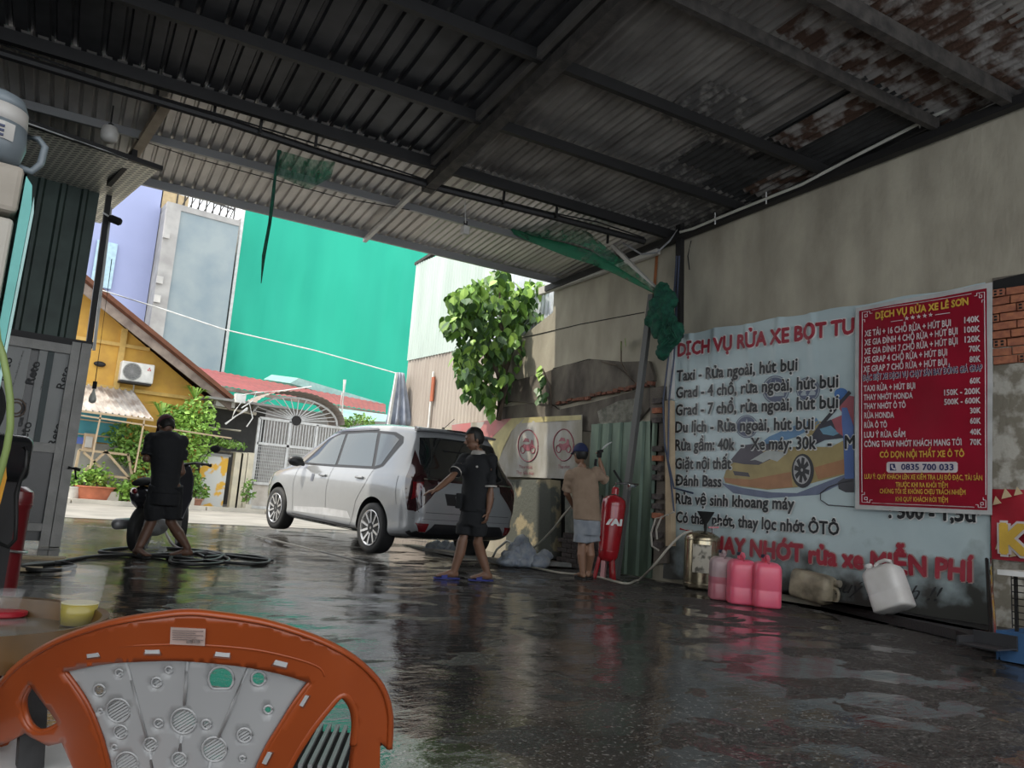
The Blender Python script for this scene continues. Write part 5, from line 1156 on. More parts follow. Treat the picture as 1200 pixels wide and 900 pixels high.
def foot(mb, ankle, toe_dir, sc=1.0, fz=0):
    d = V(toe_dir).normalized(); s_ = V((d.y,-d.x,0)); z = lambda p, h: V((p.x, p.y, fz+h))
    heel = ankle - d*.055
    rs = [ring(z(heel,.035), s_, V((0,0,1)), .022, .025, 12), ring(z(heel+d*.03,.045), s_, V((0,0,1)), .032, .038, 12), ring(z(ankle+d*.03,.045), s_, V((0,0,1)), .033, .040, 12), ring(z(ankle+d*.10,.032), s_, V((0,0,1)), .042, .026, 12), ring(z(ankle+d*.16,.022), s_, V((0,0,1)), .043, .016, 12), ring(z(ankle+d*.185,.018), s_, V((0,0,1)), .036, .012, 12)]
    mb.loft(rs)
    for k in range(5): p = z(ankle+d*(.18-.008*k)+s_*(-.032+.016*k), .017); mb.ball(p, .012 if k else .014, .012, .011, 8, 6)
def slipper(fig, ankle, toe_dir, mat, fz=0, strap=True):
    d = V(toe_dir).normalized(); s_ = V((d.y,-d.x,0)); o = V((ankle.x, ankle.y, fz))
    pts = [o+d*a+s_*w_ for a, w_ in ((-.08,.0),(-.065,.03),(0,.038),(.10,.045),(.17,.045),(.205,.02),(.21,-.0),(.20,-.03),(.15,-.046),(.08,-.043),(0,-.036),(-.065,-.03))]
    q = link_mesh('slipper', rounded(MB().prism(pts, (0,0,.016)).mesh(), .004), mat, fig.t)
    if strap:
        rows = []
        for a in (.07,.10,.135): rows.append([o+d*a+s_*(.048*math.cos(t))+V((0,0,.012+.058*math.sin(t)*(1-.2*(a-.07)/.06))) for t in [i*math.pi/10 for i in range(11)]])
        MB().loft(rows, cap=False, closed=False).build('strap', mat, q)
def head_(mb, c, fwd, sc=1.0, tilt=0):
    f = V(fwd).normalized(); u = V((0,0,1)); u = (u-f*u.dot(f)).normalized(); s_ = f.cross(u)
    def E(off, ra, rb, rc): mb.loft([ring(c+(f*off[0]+s_*off[1]+u*off[2])*sc + u*rc*sc*math.sin(ph), f, s_, ra*sc*math.cos(ph)+1e-4, rb*sc*math.cos(ph)+1e-4, 20) for ph in [math.pi*(k/12-.5) for k in range(13)]])
    E((0,0,.02), .095, .075, .10); E((.018,0,-.045), .070, .058, .070); E((.035,0,-.085), .035,.032,.030)
    mb.tube([c+(f*.088+u*.02)*sc, c+(f*.112-u*.022)*sc, c+(f*.09-u*.034)*sc], [.010*sc,.015*sc,.011*sc], 8)
    mb.tube([c+(f*.088-u*.062+s_*.02)*sc, c+(f*.095-u*.060)*sc, c+(f*.088-u*.062-s_*.02)*sc], .007*sc, 6)
    mb.tube([c+(f*.083+u*.028+s_*.045)*sc, c+(f*.094+u*.032)*sc, c+(f*.083+u*.028-s_*.045)*sc], .009*sc, 6)
    for sg in (-1,1): mb.loft([ring(c+(s_*sg*.076-f*.008+u*(-.005))*sc+u*.030*sc*math.sin(ph)-f*.008*math.sin(ph)*0, f, s_, .017*sc*math.cos(ph)+1e-4, .010*sc*math.cos(ph)+1e-4, 10) for ph in [math.pi*(k/6-.5) for k in range(7)]])
    return f, u, s_
def hair_(fig, c, f, u, s_, mat, name='hair', sc=1.0, low=-.06):
    b = MB(); n_, k_ = 28, 16; rows = []
    for i in range(k_+1):
        ph = math.pi*(i/k_-.5)
        rows.append([c + f*(.105*sc*math.cos(ph)*math.cos(t)-.006) + s_*(.085*sc*math.cos(ph)*math.sin(t)) + u*(.116*sc*math.sin(ph)+.022) for t in [2*math.pi*j/n_ for j in range(n_)]])
    keep = MB(); keep.loft(rows); 
    fs = []
    for fc in keep.f:
        m_ = sum((V(keep.v[i]) for i in fc), V())/len(fc)-c; a, z = m_.dot(f), m_.dot(u)
        if z > .062 or (a < .02 and z > -.012) or (a < -.03 and z > low): fs.append(fc)
    keep.f = fs; me = keep.mesh(); bm = bmesh.new(); bm.from_mesh(me); bmesh.ops.delete(bm, geom=[v for v in bm.verts if not v.link_faces], context='VERTS')
    bm.to_mesh(me); bm.free()
    for v in me.vertices: v.co += (v.co-c).normalized()*.006*noise.noise(v.co*60)
    o = link_mesh(name, me, mat, fig.t, True); sm = o.modifiers.new('s', 'SOLIDIFY'); sm.thickness = .008; return o
def cap_(fig, c, f, u, s_, mat, sc=1.0, visor=True, back=False):
    rows = [[c + f*(.108*sc*math.cos(ph)*math.cos(t)-.004) + s_*(.089*sc*math.cos(ph)*math.sin(t)) + u*(.118*sc*math.sin(ph)+.032) for t in [2*math.pi*j/28 for j in range(28)]] for ph in [math.pi/2*k/8 for k in range(9)]]
    o = MB().loft(rows, cap=True).build('cap', mat, fig.t, True)
    if visor:
        ff = -f if back else f
        v1 = [c+ff*.098*sc*math.cos(t)+s_*.082*sc*math.sin(t)+u*.035 for t in [-1.2+2.4*i/12 for i in range(13)]]; v2 = [c+ff*(.098*math.cos(t)+.075*math.cos(t)**.6)*sc+s_*.078*sc*math.sin(t)+u*.022 for t in [-1.2+2.4*i/12 for i in range(13)]]
        w = MB().loft([v1, v2], cap=False, closed=False).build('visor', mat, o); w.modifiers.new('s', 'SOLIDIFY').thickness = .006
    return o
def skin_mat(name, c): return M(name, c, .5, col2=tuple(k*.85 for k in c), scale=5)
def cloth_finish(me, amp=.006, sc=9):
    for v in me.vertices: v.co += v.normal*(amp*noise.noise(V((v.co.x*sc, v.co.y*sc, v.co.z*sc*.6)))+amp*.4*noise.noise(v.co*26))
    return me
def torso(mb, pts):                                    # (centre, half width, half depth, right axis)
    rows = []
    for c, a, b_, r in pts: r = V(r).normalized(); f = V((-r.y, r.x, 0)); rows.append(ring(c, r, f, a, b_, 24))
    mb.loft(rows)
def solid(me_or_mb, voxel, it, name, mat, fig, amp=0):
    me = remesh(me_or_mb, voxel, it)
    if amp: cloth_finish(me, amp)
    return link_mesh(name, me, mat, fig.t, True)
# --- man walking past the back of the car
A_ = Fig(547, 680, 'man in black polo shirt and shorts walking past the back of the car')
J = A_.J; fz = 0
sk = skin_mat('skin_brown', (.20,.105,.065)); blk = M('black_cloth', (.010,.011,.013), .85); hairm = M('black_hair', (.008,.007,.006), .6)
hc = J(556,515); shl, shr = J(545,539,.10), J(576,539,-.08); fwd = A_.dirv(-.93,-.25,-.22)
hipL, hipR = J(549,597,.05), J(562,597,-.05); knL, knR = J(542,634,.0), J(560,636,.0); anL, anR = J(531,672,.0), J(571,671,.05)
b = MB(); head_(b, hc, fwd, 1.0); limb(b, [hc+V((.0,0,-.03)), J(561,531)], [.055,.058]); 
torso(b, [(J(560,538),.10,.08,A_.dirv(.8,-.5)),(J(560,560),.13,.09,A_.dirv(.8,-.5)),(J(555,592),.11,.08,A_.dirv(.9,-.3))])
elL, haL = J(529,559,-.12), J(511,574,-.30); elR, haR = J(574.5,580,-.10), J(572,600,-.12)
limb(b, [shl, elL, J(520,567,-.2), haL], [.046,.038,.036,.026]); limb(b, [shr, elR, J(574,588,-.12), haR], [.047,.040,.038,.026])
hand(b, haL, A_.dirv(-.9,-.25,-.30), (0,0,-1), .35, 1); hand(b, haR, A_.dirv(-.15,-.1,-1), A_.dirv(-.8,.3), .5, -1)
limb(b, [hipL, knL, J(539,648,.0), anL], [.082,.056,.056,.036]); limb(b, [hipR, knR, J(564,650,.04), anR], [.082,.056,.056,.036])
foot(b, anL, A_.dirv(-.95,-.3), fz=.016); foot(b, anR, A_.dirv(-.9,-.35), fz=.016)
for an in (anL, anR): limb(b, [an, V((an.x, an.y, .05))], [.036,.034])
solid(b, .0065, 2, 'body', sk, A_)
f, u, s_ = fwd, (V((0,0,1))-fwd*fwd.z).normalized(), None; s_ = f.cross(u)
hair_(A_, hc, f, u, s_, hairm)
for sg in (-1,1): MB().ball(hc+f*.080+s_*sg*.030+u*.010, .009, .009, .008).build('eye', M('eye_white', (.16,.14,.12), .3), A_.t, True); MB().tube([hc+f*.088+s_*sg*.016+u*.034, hc+f*.082+s_*sg*.046+u*.032], .005, 5).build('eyebrow', hairm, A_.t)
b = MB(); ra = A_.dirv(.85,-.45); b.tube([J(560,541), shl], [.09,.082], 14)
torso(b, [(J(561,531.5),.07,.065,ra),(J(561,534.5),.11,.08,ra),(J(561,539),.155,.105,ra),(J(560,547),.165,.12,ra),(J(559,560),.165,.122,ra),(J(557.5,577),.160,.125,ra),(J(556,592),.160,.125,ra),(J(555.5,600),.165,.13,ra)])
limb(b, [shl, shl.lerp(elL,.58)], [.082,.074]); b.tube([shl, shl.lerp(elL,.72)], [.080,.070], 14); limb(b, [shr, shr.lerp(elR,.5)], [.072,.064]); b.tube([shr, shr.lerp(elR,.78)], [.070,.066], 14)
sh_ = solid(b, .011, 3, 'polo_shirt', blk, A_, .006)
trim_ = M('white_trim', (.45,.42,.38), .8)
col = MB(); cc = J(560.5,532); col.loft([ring(cc+V((0,0,-.01)), ra, V((-ra.y,ra.x,0)), .082, .080, 24), ring(cc+V((0,0,.035)), ra, V((-ra.y,ra.x,0)), .068, .066, 24)], cap=False); co2 = col.build('collar', trim_, sh_, True); co2.modifiers.new('s','SOLIDIFY').thickness = .008
for a_, e_, t_ in ((shr, elR, .76),(shl, elL, .70)):
    p = a_.lerp(e_, t_); d_ = (e_-a_).normalized(); x_, y_, _ = frame(d_); MB().loft([ring(p-d_*.008, x_, y_, .069, .069, 18), ring(p+d_*.010, x_, y_, .069, .069, 18)], cap=False).build('cuff_stripe', trim_, sh_, True)
MB().ball(J(559,547,-.128), .016, .006, .012).build('chest_badge', trim_, sh_)
b = MB(); torso(b, [(J(556,590),.145,.112,ra),(J(556,600),.155,.118,ra),(J(555,608),.16,.12,ra),(J(552,616),.15,.115,ra)])
b.tube([hipL+V((0,0,.02)), hipL.lerp(knL,.5), knL.lerp(hipL,.18)], [.105,.100,.088], 16); b.tube([hipR+V((0,0,.02)), hipR.lerp(knR,.5), knR.lerp(hipR,.22)], [.105,.100,.088], 16)
solid(b, .011, 3, 'shorts', blk, A_, .006)
link_mesh('pouch', rounded(MB().box(J(539.5,587,-.02), (.09,.07,.16), rz=.3).mesh(), .012), blk, A_.t)
m_slb = M('blue_slipper', (.02,.03,.22), .6); slipper(A_, anL, A_.dirv(-.95,-.3), m_slb); slipper(A_, anR, A_.dirv(-.9,-.35), m_slb)
# --- man with his back turned at the red tank
C_ = Fig(686, 679, 'man in tan shirt and navy cap holding up a spray gun by the red tank')
J = C_.J; sk2 = skin_mat('skin_tan', (.26,.14,.085)); tan = M('tan_cloth', (.30,.215,.15), .9, col2=(.25,.175,.12), scale=6); denim = M('pale_grey_denim', (.28,.30,.32), .9, col2=(.20,.22,.25), scale=9)
hc = J(680,533); fwd = C_.dirv(-.55,.75,-.05); f = fwd; u = (V((0,0,1))-f*f.z).normalized(); s_ = f.cross(u)
shl, shr = J(669,557,-.02), J(698.5,554,.05); elL, haL = J(664,578,.08), J(671,592,.28); elR, haR = J(709.5,563,.14), J(703,541,.10)
hipL, hipR = J(681,610,0), J(694,610,.02); knL, knR = J(682,641,.0), J(691,641,.05); anL, anR = J(683,672,-.03), J(690,668,.12)
b = MB(); head_(b, hc, fwd, .98); limb(b, [hc+V((0,0,-.03)), J(682,547)], [.052,.056])
ra = C_.dirv(1,.1)
torso(b, [(J(683,553),.10,.08,ra),(J(684,570),.15,.09,ra),(J(687,608),.13,.09,ra)])
limb(b, [shl, elL, haL], [.044,.038,.026]); limb(b, [shr, elR, J(706,552,.12), haR], [.045,.038,.034,.026])
hand(b, haR, C_.dirv(-.15,0,1), C_.dirv(-1,.2), .75, -1); hand(b, haL, C_.dirv(.2,.8,-.3), C_.dirv(1,0), .8, 1)
limb(b, [hipL, knL, J(681.5,650,-.03), anL], [.08,.054,.055,.036]); limb(b, [hipR, knR, J(692,650,.03), anR], [.08,.054,.055,.036])
for an, td in ((anL, C_.dirv(-.35,.9)), (anR, C_.dirv(.1,1))): foot(b, an, td, fz=.016); limb(b, [an, V((an.x,an.y,.05))], [.036,.034])
solid(b, .0065, 2, 'body', sk2, C_)
hair_(C_, hc, f, u, s_, hairm, sc=.99); cap_(C_, hc, f, u, s_, M('navy_cap', (.012,.02,.075), .8))
for sg in (-1,1): MB().ball(hc+f*.080+s_*sg*.030+u*.010, .009, .009, .008).build('eye', M('eye_white', (.16,.14,.12), .3), C_.t, True)
b = MB(); torso(b, [(J(682.5,547.5),.08,.07,ra),(J(683,550),.125,.085,ra),(J(684,554.5),.165,.105,ra),(J(684.5,563),.172,.115,ra),(J(686,578),.166,.12,ra),(J(687.5,595),.166,.125,ra),(J(688.5,610),.175,.132,ra)])
limb(b, [shl, shl.lerp(elL,.4)], [.078,.07]); b.tube([shl, shl.lerp(elL,.85)], [.078,.078], 14); limb(b, [shr, shr.lerp(elR,.4)], [.08,.07]); b.tube([shr, elR], [.074,.072], 14)
solid(b, .011, 3, 'tee_shirt', tan, C_, .010)
b = MB(); torso(b, [(J(688,596),.155,.11,ra),(J(688,612),.165,.115,ra),(J(688,627),.16,.105,ra)])
b.tube([hipL+V((0,0,.02)), hipL.lerp(knL,.5), J(680.5,636,0)], [.09,.096,.10], 16); b.tube([hipR+V((0,0,.02)), hipR.lerp(knR,.5), J(694.5,636,.03)], [.09,.096,.10], 16)
solid(b, .011, 3, 'shorts', denim, C_, .008)
m_sd = M('dark_slipper', (.02,.02,.02), .6); slipper(C_, anL, C_.dirv(-.35,.9), m_sd); slipper(C_, anR, C_.dirv(.1,1), m_sd)
sg_ = thing('spray_gun', 'black spray gun with a bent pale nozzle raised in the tan shirted man\'s hand', 'spray gun', tuple(J(702,545,.1)))
MB().bar(J(702,536,.06), J(703,528,.06), .035, .05).build('grip', m_black, sg_); MB().bar(J(700,530,.06), J(707,528,.06), .035).build('gun_body', m_black, sg_)
MB().tube([J(704,529,.06), J(708,524,.06), J(713,520,.06), J(717,518,.06)], [.014,.012,.010,.006], 7).build('nozzle', M('pale_nozzle', (.5,.5,.48), .4), sg_)
MB().bar(J(697.5,546,.06), J(698.5,538,.06), .02, .03).build('trigger', m_black, sg_)
# --- man washing the motorbike, bent over, back turned
B_ = Fig(185, 653, 'man in black shirt and dark red cap bending over the motorbike')
J = B_.J; sk3 = skin_mat('skin_dark', (.13,.065,.04)); hc = J(195,500,.14); fwd = B_.dirv(-.35,.75,-.75); f = fwd; u = (V((0,0,1))-f*f.z).normalized(); s_ = f.cross(u)
shl, shr = J(178,515,.05), J(213,518,.05); elL, haL = J(171.5,537,.0), J(182,541,.28); elR, haR = J(213,553,.02), J(205,563,.30)
hipL, hipR = J(186,571,-.02), J(203,571,-.02); knL, knR = J(177,611,.06), J(200,611,.10); anL, anR = J(161,645,-.05), J(220,642,.05)
b = MB(); head_(b, hc, fwd, .98); limb(b, [hc+V((0,0,-.03)), J(198,511,.06)], [.055,.062]); ra = B_.dirv(1,.05)
torso(b, [(J(197,518),.12,.08,ra),(J(196,540),.12,.09,ra),(J(194,568),.11,.08,ra)])
limb(b, [shl, elL, haL], [.05,.042,.028]); limb(b, [shr, elR, haR], [.05,.042,.028]); hand(b, haL, B_.dirv(.3,.9,-.3), (0,0,-1), .8, 1); hand(b, haR, B_.dirv(-.3,.9,-.3), (0,0,-1), .8, -1)
limb(b, [hipL, knL, J(171,625,.02), anL], [.078,.056,.056,.036]); limb(b, [hipR, knR, J(209,625,.05), anR], [.078,.056,.058,.036])
for an, td in ((anL, B_.dirv(.35,-.5)), (anR, B_.dirv(-.85,-.3))): foot(b, an, td, fz=.016); limb(b, [an, V((an.x,an.y,.05))], [.036,.034])
solid(b, .0065, 2, 'body', sk3, B_)
hair_(B_, hc, f, u, s_, hairm, sc=.98); cap_(B_, hc, f, u, s_, M('maroon_cap', (.06,.012,.022), .8))
for sg in (-1,1): MB().ball(hc+f*.080+s_*sg*.030+u*.010, .009, .009, .008).build('eye', M('eye_white', (.16,.14,.12), .3), B_.t, True)
b = MB(); torso(b, [(J(198,505.5,.05),.08,.08,ra),(J(197,508,.04),.12,.10,ra),(J(196.5,513,.03),.165,.12,ra),(J(196,521,.02),.175,.13,ra),(J(195.5,536),.160,.13,ra),(J(194.5,555),.145,.12,ra),(J(194,570),.15,.13,ra),(J(194,579),.155,.132,ra)])
limb(b, [shl, shl.lerp(elL,.4)], [.076,.070]); b.tube([shl, shl.lerp(elL,.85)], [.074,.068], 14); limb(b, [shr, shr.lerp(elR,.4)], [.076,.070]); b.tube([shr, shr.lerp(elR,.62)], [.074,.068], 14)
solid(b, .011, 3, 'tee_shirt', blk, B_, .008)
b = MB(); torso(b, [(J(194,563),.135,.11,ra),(J(194.5,572),.145,.12,ra),(J(194,582),.155,.125,ra),(J(192,592),.155,.12,ra)])
b.tube([hipL+V((0,0,.02)), hipL.lerp(knL,.55), J(182,608,.05)], [.10,.103,.10], 16); b.tube([hipR+V((0,0,.02)), hipR.lerp(knR,.55), J(200,607,.07)], [.10,.105,.102], 16)
solid(b, .011, 3, 'shorts', blk, B_, .008)
slipper(B_, anL, B_.dirv(.35,-.5), m_sd); slipper(B_, anR, B_.dirv(-.85,-.3), m_sd)
lg = thing('wash_lance', 'black pressure lance held low by the man at the motorbike', 'spray gun', tuple(J(192,600,.35)))
MB().tube([J(196,560,.30), J(190,580,.36), J(183,598,.40)], [.014,.010,.008], 7).build('lance', m_black, lg); MB().bar(J(198,556,.28), J(194,566,.32), .035, .05).build('grip', m_black, lg)
m_spray = bpy.data.materials.new('water_spray'); m_spray.use_nodes = True; q = m_spray.node_tree.nodes['Principled BSDF']; q.inputs['Base Color'].default_value = (.8,.82,.82,1); q.inputs['Roughness'].default_value = .5
n = m_spray.node_tree; z = n.nodes.new('ShaderNodeTexNoise'); z.inputs['Scale'].default_value = 7; z.inputs['Detail'].default_value = 6; mr = n.nodes.new('ShaderNodeMapRange'); mr.inputs[1].default_value = .4; mr.inputs[2].default_value = .75; mr.inputs[3].default_value = .02; mr.inputs[4].default_value = .60; tcn = n.nodes.new('ShaderNodeTexCoord'); n.links.new(tcn.outputs['Object'], z.inputs['Vector']); n.links.new(z.outputs['Fac'], mr.inputs[0]); n.links.new(mr.outputs[0], q.inputs['Alpha'])
tag(MB().tube([J(184,598,.40), J(182,615,.42), J(181,632,.44), J(181,646,.46)], [.012,.05,.09,.13], 20, caps=False).build('water_spray', m_spray, smooth=True, fix=False), 'fan of spray water hitting the floor between the legs of the man', 'water')
# --- motorbike beyond him
mbk = thing('motorbike', 'dark scooter being washed behind the man in the red cap', 'motorbike', tuple(J(183,640,.75)))
def Q(x, y, d=.75): return J(x, y, d)
cR = G(205,633,.0); 
def wheel_m(c, ax, r):
    w = MB().lathe([(r-.05,-.035),(r-.01,-.04),(r,-.02),(r,.02),(r-.01,.04),(r-.05,.035)], c, ax, 32).build('wheel', m_rub, mbk, True); MB().lathe([(.05,-.05),(.05,.05)], c, ax, 14).build('hub', m_steel_grey, w)
    b = MB(); x_, y_, _ = frame(ax)
    for k in range(6): a = k*math.pi/3; b.bar(c, c+(x_*math.cos(a)+y_*math.sin(a))*(r-.05), .02)
    b.build('spokes', m_steel_grey, w)
gd = B_.vd*.93+B_.vr*.36; gd.normalize(); axl = V((gd.y,-gd.x,0))
rw = Q(166,610,.45); rw.z = .25; fwh = rw+gd*1.2; fwh.z = .25+.0
wheel_m(rw, axl, .25); wheel_m(fwh, (axl+gd*.5).normalized(), .25)
def mp(a, b_, z): return rw+gd*a+axl*b_+V((0,0,z-.25))
b = MB(); b.loft([ring(mp(a,0,z), axl, V((0,0,1)), w_, h_, 16) for a, z, w_, h_ in ((-.28,.62,.05,.05),(-.1,.60,.12,.12),(.15,.55,.15,.16),(.40,.50,.14,.17),(.50,.42,.12,.12))]); b.build('rear_body', M('bike_paint', (.03,.03,.035), .2, coat=.6), mbk, True)
b = MB(); b.loft([ring(mp(a,0,z), axl, V((0,0,1)), w_, h_, 16) for a, z, w_, h_ in ((-.25,.74,.06,.03),(0,.77,.12,.045),(.3,.75,.11,.045),(.48,.72,.05,.03))]); b.build('seat', m_black, mbk, True)
MB().box(mp(.62,0,.30), (.32,.30,.07), rz=math.atan2(gd.y,gd.x)).build('floorboard', m_carblk, mbk)
b = MB(); b.loft([ring(mp(a,0,z), axl, V((0,0,1))*.9+gd*.3, w_, h_, 16) for a, z, w_, h_ in ((.80,.35,.15,.06),(.90,.60,.19,.07),(.98,.85,.15,.06),(1.0,.98,.08,.05))]); b.build('leg_shield', MATS['bike_paint'], mbk, True)
MB().tube([mp(1.0,0,.95), mp(1.08,0,.6), mp(1.2,0,.25)], .03, 8).build('fork', m_steel_grey, mbk)
b = MB(); b.tube([mp(.86,-.34,1.02), mp(.98,-.15,1.03), mp(1.0,0,1.0), mp(.98,.15,1.03), mp(.86,.34,1.02)], .016, 8); b.build('handlebar', m_steel_dark, mbk)
for sg in (-1,1):
    MB().tube([mp(.90,sg*.25,1.02), mp(.83,sg*.38,1.01)], .022, 8).build('grip', m_black, mbk)
    mr_ = MB().tube([mp(.95,sg*.22,1.03), mp(.97,sg*.28,1.16), mp(.95,sg*.36,1.20)], .007, 6).build('mirror_stem', m_black, mbk); MB().ball(mp(.95,sg*.37,1.22), .065, .03, .045).build('mirror', m_black, mr_, True)
MB().lathe([(.035,0),(.06,.05),(.06,.38),(.03,.42)], mp(-.25,-.17,.30), gd, 16).build('exhaust', m_steel_grey, mbk, True)
MB().ball(mp(.1,.10,.30), .16, .13, .12).build('engine', m_steel_grey, mbk, True); MB().ball(mp(-.30,0,.66), .03, .09, .04).build('tail_light', m_lamp, mbk, True)
MB().bar(mp(.3,-.12,.25), mp(.42,-.22,.02), .02).build('side_stand', m_steel_dark, mbk)
# ------------------------------------------------------------------ washing gear on the floor
m_redtank = M('red_tank_paint', (.34,.012,.018), .25, coat=.6, col2=(.26,.008,.014), scale=6)
base = G(708,678); rt = thing('foam_tank', 'red foam tank with white lettering standing between the man and the green sheet', 'tank', tuple(base))
tz = .80-(655-605.5)/920*9.35; zt_ = .80+(605.5-578)/920*9.35
lean = V((.02,-.02,.0)); c0 = V((base.x, base.y, 0))+V((.02,-.02,0)); c1 = c0+V((.04,-.03,0))
ax = (c1-c0+V((0,0,.82))).normalized(); o_ = c0+V((0,0,.24)); H_ = .76
link_mesh('vessel', MB().lathe([(.03,-.03),(.09,-.02),(.122,.03),(.132,.12),(.148,H_*.6),(.152,H_-.08),(.142,H_-.03),(.10,H_+.01),(.05,H_+.03)], o_, ax, 32).mesh(), m_redtank, rt, True)
for y_, r_ in ((H_-.10,.156),(.10,.135)): MB().lathe([(r_-.012,-.01),(r_,0),(r_-.012,.01)], o_+ax*y_, ax, 32).build('band', m_redtank, rt, True)
top = o_+ax*(H_+.04)
MB().lathe([(.045,0),(.045,.07),(.03,.09)], top, ax, 16).build('neck', m_redtank, rt)
MB().tube([top+ax*.08+V((-.02,.02,0)), top+ax*.14, top+ax*.15+V((.10,-.08,0)), top+ax*.14+V((.22,-.17,0))], .016, 8).build('top_pipe', MATS['chrome'], rt)
MB().bar(top+ax*.15+V((.05,-.04,0)), top+ax*.30+V((-.04,.03,0)), .025).build('valve_lever', m_black, rt); MB().box(top+ax*.12+V((.16,-.12,-.0)), (.10,.05,.035)).build('valve', MATS['chrome'], rt)
for k in range(3): a = k*2.1+.4; MB().bar(o_+V((.10*math.cos(a),.10*math.sin(a),.02)), V((o_.x+.15*math.cos(a), o_.y+.15*math.sin(a), 0)), .05, .02).build('leg', m_redtank, rt)
MB().box(V((base.x-.02, base.y+.0, .12)), (.10,.05,.24), rz=.6, ry=.1).build('foot_plate', M('faded_red_plate', (.45,.22,.22), .7), rt)
nv = V((-.60,-.80,0)); tc_ = o_+ax*.42; rr_ = V((.8,-.6,0)); A = tc_+nv*.148-rr_*.02; text_on('lettering', 'AI', A, A+rr_*.12, .075, m_white_paint, rt, nv, lift=.012, vert=tuple(ax), bold=.06)
MB().prism([A-rr_*.07+nv*.008, A-rr_*.03+nv*.008, A+rr_*.005+ax*.075+nv*.008, A-rr_*.03+ax*.075+nv*.008], nv*.003).build('lettering_bar', m_white_paint, rt)
# stainless tank
base = G(821,692); st = thing('steel_tank', 'dented stainless steel pressure tank beside the pink cans', 'tank', tuple(base))
m_ss = M('stainless', (.42,.36,.25), .22, .9, bump=.15, bscale=9); b0 = V((base.x+.12, base.y+.1, 0))
MB().lathe([(.16,.0),(.20,.03),(.205,.06),(.205,.56),(.20,.60),(.185,.625),(.12,.66),(.06,.675)], b0, n=40).build('vessel', m_ss, st, 40)
for z in (.07,.57): MB().lathe([(.205,-.008),(.212,0),(.205,.008)], b0+V((0,0,z)), n=40).build('band', m_ss, st, True)
lab = MB(); lab.loft([[b0+V((.209*math.cos(a), .209*math.sin(a), z)) for a in [math.radians(190+5*i) for i in range(13)]] for z in (.20,.52)], cap=False, closed=False); lab.build('worn_label', M('worn_label', (.5,.46,.38), .8, col2=(.12,.11,.09), scale=9, lo=.5, hi=.6), st)
MB().lathe([(.012,.66),(.02,.74),(.02,.76),(.10,.90),(.095,.905),(.02,.78)], b0+V((.02,-.02,0)), n=20).build('funnel', m_black, st)
MB().tube([b0+V((.10,-.06,.64)), b0+V((.10,-.06,.74)), b0+V((.13,-.08,.78))], .014, 8).build('valve_stem', MATS['chrome'], st); MB().bar(b0+V((.05,-.04,.72)), b0+V((.16,-.1,.73)), .022).build('valve_lever', m_redtank, st)
MB().tube([b0+V((.12,-.08,.76)), b0+V((.17,-.14,.80)), b0+V((.24,-.2,.74)), b0+V((.23,-.2,.6)), b0+V((.21,-.18,.45))], .010, 6).build('tube', m_white_paint, st)
MB().tube([b0+V((-.10,.10,.66)), b0+V((-.20,.18,.68))], .014, 6).build('elbow', m_redtank, st)
for k in range(3): a = k*2.1; MB().box(b0+V((.15*math.cos(a),.15*math.sin(a),.015)), (.05,.05,.03)).build('foot', m_black, st)
# cans
def can(name, label, loc, rz, mat, capm, liquid=None, size=(.22,.29,.48), group=None, rx=0, ry=0, cat='can'):
    w_, d_, h_ = size; t = thing(name, label, cat, loc, 0, group); t.rotation_euler = (rx, ry, rz)
    def se(a, b_, z, p=4.5, n_=28, ox=0): 
        out = []
        for i in range(n_):
            q = 2*math.pi*i/n_; c_, s2 = math.cos(q), math.sin(q); out.append(V((ox+a*abs(c_)**(2/p)*(1 if c_ > 0 else -1), b_*abs(s2)**(2/p)*(1 if s2 > 0 else -1), z)))
        return out
    a, b_ = w_/2, d_/2
    prof = [(0,.80),(.012,.93),(.03,.99),(.06,1),(.32,1.0),(.335,.985),(.35,1),(.68,1),(.76,.985),(.82,.90),(.86,.74),(.875,.55)]
    rings_ = [se(a*s2, b_*s2, h_*z) for z, s2 in prof]; MB().loft(rings_).build('can_body', mat, t, 50, world=False)
    if liquid: mt, lv = liquid; MB().loft([se(a*s2*1.006, b_*s2*1.006, h_*z) for z, s2 in prof if z < lv]+[se(a*1.006, b_*1.006, h_*lv)]).build('liquid_level', mt, t, 50, world=False)
    MB().tube([(0,-b_*.70,h_*.80),(0,-b_*.62,h_*.93),(0,-b_*.35,h_*.985),(0,.0,h_*.985),(0,b_*.25,h_*.94),(0,b_*.30,h_*.84)], [.022,.020,.018,.018,.020,.022], 10).build('grip_handle', mat, t, True, world=False)
    MB().lathe([(.03,h_*.88),(.03,h_*.98)], (0,b_*.66,0), n=18).build('neck', mat, t, world=False); MB().lathe([(.036,h_*.945),(.036,h_*1.0),(.03,h_*1.01)], (0,b_*.66,0), n=18).build('cap', capm, t, world=False)
    return t
m_pk = M('pink_can', (.75,.13,.20), .3, col2=(.66,.10,.17), scale=3); m_pk.node_tree.nodes['Principled BSDF'].inputs['Subsurface Weight'].default_value = .2
m_pkp = M('clear_pink_can', (.48,.35,.36), .3); m_pkl = M('pink_liquid', (.50,.16,.20), .3); m_capd = M('dark_blue_cap', (.02,.03,.06), .5)
rzc = math.radians(-37)
for px_, py_, lab, mt, lq in ((846,704,'half empty clear pink can beside the steel tank',m_pkp,(m_pkl,.47)),(868,709,'full pink can between the half empty can and the front pink can',m_pk,None),(897,713,'largest looking pink can at the right of the row of three',m_pk,None)):
    g = G(px_, py_); dd = V((g.x, g.y, 0)).normalized(); can('jerrycan', lab, tuple(g+dd*.13), rzc+math.radians(-6), mt, m_capd, lq, size=(.27,.30,.50), group=None)
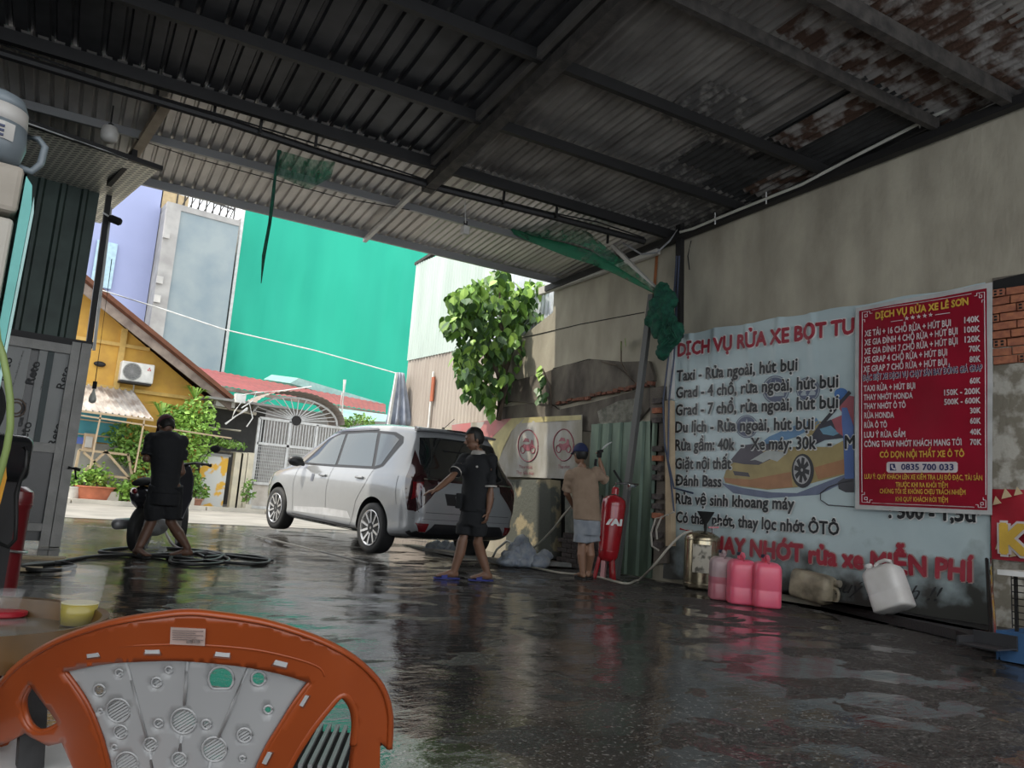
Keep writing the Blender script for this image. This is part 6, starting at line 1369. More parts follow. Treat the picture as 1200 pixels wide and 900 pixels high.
# brown can lying on the kerb
p = AX(912,692,7.3); p.z = .11
can('jerrycan', 'grimy brown can lying on its side next to the pink cans', (G(928,700,.08).x+.22, G(928,700,.08).y+.1, .225), 0, M('grimy_can', (.36,.31,.22), .5, col2=(.14,.12,.085), scale=6), M('dull_cap', (.25,.22,.17), .6), None, size=(.27,.30,.50), rx=math.radians(97), ry=0)
p = AX(1040,715,7.35)
can('jerrycan', 'white jerrycan tilted against the foot of the blue banner', (G(1045,722,.08).x+.10, G(1045,722,.08).y+.02, .125), 0, M('white_can', (.66,.64,.62), .35, col2=(.56,.54,.51), scale=5), m_white_paint, None, size=(.27,.33,.46), rx=math.radians(-24), ry=math.radians(8))
# right edge: crate, rack, poles, dustpan
cr_ = thing('blue_crate', 'blue plastic crate on the floor at the right picture edge', 'crate', tuple(G(1196,775)))
g = G(1172,775); y0 = g.y; x0 = 6.95
xc0 = AX(1185,770,7.25)
for k, (c_, s_2) in enumerate((((7.30,y0-.25,.09),(.50,.02,.18)),)):
    pass
m_blue = M('blue_plastic', (.035,.10,.22), .5)
gcr = G(1171,773); XC = gcr.x; yb = gcr.y
for c_, s2 in (((XC+.26,yb,.10),(.55,.025,.20)),((XC+.26,yb-.6,.10),(.55,.025,.20)),((XC,yb-.3,.10),(.025,.6,.20)),((XC+.52,yb-.3,.10),(.025,.6,.20)),((XC+.26,yb-.3,.01),(.55,.6,.02))): MB().box(c_, s2).build('side_panel' if c_[2] > .05 else 'base_panel', m_blue, cr_)
rk = thing('wire_rack', 'wire rack with a pale board standing on the blue crate', 'rack', (XC+.25,yb-.3,.20))
zt_ = AX(1185,674,XC+.1).z
for yy in (yb-.08, yb-.55):
    for xx in (XC+.09,XC+.5): MB().bar((xx,yy,.20), (xx,yy,zt_), .02).build('post', m_steel_dark, rk)
b = MB()
for k in range(8): z = .24+k*(zt_-.26)/7; b.tube([(XC+.07,yb-.06,z),(XC+.07,yb-.57,z)], .004, 4)
for k in range(6): b.tube([(XC+.07,yb-.06-.1*k,.22),(XC+.07,yb-.06-.1*k,zt_)], .004, 4)
b.build('wire_side', m_steel_dark, rk)
MB().box((XC+.13,yb-.30,(zt_+.24)/2), (.03,.30,zt_-.28)).build('pale_board', M('pale_board', (.36,.32,.26), .8, col2=(.26,.22,.17), scale=5), rk)
MB().box((XC+.27,yb-.30,zt_+.015), (.5,.62,.035)).build('top_board', m_white_paint, rk)
tag(MB().lathe([(.05,0),(.06,.01),(.12,.09),(.125,.10),(.11,.095)], (XC+.2,yb-.26,zt_+.035), n=28).build('bowl', m_white_paint, smooth=40), 'white bowl on top of the wire rack', 'bowl')
tag(MB().tube([G(1167,752,.08), AX(1160,655,7.55)], .012, 8).build('chrome_pole', MATS['chrome']), 'thin chrome pole leaning at the right end of the blue banner', 'pole')
tag(MB().tube([G(1162,752,.08), AX(1156,655,7.58)], .013, 8).build('black_pole', m_steel_dark), 'dark thin pole leaning beside the chrome pole', 'pole')
g = G(1157,760,.08)
dp = thing('dustpan', 'dark dustpan on the floor beside the blue crate', 'dustpan', (g.x, g.y, .08))
c_ = V((g.x, g.y, .08)); MB().prism([c_+V((-.12,.14,.01)), c_+V((-.14,-.12,.01)), c_+V((.12,-.14,.01)), c_+V((.12,.14,.01))], (0,0,.01)).build('pan', M('dark_plastic', (.035,.035,.038), .4), dp); MB().box(c_+V((.12,0,.05)), (.02,.28,.10)).build('back_wall', MATS['dark_plastic'], dp); MB().box(c_+V((-.0,.14,.035)), (.24,.015,.06)).build('side_wall', MATS['dark_plastic'], dp)
# hoses
m_hw = M('white_hose', (.46,.43,.36), .5); m_hb = M('black_hose', (.018,.018,.018), .45)
def hose(pts, r, mat, label, z=None): 
    ps = []
    for p in pts: ps.append(G(*p[:2], r+ (ground_z(0, 9.5) if False else 0)) if len(p) == 2 else (AX(p[0], p[1], p[2])))
    sm = []
    for i in range(len(ps)-1):
        p0, p1, p2, p3 = ps[max(i-1,0)], ps[i], ps[i+1], ps[min(i+2,len(ps)-1)]
        for k in range(6):
            t = k/6; sm.append(.5*((2*p1)+(p2-p0)*t+(2*p0-5*p1+4*p2-p3)*t*t+(3*p1-p0-3*p2+p3)*t*t*t))
    sm.append(ps[-1])
    for p in sm: p.z = max(p.z, r+ground_z(p.x, p.y)*(1 if p.z < .2 else 0))
    return tag(MB().tube(sm, r, 8).build('hose', mat, smooth=True), label, 'hose')
hose([(812,622,7.15),(800,626,7.05),(785,640,6.95),(765,664,6.9),(748,680),(735,684),(715,680),(690,674),(655,671),(620,664),(590,659),(560,656),(535,656)], .014, m_hw, 'white hose running from the steel tank along the floor to the car')
hose([(671,592,6.55),(660,604,6.6),(648,620,6.7),(630,638,6.85),(612,650,7.0),(596,657),(575,657),(560,655)], .013, m_hw, 'pale hose hanging from the tan shirted man\'s hand to the bags')
hose([(18,664),(60,660),(110,652),(170,650),(230,648),(300,652),(316,657),(300,661),(250,658),(190,652),(125,648),(120,645),(150,642),(190,642),(235,645),(256,648),(262,651),(240,653)], .017, m_hb, 'long black hose lying from the left edge to the loops by the washing man')
hose([(262,651),(250,656),(215,658),(200,655),(206,651),(235,648),(262,652),(268,657),(248,661),(215,661),(199,657),(210,650),(242,646),(262,650),(300,655),(320,657)], .015, m_hb, 'coil of black hose at the feet of the washing man')
hose([(20,664),(45,660),(75,660),(88,664),(70,668),(40,668),(22,664)], .017, m_hb, 'small loop of black hose near the red cylinder')
hose([(176,540,9.6) if False else (240,652),(225,646),(205,640),(192,628)], .012, m_hb, 'black lance hose rising from the coil')
hose([(310,627),(345,636),(392,647),(431,661)], .012, m_steel_grey, 'thin rod edge of the floor channel')if False else None
tag(MB().bar(G(301,628,.09)+V((0,0,.0)), G(431,660,.01), .05, .015).build('floor_channel', M('channel_steel', (.14,.135,.125), .5, .5)), 'long steel channel on the wet floor beside the car wheels', 'channel')
pa, pb2 = G(452,634,.05), G(592,660,.03)
tag(MB().bar(pa+V((0,0,-.01)), pb2+V((.1,-.05,0)), .28, .04).build('ramp_board', M('ramp_board', (.30,.30,.28), .7, col2=(.2,.2,.19), scale=5)), 'long grey ramp board lying under the rear of the car', 'board')
tag(MB().bar(G(592,657,.04), G(668,662,.04), .20, .05).build('ramp_board', MATS['ramp_board']), 'short grey board on the floor in front of the bags', 'board')
for px_, py_, lab in ((622,660,'small broken red brick left on the floor by the pier'),(645,663,'flat red brick on the floor before the dark brick wall')):
    g = G(px_, py_); tag(MB().box(g+V((0,0,.035 if px_ < 630 else .03)), (.10 if px_ < 630 else .17,.09,.07 if px_ < 630 else .06), rz=-.6).build('brick', M('floor_brick', (.28,.06,.04), .8)), lab, 'brick')
m_bag = M('blue_grey_sack', (.24,.28,.34), .75, col2=(.40,.42,.44), scale=9, bump=.5, bscale=25)
for k, (px_, py_, X, w_, h_, l_, lean_, lab) in enumerate(((600,664,0,.17,.22,.24,.2,'blue grey sack nearest the car bumper'),(616,665,0,.15,.27,.20,-.2,'upright blue grey sack in the middle of the pile'),(632,666,0,.16,.20,.22,.5,'blue grey sack leaning at the right of the pile'),(609,660,0,.22,.33,.18,.0,'taller blue grey sack at the back of the pile'),
      (508,647,0,.15,.14,.14,.2,'leftmost small sack under the rear of the car'),(520,648,0,.13,.15,.13,.1,'middle small sack under the rear of the car'),(532,649,0,.13,.14,.13,-.1,'right small sack under the rear of the car'))):
    g = G(px_, py_); dd = V((g.x,g.y,0)).normalized(); c_ = g+dd*.04; b = MB(); b.ball(c_+V((0,0,h_*.5)), w_, l_*.7, h_*.55, 20, 12); b.ball(c_+V((lean_*.2,0,h_*.85)), w_*.6, l_*.4, h_*.4, 16, 10); b.ball(c_+V((-.05,0,h_*.25)), w_*1.05, l_*.7, h_*.3, 16, 10)
    me = remesh(b, .014, 2)
    for v in me.vertices: v.co += v.normal*(.035*noise.noise(V((v.co.x*7+k*5, v.co.y*7, v.co.z*10)))+.014*noise.noise(v.co*22)); v.co.z = max(v.co.z, .004)
    tag(link_mesh('sack', me, m_bag, None, True), lab, 'sack')
hp_ = [AX(576,656,6.85), AX(582,644,6.85), AX(594,634,6.88), AX(603,638,6.9), AX(605,656,6.9)]
tag(MB().tube(hp_, .016, 7).build('hose_loop', m_white_paint, smooth=True), 'white hose loop standing over the sacks', 'hose')
# ------------------------------------------------------------------ left edge gear
g = G(2,700); ext = thing('red_cylinder', 'dark red metal cylinder standing at the left picture edge', 'cylinder', tuple(g))
g = V((g.x-.03, g.y, 0)); m_dred = M('dark_red_paint', (.16,.012,.016), .3, coat=.4)
MB().lathe([(.10,0),(.105,.02),(.105,.55),(.112,.56),(.115,.63),(.11,.66),(.07,.69)], g, n=32).build('drum', m_dred, ext, 40)
MB().lathe([(.107,-.008),(.118,0),(.107,.008)], g+V((0,0,.58)), n=32).build('rim', m_dred, ext, True)
MB().tube([g+V((.0,0,.30))+V((.125*math.cos(a), .125*math.sin(a), -.02*math.cos(a))) for a in [i*math.pi/12 for i in range(24)]], .008, 6, closed=True).build('strap', M('steel_strap', (.5,.5,.48), .3, .8), ext)
D_ = 2.9
cb2 = thing('water_cabinet', 'tall beige cabinet with teal edge at the left picture edge', 'cabinet', tuple(V((AD(10,300,D_).x, AD(10,300,D_).y, 0))))
tr_ = AD(28,196,D_); vd_ = V((tr_.x, tr_.y, 0)).normalized(); vd_ = (Matrix.Rotation(math.radians(2.0), 3, 'Z') @ vd_); vr_ = V((vd_.y, -vd_.x, 0))
def cbx(a0, a1, b0, b1, z0, z1): c = tr_+vr_*((a0+a1)/2)+vd_*((b0+b1)/2); c.z = (z0+z1)/2; mt = Matrix((vr_, vd_, V((0,0,1)))).transposed().to_4x4(); mt.translation = c; return MB().boxm(mt, a1-a0, b1-b0, z1-z0)
zc = tr_.z; m_beige = M('beige_plastic', (.42,.39,.34), .5, col2=(.36,.33,.28), scale=3); m_tl = M('teal_plastic', (.12,.42,.38), .4)
link_mesh('cabinet_body', rounded(cbx(-.42,.0,0,.35,.0,zc-.20).mesh(), .015), m_beige, cb2)
link_mesh('cabinet_head', rounded(cbx(-.11,.005,-.01,.34,zc-.18,zc).mesh(), .02), M('dusty_beige', (.34,.30,.25), .7, col2=(.25,.22,.18), scale=6), cb2); link_mesh('cabinet_head', rounded(cbx(-.42,-.13,-.01,.34,zc-.18,zc+.02).mesh(), .02), MATS['dusty_beige'], cb2)
b = MB(); mt0 = [(.012,zc-.03),(.035,zc-.06),(.045,zc-.14),(.02,.2),(.008,.2)]
b.prism([tr_+vr_*a+V((0,0,z-tr_.z)) for a, z in mt0], vd_*.3); b.build('teal_edge', m_tl, cb2)
b = MB(); b.prism([tr_+vr_*a+vd_*.0+V((0,0,z-tr_.z)) for a, z in ((.047,zc-.10),(.055,zc-.16),(.034,.2),(.024,.2))], vd_*.28); b.build('pale_edge', M('pale_teal', (.35,.55,.52), .4), cb2)
# jug on top
jc = tr_+vr_*(-.115)+vd_*.12; jz = zc
jg = thing('water_jug', 'grey and white water jug with a side handle on the beige cabinet', 'jug', (jc.x, jc.y, jz+.021))
m_jg = M('jug_grey', (.17,.20,.22), .4); m_jw = M('jug_white', (.48,.46,.43), .5)
MB().lathe([(.075,.02),(.105,.04),(.118,.10),(.112,.17)], V((jc.x,jc.y,jz)), n=32).build('lower_body', m_jg, jg, True)
MB().lathe([(.112,.168),(.107,.235)], V((jc.x,jc.y,jz)), n=32).build('white_band', m_jw, jg, True); MB().lathe([(.108,.233),(.09,.28),(.05,.30)], V((jc.x,jc.y,jz)), n=32).build('lid', m_jg, jg, True)
b = MB(); b.tube([V((jc.x,jc.y,jz))+vr_*a+V((0,0,z)) for a, z in ((.10,.16),(.15,.165),(.175,.14),(.17,.07),(.145,.03),(.10,.035))], .014, 8); b.build('handle', m_jg, jg, True)
lb_ = [V((jc.x,jc.y,0))+(vr_*math.sin(t)-vd_*math.cos(t))*.121 for t in (-.5,-.1,.3,.6)]
MB().loft([[p+V((0,0,jz+z)) for p in lb_] for z in (.09,.155)], cap=False, closed=False).build('label', m_jw, jg)
for k in range(3): MB().bar(lb_[1]+V((0,0,jz+.10+.017*k))-vd_*.003, lb_[2]+V((0,0,jz+.10+.017*k))-vd_*.003, .008).build('label_mark', M('jug_ink', (.03,.04,.10), .5), jg)
# green hose, hose reel guard, black motor cover, yellow part
tag(MB().tube([AD(x, y, 2.5) for x, y in ((-14,190),(-12,260),(-8,350),(-3,398),(3,415),(9,445),(12,470),(12,500),(8,525),(2,548),(-6,575),(-10,700),(-12,840))], .011, 10).build('green_hose', M('yellow_green_hose', (.20,.27,.08), .5), smooth=True), 'yellow green hose curving down the left picture edge', 'hose')
fg = thing('fan', 'black cage fan behind the green hose', 'fan', tuple(V((AD(-64,480,3.3).x, AD(-64,480,3.3).y, 0))))
fc = AD(-64,475,3.3); nr = (V((0,0,.8))-fc).normalized(); nr.z = 0; nr.normalize(); b = MB()
x_, y_, _ = frame(nr)
for r in (.05,.09,.13,.17,.20): b.tube([fc+(x_*math.cos(t)+y_*math.sin(t))*r for t in [i*math.pi/20 for i in range(40)]], .004, 5, closed=True)
for k in range(28): a = k*math.pi/14; b.tube([fc+(x_*math.cos(a)+y_*math.sin(a))*.03+nr*.03, fc+(x_*math.cos(a)+y_*math.sin(a))*.20], .0025, 4)
b.build('cage', m_steel_grey, fg); MB().lathe([(.21,-.06),(.215,0),(.205,.01)], fc, nr, 40).build('ring', m_black, fg); MB().lathe([(.205,-.05),(.205,-.04)], fc, nr, 40).build('back_guard', m_black, fg)
MB().tube([V((fc.x,fc.y,0))-nr*.05, V((fc.x,fc.y,fc.z-.2))-nr*.05], .02, 8).build('pole', m_black, fg); MB().lathe([(.2,0),(.19,.03),(.03,.05)], V((fc.x,fc.y,0))-nr*.05, n=28).build('base', m_black, fg)
c_ = AD(8,532,4.6); mc = thing('black_bin', 'black rounded machine cover with a black hose at the left edge', 'machine', (c_.x-.15, c_.y, 0))
cc_ = V((c_.x-.16, c_.y+.1, 0)); link_mesh('cover', rounded(MB().box(cc_+V((0,0,.86)), (.50,.4,.28), rz=.6).mesh(), .06, 4), M('gloss_black', (.012,.013,.015), .25), mc, 40); link_mesh('machine_body', MB().box(cc_+V((0,.05,.37)), (.40,.36,.74), rz=.6).mesh(), M('dark_machine', (.03,.03,.032), .6), mc)
hp_ = [AD(x, y, 4.5) for x, y in ((28,524),(32,530),(30,548),(24,562),(19,578),(19,610),(18,632),(10,641),(0,637))]; tag(MB().tube(hp_, .012, 8).build('black_hose', m_hb, smooth=True), 'black hose hanging from the machine cover round the red cylinder', 'hose')
tag(MB().prism([AD(x, y, 2.7) for x, y in ((-8,560),(1,555),(6,530),(8,560),(0,592),(-4,640),(-6,826),(-14,826),(-14,560))], vd_*.05).build('yellow_guard', M('amber_plastic', (.55,.26,.02), .4)), 'amber plastic guard at the left edge under the green hose', 'guard')
for px_, py_, w_, lab in ((36,655,.55,'pale wooden board lying beside the cabin'),(24,668,.3,'short light board at the hose loop near the cylinder')):
    g = G(px_, py_); tag(MB().box(g+V((0,0,.012)), (w_,.16,.024), rz=-.15).build('wood_board', M('light_board', (.46,.36,.22), .7)), lab, 'board')
# ------------------------------------------------------------------ tea table
p1, p2 = G(15,700,.545), G(128,720,.545); R0 = .235
mid = (p1+p2)/2; half = (p2-p1).length/2; n2 = V((-(p2-p1).y, (p2-p1).x, 0)).normalized(); 
if n2.dot(V((mid.x,mid.y,0))) > 0: n2 = -n2
tcn_ = mid + n2*math.sqrt(R0*R0-half*half); tcn_.z = 0
tb = thing('tea_table', 'low round tea table with a brown raised rim and wet dirty top', 'table', (tcn_.x, tcn_.y, 0))
m_tt = M('dirty_table_top', (.10,.085,.06), .15, col2=(.16,.16,.15), scale=7, lo=.5, hi=.56, detail=8); m_rim2 = M('brown_rim', (.10,.05,.012), .4, col2=(.05,.028,.01), scale=8)
MB().lathe([(.01,.50),(R0-.02,.50),(R0-.02,.512),(.01,.515)], tcn_, n=64).build('table_top', m_tt, tb)
MB().lathe([(R0-.022,.495),(R0-.012,.545),(R0,.547),(R0+.004,.49),(R0-.02,.485)], tcn_, n=64).build('rim', m_rim2, tb, 40)
for k in range(4): a = k*math.pi/2+.5; MB().bar(tcn_+V((.30*math.cos(a),.30*math.sin(a),0)), tcn_+V((.22*math.cos(a),.22*math.sin(a),.50)), .035).build('leg', m_steel_dark, tb)
g = G(90,733,.513); cup = thing('plastic_cup', 'clear plastic cup half full of yellow tea on the tea table', 'cup', tuple(g))
m_clear = bpy.data.materials.new('clear_plastic'); m_clear.use_nodes = True; q = m_clear.node_tree.nodes['Principled BSDF']; q.inputs['Base Color'].default_value = (.85,.86,.86,1); q.inputs['Roughness'].default_value = .12; q.inputs['Alpha'].default_value = .05; q.inputs['Specular IOR Level'].default_value = .6
MB().lathe([(.030,0),(.031,.002),(.0405,.106),(.0422,.108),(.0422,.110),(.040,.110),(.0395,.106),(.0300,.003)], g, n=40).build('cup_wall', m_clear, cup, True)
mt_ = M('yellow_tea', (.28,.22,.004), .15); MB().lathe([(.0295,.003),(.0325,.042),(.002,.042)], g, n=36).build('tea', mt_, cup, True)
MB().lathe([(.0326,.0415),(.0326,.0435),(.030,.0435)], g, n=36).build('foam_ring', M('tea_edge', (.45,.42,.25), .3), cup)
g = G(6,722,.513); tg = thing('small_glass', 'small glass standing on a red dish at the left edge of the tea table', 'glass', tuple(g+V((0,0,.013))))
tag(MB().lathe([(.035,0),(.038,.003),(.038,.010),(.033,.012)], g, n=32).build('red_dish', M('red_plastic', (.30,.01,.02), .3)), 'flat dark red dish on the tea table under the small glass', 'dish')
MB().lathe([(.020,.013),(.028,.050),(.0265,.050),(.019,.017)], g, n=28).build('glass_wall', m_clear, tg, True)
# ------------------------------------------------------------------ foreground chair
m_or = M('orange_plastic', (.25,.047,.009), .32, col2=(.22,.040,.008), scale=6, coat=.1); m_gp = M('grey_plastic', (.33,.33,.33), .42, col2=(.29,.29,.29), scale=4)
def CP(x, y, e=0):                                     # curved, reclined back shell of the chair
    u = (x-222)/235; return AD(x, y, 1.00+.17*u*u+.10*max(0,abs(u)-.75)+.00045*(y-720)+e)
seatc = CP(222,900); seatc.z = 0
vdir = V((seatc.x, seatc.y, 0)).normalized(); vrt = V((vdir.y, -vdir.x, 0))
ch = thing('plastic_chair', 'orange plastic armchair with a grey perforated back right in front of the camera', 'chair', tuple(seatc+vdir*.2))
def smooth_closed(pts, k=6, closed=False):
    out = []; n_ = len(pts); rng = range(n_ if closed else n_-1)
    for i in rng:
        p0, p1, p2, p3 = (pts[(i-1)%n_], pts[i], pts[(i+1)%n_], pts[(i+2)%n_]) if closed else (pts[max(i-1,0)], pts[i], pts[i+1], pts[min(i+2,n_-1)])
        for j in range(k):
            t = j/k; out.append(tuple(.5*(2*p1[a]+(p2[a]-p0[a])*t+(2*p0[a]-5*p1[a]+4*p2[a]-p3[a])*t*t+(3*p1[a]-p0[a]-3*p2[a]+p3[a])*t**3) for a in (0,1)))
    if not closed: out.append(tuple(pts[-1]))
    return out
outer_r = [(222,720),(256,723),(312,732),(368,750),(408,770),(434,792),(448,812),(455,840),(454,878)]
outer_l = [(454-2*0-x+ -10, y) for x, y in outer_r]    # mirror about x = 222
outer_l = [(444-x, y+ (0 if y < 760 else 2)) for x, y in outer_r]
full_o = smooth_closed(outer_l[::-1] + outer_r[1:])
pan_t = [(76,785),(120,776),(160,773),(216,772),(280,778),(328,787),(364,798)]
pan_r = [(364,798),(345,824),(330,848),(313,876),(299,910),(290,960)]; pan_l = [(76,785),(100,820),(116,856),(128,900),(136,960)]
pan = smooth_closed(pan_t) + smooth_closed(pan_r)[1:] + smooth_closed(pan_l[::-1])
op_r = smooth_closed([(400,814),(412,826),(416,845),(414,872),(408,892),(402,930)])+smooth_closed([(322,952),(336,905),(360,862),(384,830),(400,814)])
op_l = smooth_closed([(38,800),(56,824),(66,838),(70,846),(62,853),(48,857),(37,850),(30,836),(29,818),(38,800)], closed=False)[:-1]
# plate with holes
from mathutils.geometry import delaunay_2d_cdt
def inside(p, lp):
    r = False; n_ = len(lp); j = n_-1
    for i in range(n_):
        (xi, yi), (xj, yj) = lp[i], lp[j]
        if (yi > p[1]) != (yj > p[1]) and p[0] < (xj-xi)*(p[1]-yi)/(yj-yi)+xi: r = not r
        j = i
    return r
def plate(loops, e=0, name='p', mat=None, parent=None, thick=.006, step=6.3):
    pts, edges = [], []
    for lp in loops:
        n0 = len(pts); n_ = len(lp); pts += [(p[0], p[1]) for p in lp]; edges += [(n0+i, n0+(i+1) % n_) for i in range(n_)]
    x0_, x1_, y0_, y1_ = min(p[0] for p in pts), max(p[0] for p in pts), min(p[1] for p in pts), max(p[1] for p in pts)
    r = 0; yy = y0_+step/2
    while yy < y1_:
        xx = x0_+(step/2 if r % 2 else 0)
        while xx < x1_:
            if all(math.hypot(xx-p[0], yy-p[1]) > step*.45 for p in pts[:sum(len(l) for l in loops)] if abs(p[0]-xx) < step): 
                if inside((xx, yy), loops[0]): pts.append((xx, yy))
            xx += step
        yy += step*.87; r += 1
    vs, _e, fs, *_ = delaunay_2d_cdt([V(p) for p in pts], edges, [], 0, 1e-4)
    keep = []
    for f in fs:
        c = (sum(vs[i].x for i in f)/len(f), sum(vs[i].y for i in f)/len(f))
        if inside(c, loops[0]) and not any(inside(c, l) for l in loops[1:]): keep.append(f)
    b = MB(); b.v = [tuple(CP(v.x, v.y, e)) for v in vs]; b.f = [tuple(f) for f in keep]
    me = b.mesh(name); bm = bmesh.new(); bm.from_mesh(me); bmesh.ops.delete(bm, geom=[v for v in bm.verts if not v.link_faces], context='VERTS'); bm.to_mesh(me); bm.free()
    o = link_mesh(name, me, mat, parent, 40); s = o.modifiers.new('s', 'SOLIDIFY'); s.thickness = thick; s.offset = 0; return o
fp = full_o[:]
tail_r = [(448,872),(443,868),(442,960),(413,960),(410,905),(414,872),(416,845),(412,826),(400,814),(384,830),(360,862),(336,905),(322,960),(290,960)]
tail_l = [(132,960),(104,960),(92,905),(76,868),(60,872),(40,862),(33,857),(14,868),(-4,874)]
fp = fp + tail_r + smooth_closed(pan_r)[::-1][1:-1] + smooth_closed(pan_t)[::-1] + smooth_closed(pan_l)[1:-1] + tail_l
fr = plate([fp, op_l], 0, 'back_frame', m_or, ch, .010)
# rolled lip along the outer edge, turning away from the camera
lip = full_o[:]
rows = []
for sc_o, e in ((-1.5,-.0068),(1.2,-.004),(3.2,.012),(3.0,.040)):
    row = []
    for i, (x, y) in enumerate(lip):
        a, c_ = lip[max(i-1,0)], lip[min(i+1,len(lip)-1)]; tx, ty = c_[0]-a[0], c_[1]-a[1]; l_ = math.hypot(tx, ty) or 1
        row.append(CP(x+ty/l_*sc_o, y-tx/l_*sc_o, e))
    rows.append(row)
o = MB().loft(rows, cap=False, closed=False).build('rim_lip', m_or, ch, True); o.modifiers.new('s','SOLIDIFY').thickness = .004
for pts, n_ in ((pan, 'panel_edge'),):
    ps = smooth_closed(pan_l)[::-1] + smooth_closed(pan_t)[1:] + smooth_closed(pan_r)[1:]
    MB().tube([CP(x, y, -.002) for x, y in ps], .0035, 6).build('panel_edge', m_or, ch, True)
MB().tube([CP(x, y, -.002) for x, y in smooth_closed([(322,960),(336,905),(360,862),(384,830),(400,814),(412,826),(416,845),(414,872)])], .006, 8).build('opening_edge', m_or, ch, True)
MB().tube([CP(x, y, -.001) for x, y in op_l], .004, 6, closed=True).build('opening_edge', m_or, ch, True)
MB().tube([CP(x, y, -.0045) for x, y in smooth_closed([(54,790),(68,772),(90,764),(120,759),(160,756),(222,755),(290,760),(340,770),(372,781),(380,792)])], .0022, 6).build('ledge', m_or, ch, True)
for x, y, w_, a in ((111,766.5,14,-.12),(180,762.5,17,.0),(261,766,17,.10),(328,777,15,.24),(356,820,14,2.1),(313,887,15,2.05)):
    dx, dy = math.cos(a)*w_/2, math.sin(a)*w_/2; MB().bar(CP(x-dx, y-dy, -.004), CP(x+dx, y+dy, -.004), .0065, .006, up=tuple(vdir)).build('slot_tab', m_gp, ch)
    MB().bar(CP(x-dx*1.2, y-dy*1.2, -.0025), CP(x+dx*1.2, y+dy*1.2, -.0025), .011, .006, up=tuple(vdir)).build('slot', M('orange_shadow', (.12,.03,.01), .6), ch)
stq = [CP(x, y, -.0085) for x, y in ((200,735),(241,737),(240,757),(199,755))]; MB().prism(stq, vdir*.0015).build('paper_label', M('label_paper', (.42,.30,.26), .7, col2=(.34,.25,.22), scale=40), ch)
for k in range(5): y = 739+k*2.6; MB().bar(CP(202,y,-.0096), CP(238-(k%2)*9,y+.9,-.0096), .0009).build('label_line', M('label_ink', (.12,.09,.08), .7), ch)
for k in range(2): MB().box(CP(222+k*9,752,-.0096), (.007,.001,.004)).build('label_mark', MATS['label_ink'], ch)
holes = [(140,788.4,5.5),(116.8,808.8,8),(138.8,832.4,15),(118,832.8,3.5),(141.6,857.6,9),(134.4,875.6,4.2),(148.8,895,15),(198,785,5.2),(183.6,799.6,6.8),(215.2,844.8,16),(186,847.6,6.2),(241.6,848.8,6.6),(176.4,872,8.8),(210,890,9.5),(259,796,16),(302.8,795.2,9.5),(314,831.6,6),(286.4,861.6,9.5),(251.2,878,15.5),(284,888.8,4.2)]
loops = [pan]
for i, (x, y, r) in enumerate(holes):
    rr2 = r-1.8; lp = ell(x, y, rr2, rr2, 20)
    if i == 14: lp = [(a, min(b_, y+rr2*.72)) for a, b_ in lp]
    loops.append(lp)
pn_ = plate(loops, .004, 'back_panel', m_gp, ch, .004, 8)
for i, (x, y, r) in enumerate(holes):
    lp = ell(x, y, r-1.3, r-1.3, 24)
    if i == 14: lp = [(a, min(b_, y+(r-1.3)*.75)) for a, b_ in lp]
    MB().tube([CP(a, b_, .0015) for a, b_ in lp], .0016, 6, closed=True).build('hole_ring', m_gp, pn_, True)
    if i in (1, 14, 15, 16): continue
    b = MB(); rr2 = r-2; k = -rr2+1.2
    while k < rr2:
        h_ = math.sqrt(max(0, rr2*rr2-k*k)); ca, sa = math.cos(-.55), math.sin(-.55)
        b.bar(CP(x+ca*h_-sa*k, y+sa*h_+ca*k, .004), CP(x-ca*h_-sa*k, y-sa*h_+ca*k, .004), .0017, .003); k += 3.3
    b.build('hole_grille', m_gp, pn_)
for pts in ([(148,774),(160,820),(172,864)],[(176,880),(178,900)],[(220,773),(218,800),(216,826)],[(213,862),(211,880)],[(292,780),(274,822),(256,864)],[(247,892),(243,912)]):
    MB().tube([CP(x, y, .0010) for x, y in pts], .0022, 6).build('rib', m_gp, pn_, True)
# seat, arms and legs of the chair (mostly below the frame)
sz = .27; sc0 = seatc+vdir*.02
b = MB(); rows = []
for t, w_, zz in ((0,.17,sz),(.1,.20,sz-.01),(.28,.22,sz-.005),(.38,.22,sz),(.41,.21,sz-.03)): rows.append([sc0+vdir*t+vrt*(w_*s2)+V((0,0,zz-.012*(1-abs(s2)))) for s2 in (-1,-.7,-.35,0,.35,.7,1)])
o = b.loft(rows, cap=False, closed=False).build('seat', m_or, ch, True); o.modifiers.new('s','SOLIDIFY').thickness = .006
for sx, t, in ((-1,.02),(1,.02),(-1,.37),(1,.37)):
    a = sc0+vrt*(.19*sx)+vdir*t+V((0,0,sz-.01)); e = sc0+vrt*(.235*sx)+vdir*(t+(.04 if t > .2 else -.05)); MB().loft([ring(a, vrt, vdir, .028, .024, 8), ring(e, vrt, vdir, .018, .016, 8)]).build('leg', m_or, ch)
for sx in (-1, 1):
    w0 = CP(222+sx*226,868,.02); w0 = w0-vrt*(.008*sx); p = [w0, w0+vdir*.10+vrt*(.012*sx), w0+vdir*.20+vrt*(.024*sx)+V((0,0,-.03)), w0+vdir*.25+vrt*(.03*sx)+V((0,0,-.09)), sc0+vdir*.34+vrt*(.27*sx)+V((0,0,sz-.06)), sc0+vdir*.34+vrt*(.20*sx)+V((0,0,sz-.05))]
    b = MB(); b.loft([ring(q_, vrt, V((0,0,1)), .012, .010, 8) if i < 3 else ring(q_, vrt, vdir, .014, .014, 8) for i, q_ in enumerate(p)]); b.build('arm', m_or, ch, True)
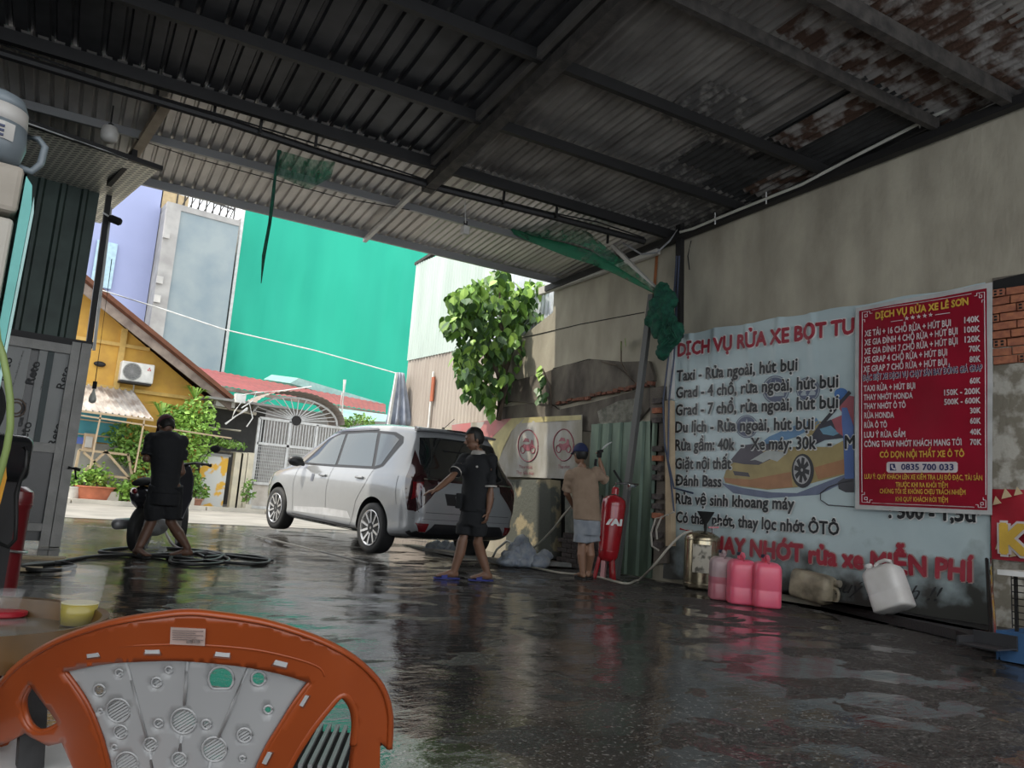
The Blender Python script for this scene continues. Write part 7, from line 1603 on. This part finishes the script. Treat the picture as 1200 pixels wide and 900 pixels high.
MB().loft([ring(CP(92+20,930,.005), vrt, vdir, .03, .012, 8), ring(sc0-vrt*.10+V((0,0,sz)), vrt, vdir, .03, .012, 8)]).build('back_strut', m_or, ch); MB().loft([ring(CP(306,930,.005), vrt, vdir, .03, .012, 8), ring(sc0+vrt*.10+V((0,0,sz)), vrt, vdir, .03, .012, 8)]).build('back_strut', m_or, ch)
# white stool beside it
g = AD(12,905,1.25); ws = thing('white_stool', 'white plastic stool partly hidden behind the left arm of the orange chair', 'stool', (g.x, g.y, 0))
sl = MB().lathe([(.03,-.005),(.11,-.004),(.128,-.02),(.13,-.05),(.12,-.05)], V((g.x, g.y, g.z+.03)), n=32); sl.build('seat', M('white_plastic', (.55,.53,.52), .4), ws, 40)
for k in range(4): a = k*math.pi/2; MB().bar(V((g.x+.10*math.cos(a), g.y+.10*math.sin(a), g.z-.01)), V((g.x+.13*math.cos(a), g.y+.13*math.sin(a), 0)), .03).build('leg', MATS['white_plastic'], ws)
# floor drain grating
g = G(372,905); gr_ = thing('floor_grating', 'dark slotted drain grating in the floor right of the orange chair', 'grating', tuple(g))
for k in range(14):
    o0 = g+V((.8,-.6,0))*(-.22+k*.028)+V((0,0,.012)); MB().bar(o0, o0+V((.22,.36,0)), .012, .014).build('bar', m_steel_grey, gr_)
MB().box(g+V((.03,.18,.002)), (.44,.42,.008), rz=-.55).build('pit', m_black, gr_)

# ------------------------------------------------------------------ groups of look-alikes
GR = {'jerrycan': 'jerrycans along the foot of the blue banner', 'sack': 'grey sacks behind and under the car', 'gate_pier': 'cream piers beside the barred gate', 'concrete_block': 'blocks on the far pavement',
      'flower_pot': 'pots on the far pavement', 'potted_plant': 'potted plants on the far pavement', 'spiky_plant': 'spiky plants above the garden wall', 'hanging_lamp': 'lamps hanging below the canopy',
      'hanging_cable': 'cables beside the blue banner', 'looped_hose': 'looped hoses beside the banner foot', 'person': 'men working at the car wash', 'ramp_board': 'grey boards on the floor by the car', 'wall_sapling': 'saplings rooted in the right wall', 'wood_board': 'wooden boards by the cabin'}
for o in list(SC.objects):
    if o.parent is None and 'label' in o and 'group' not in o and o.name.split('.')[0] in GR: o['group'] = GR[o.name.split('.')[0]]
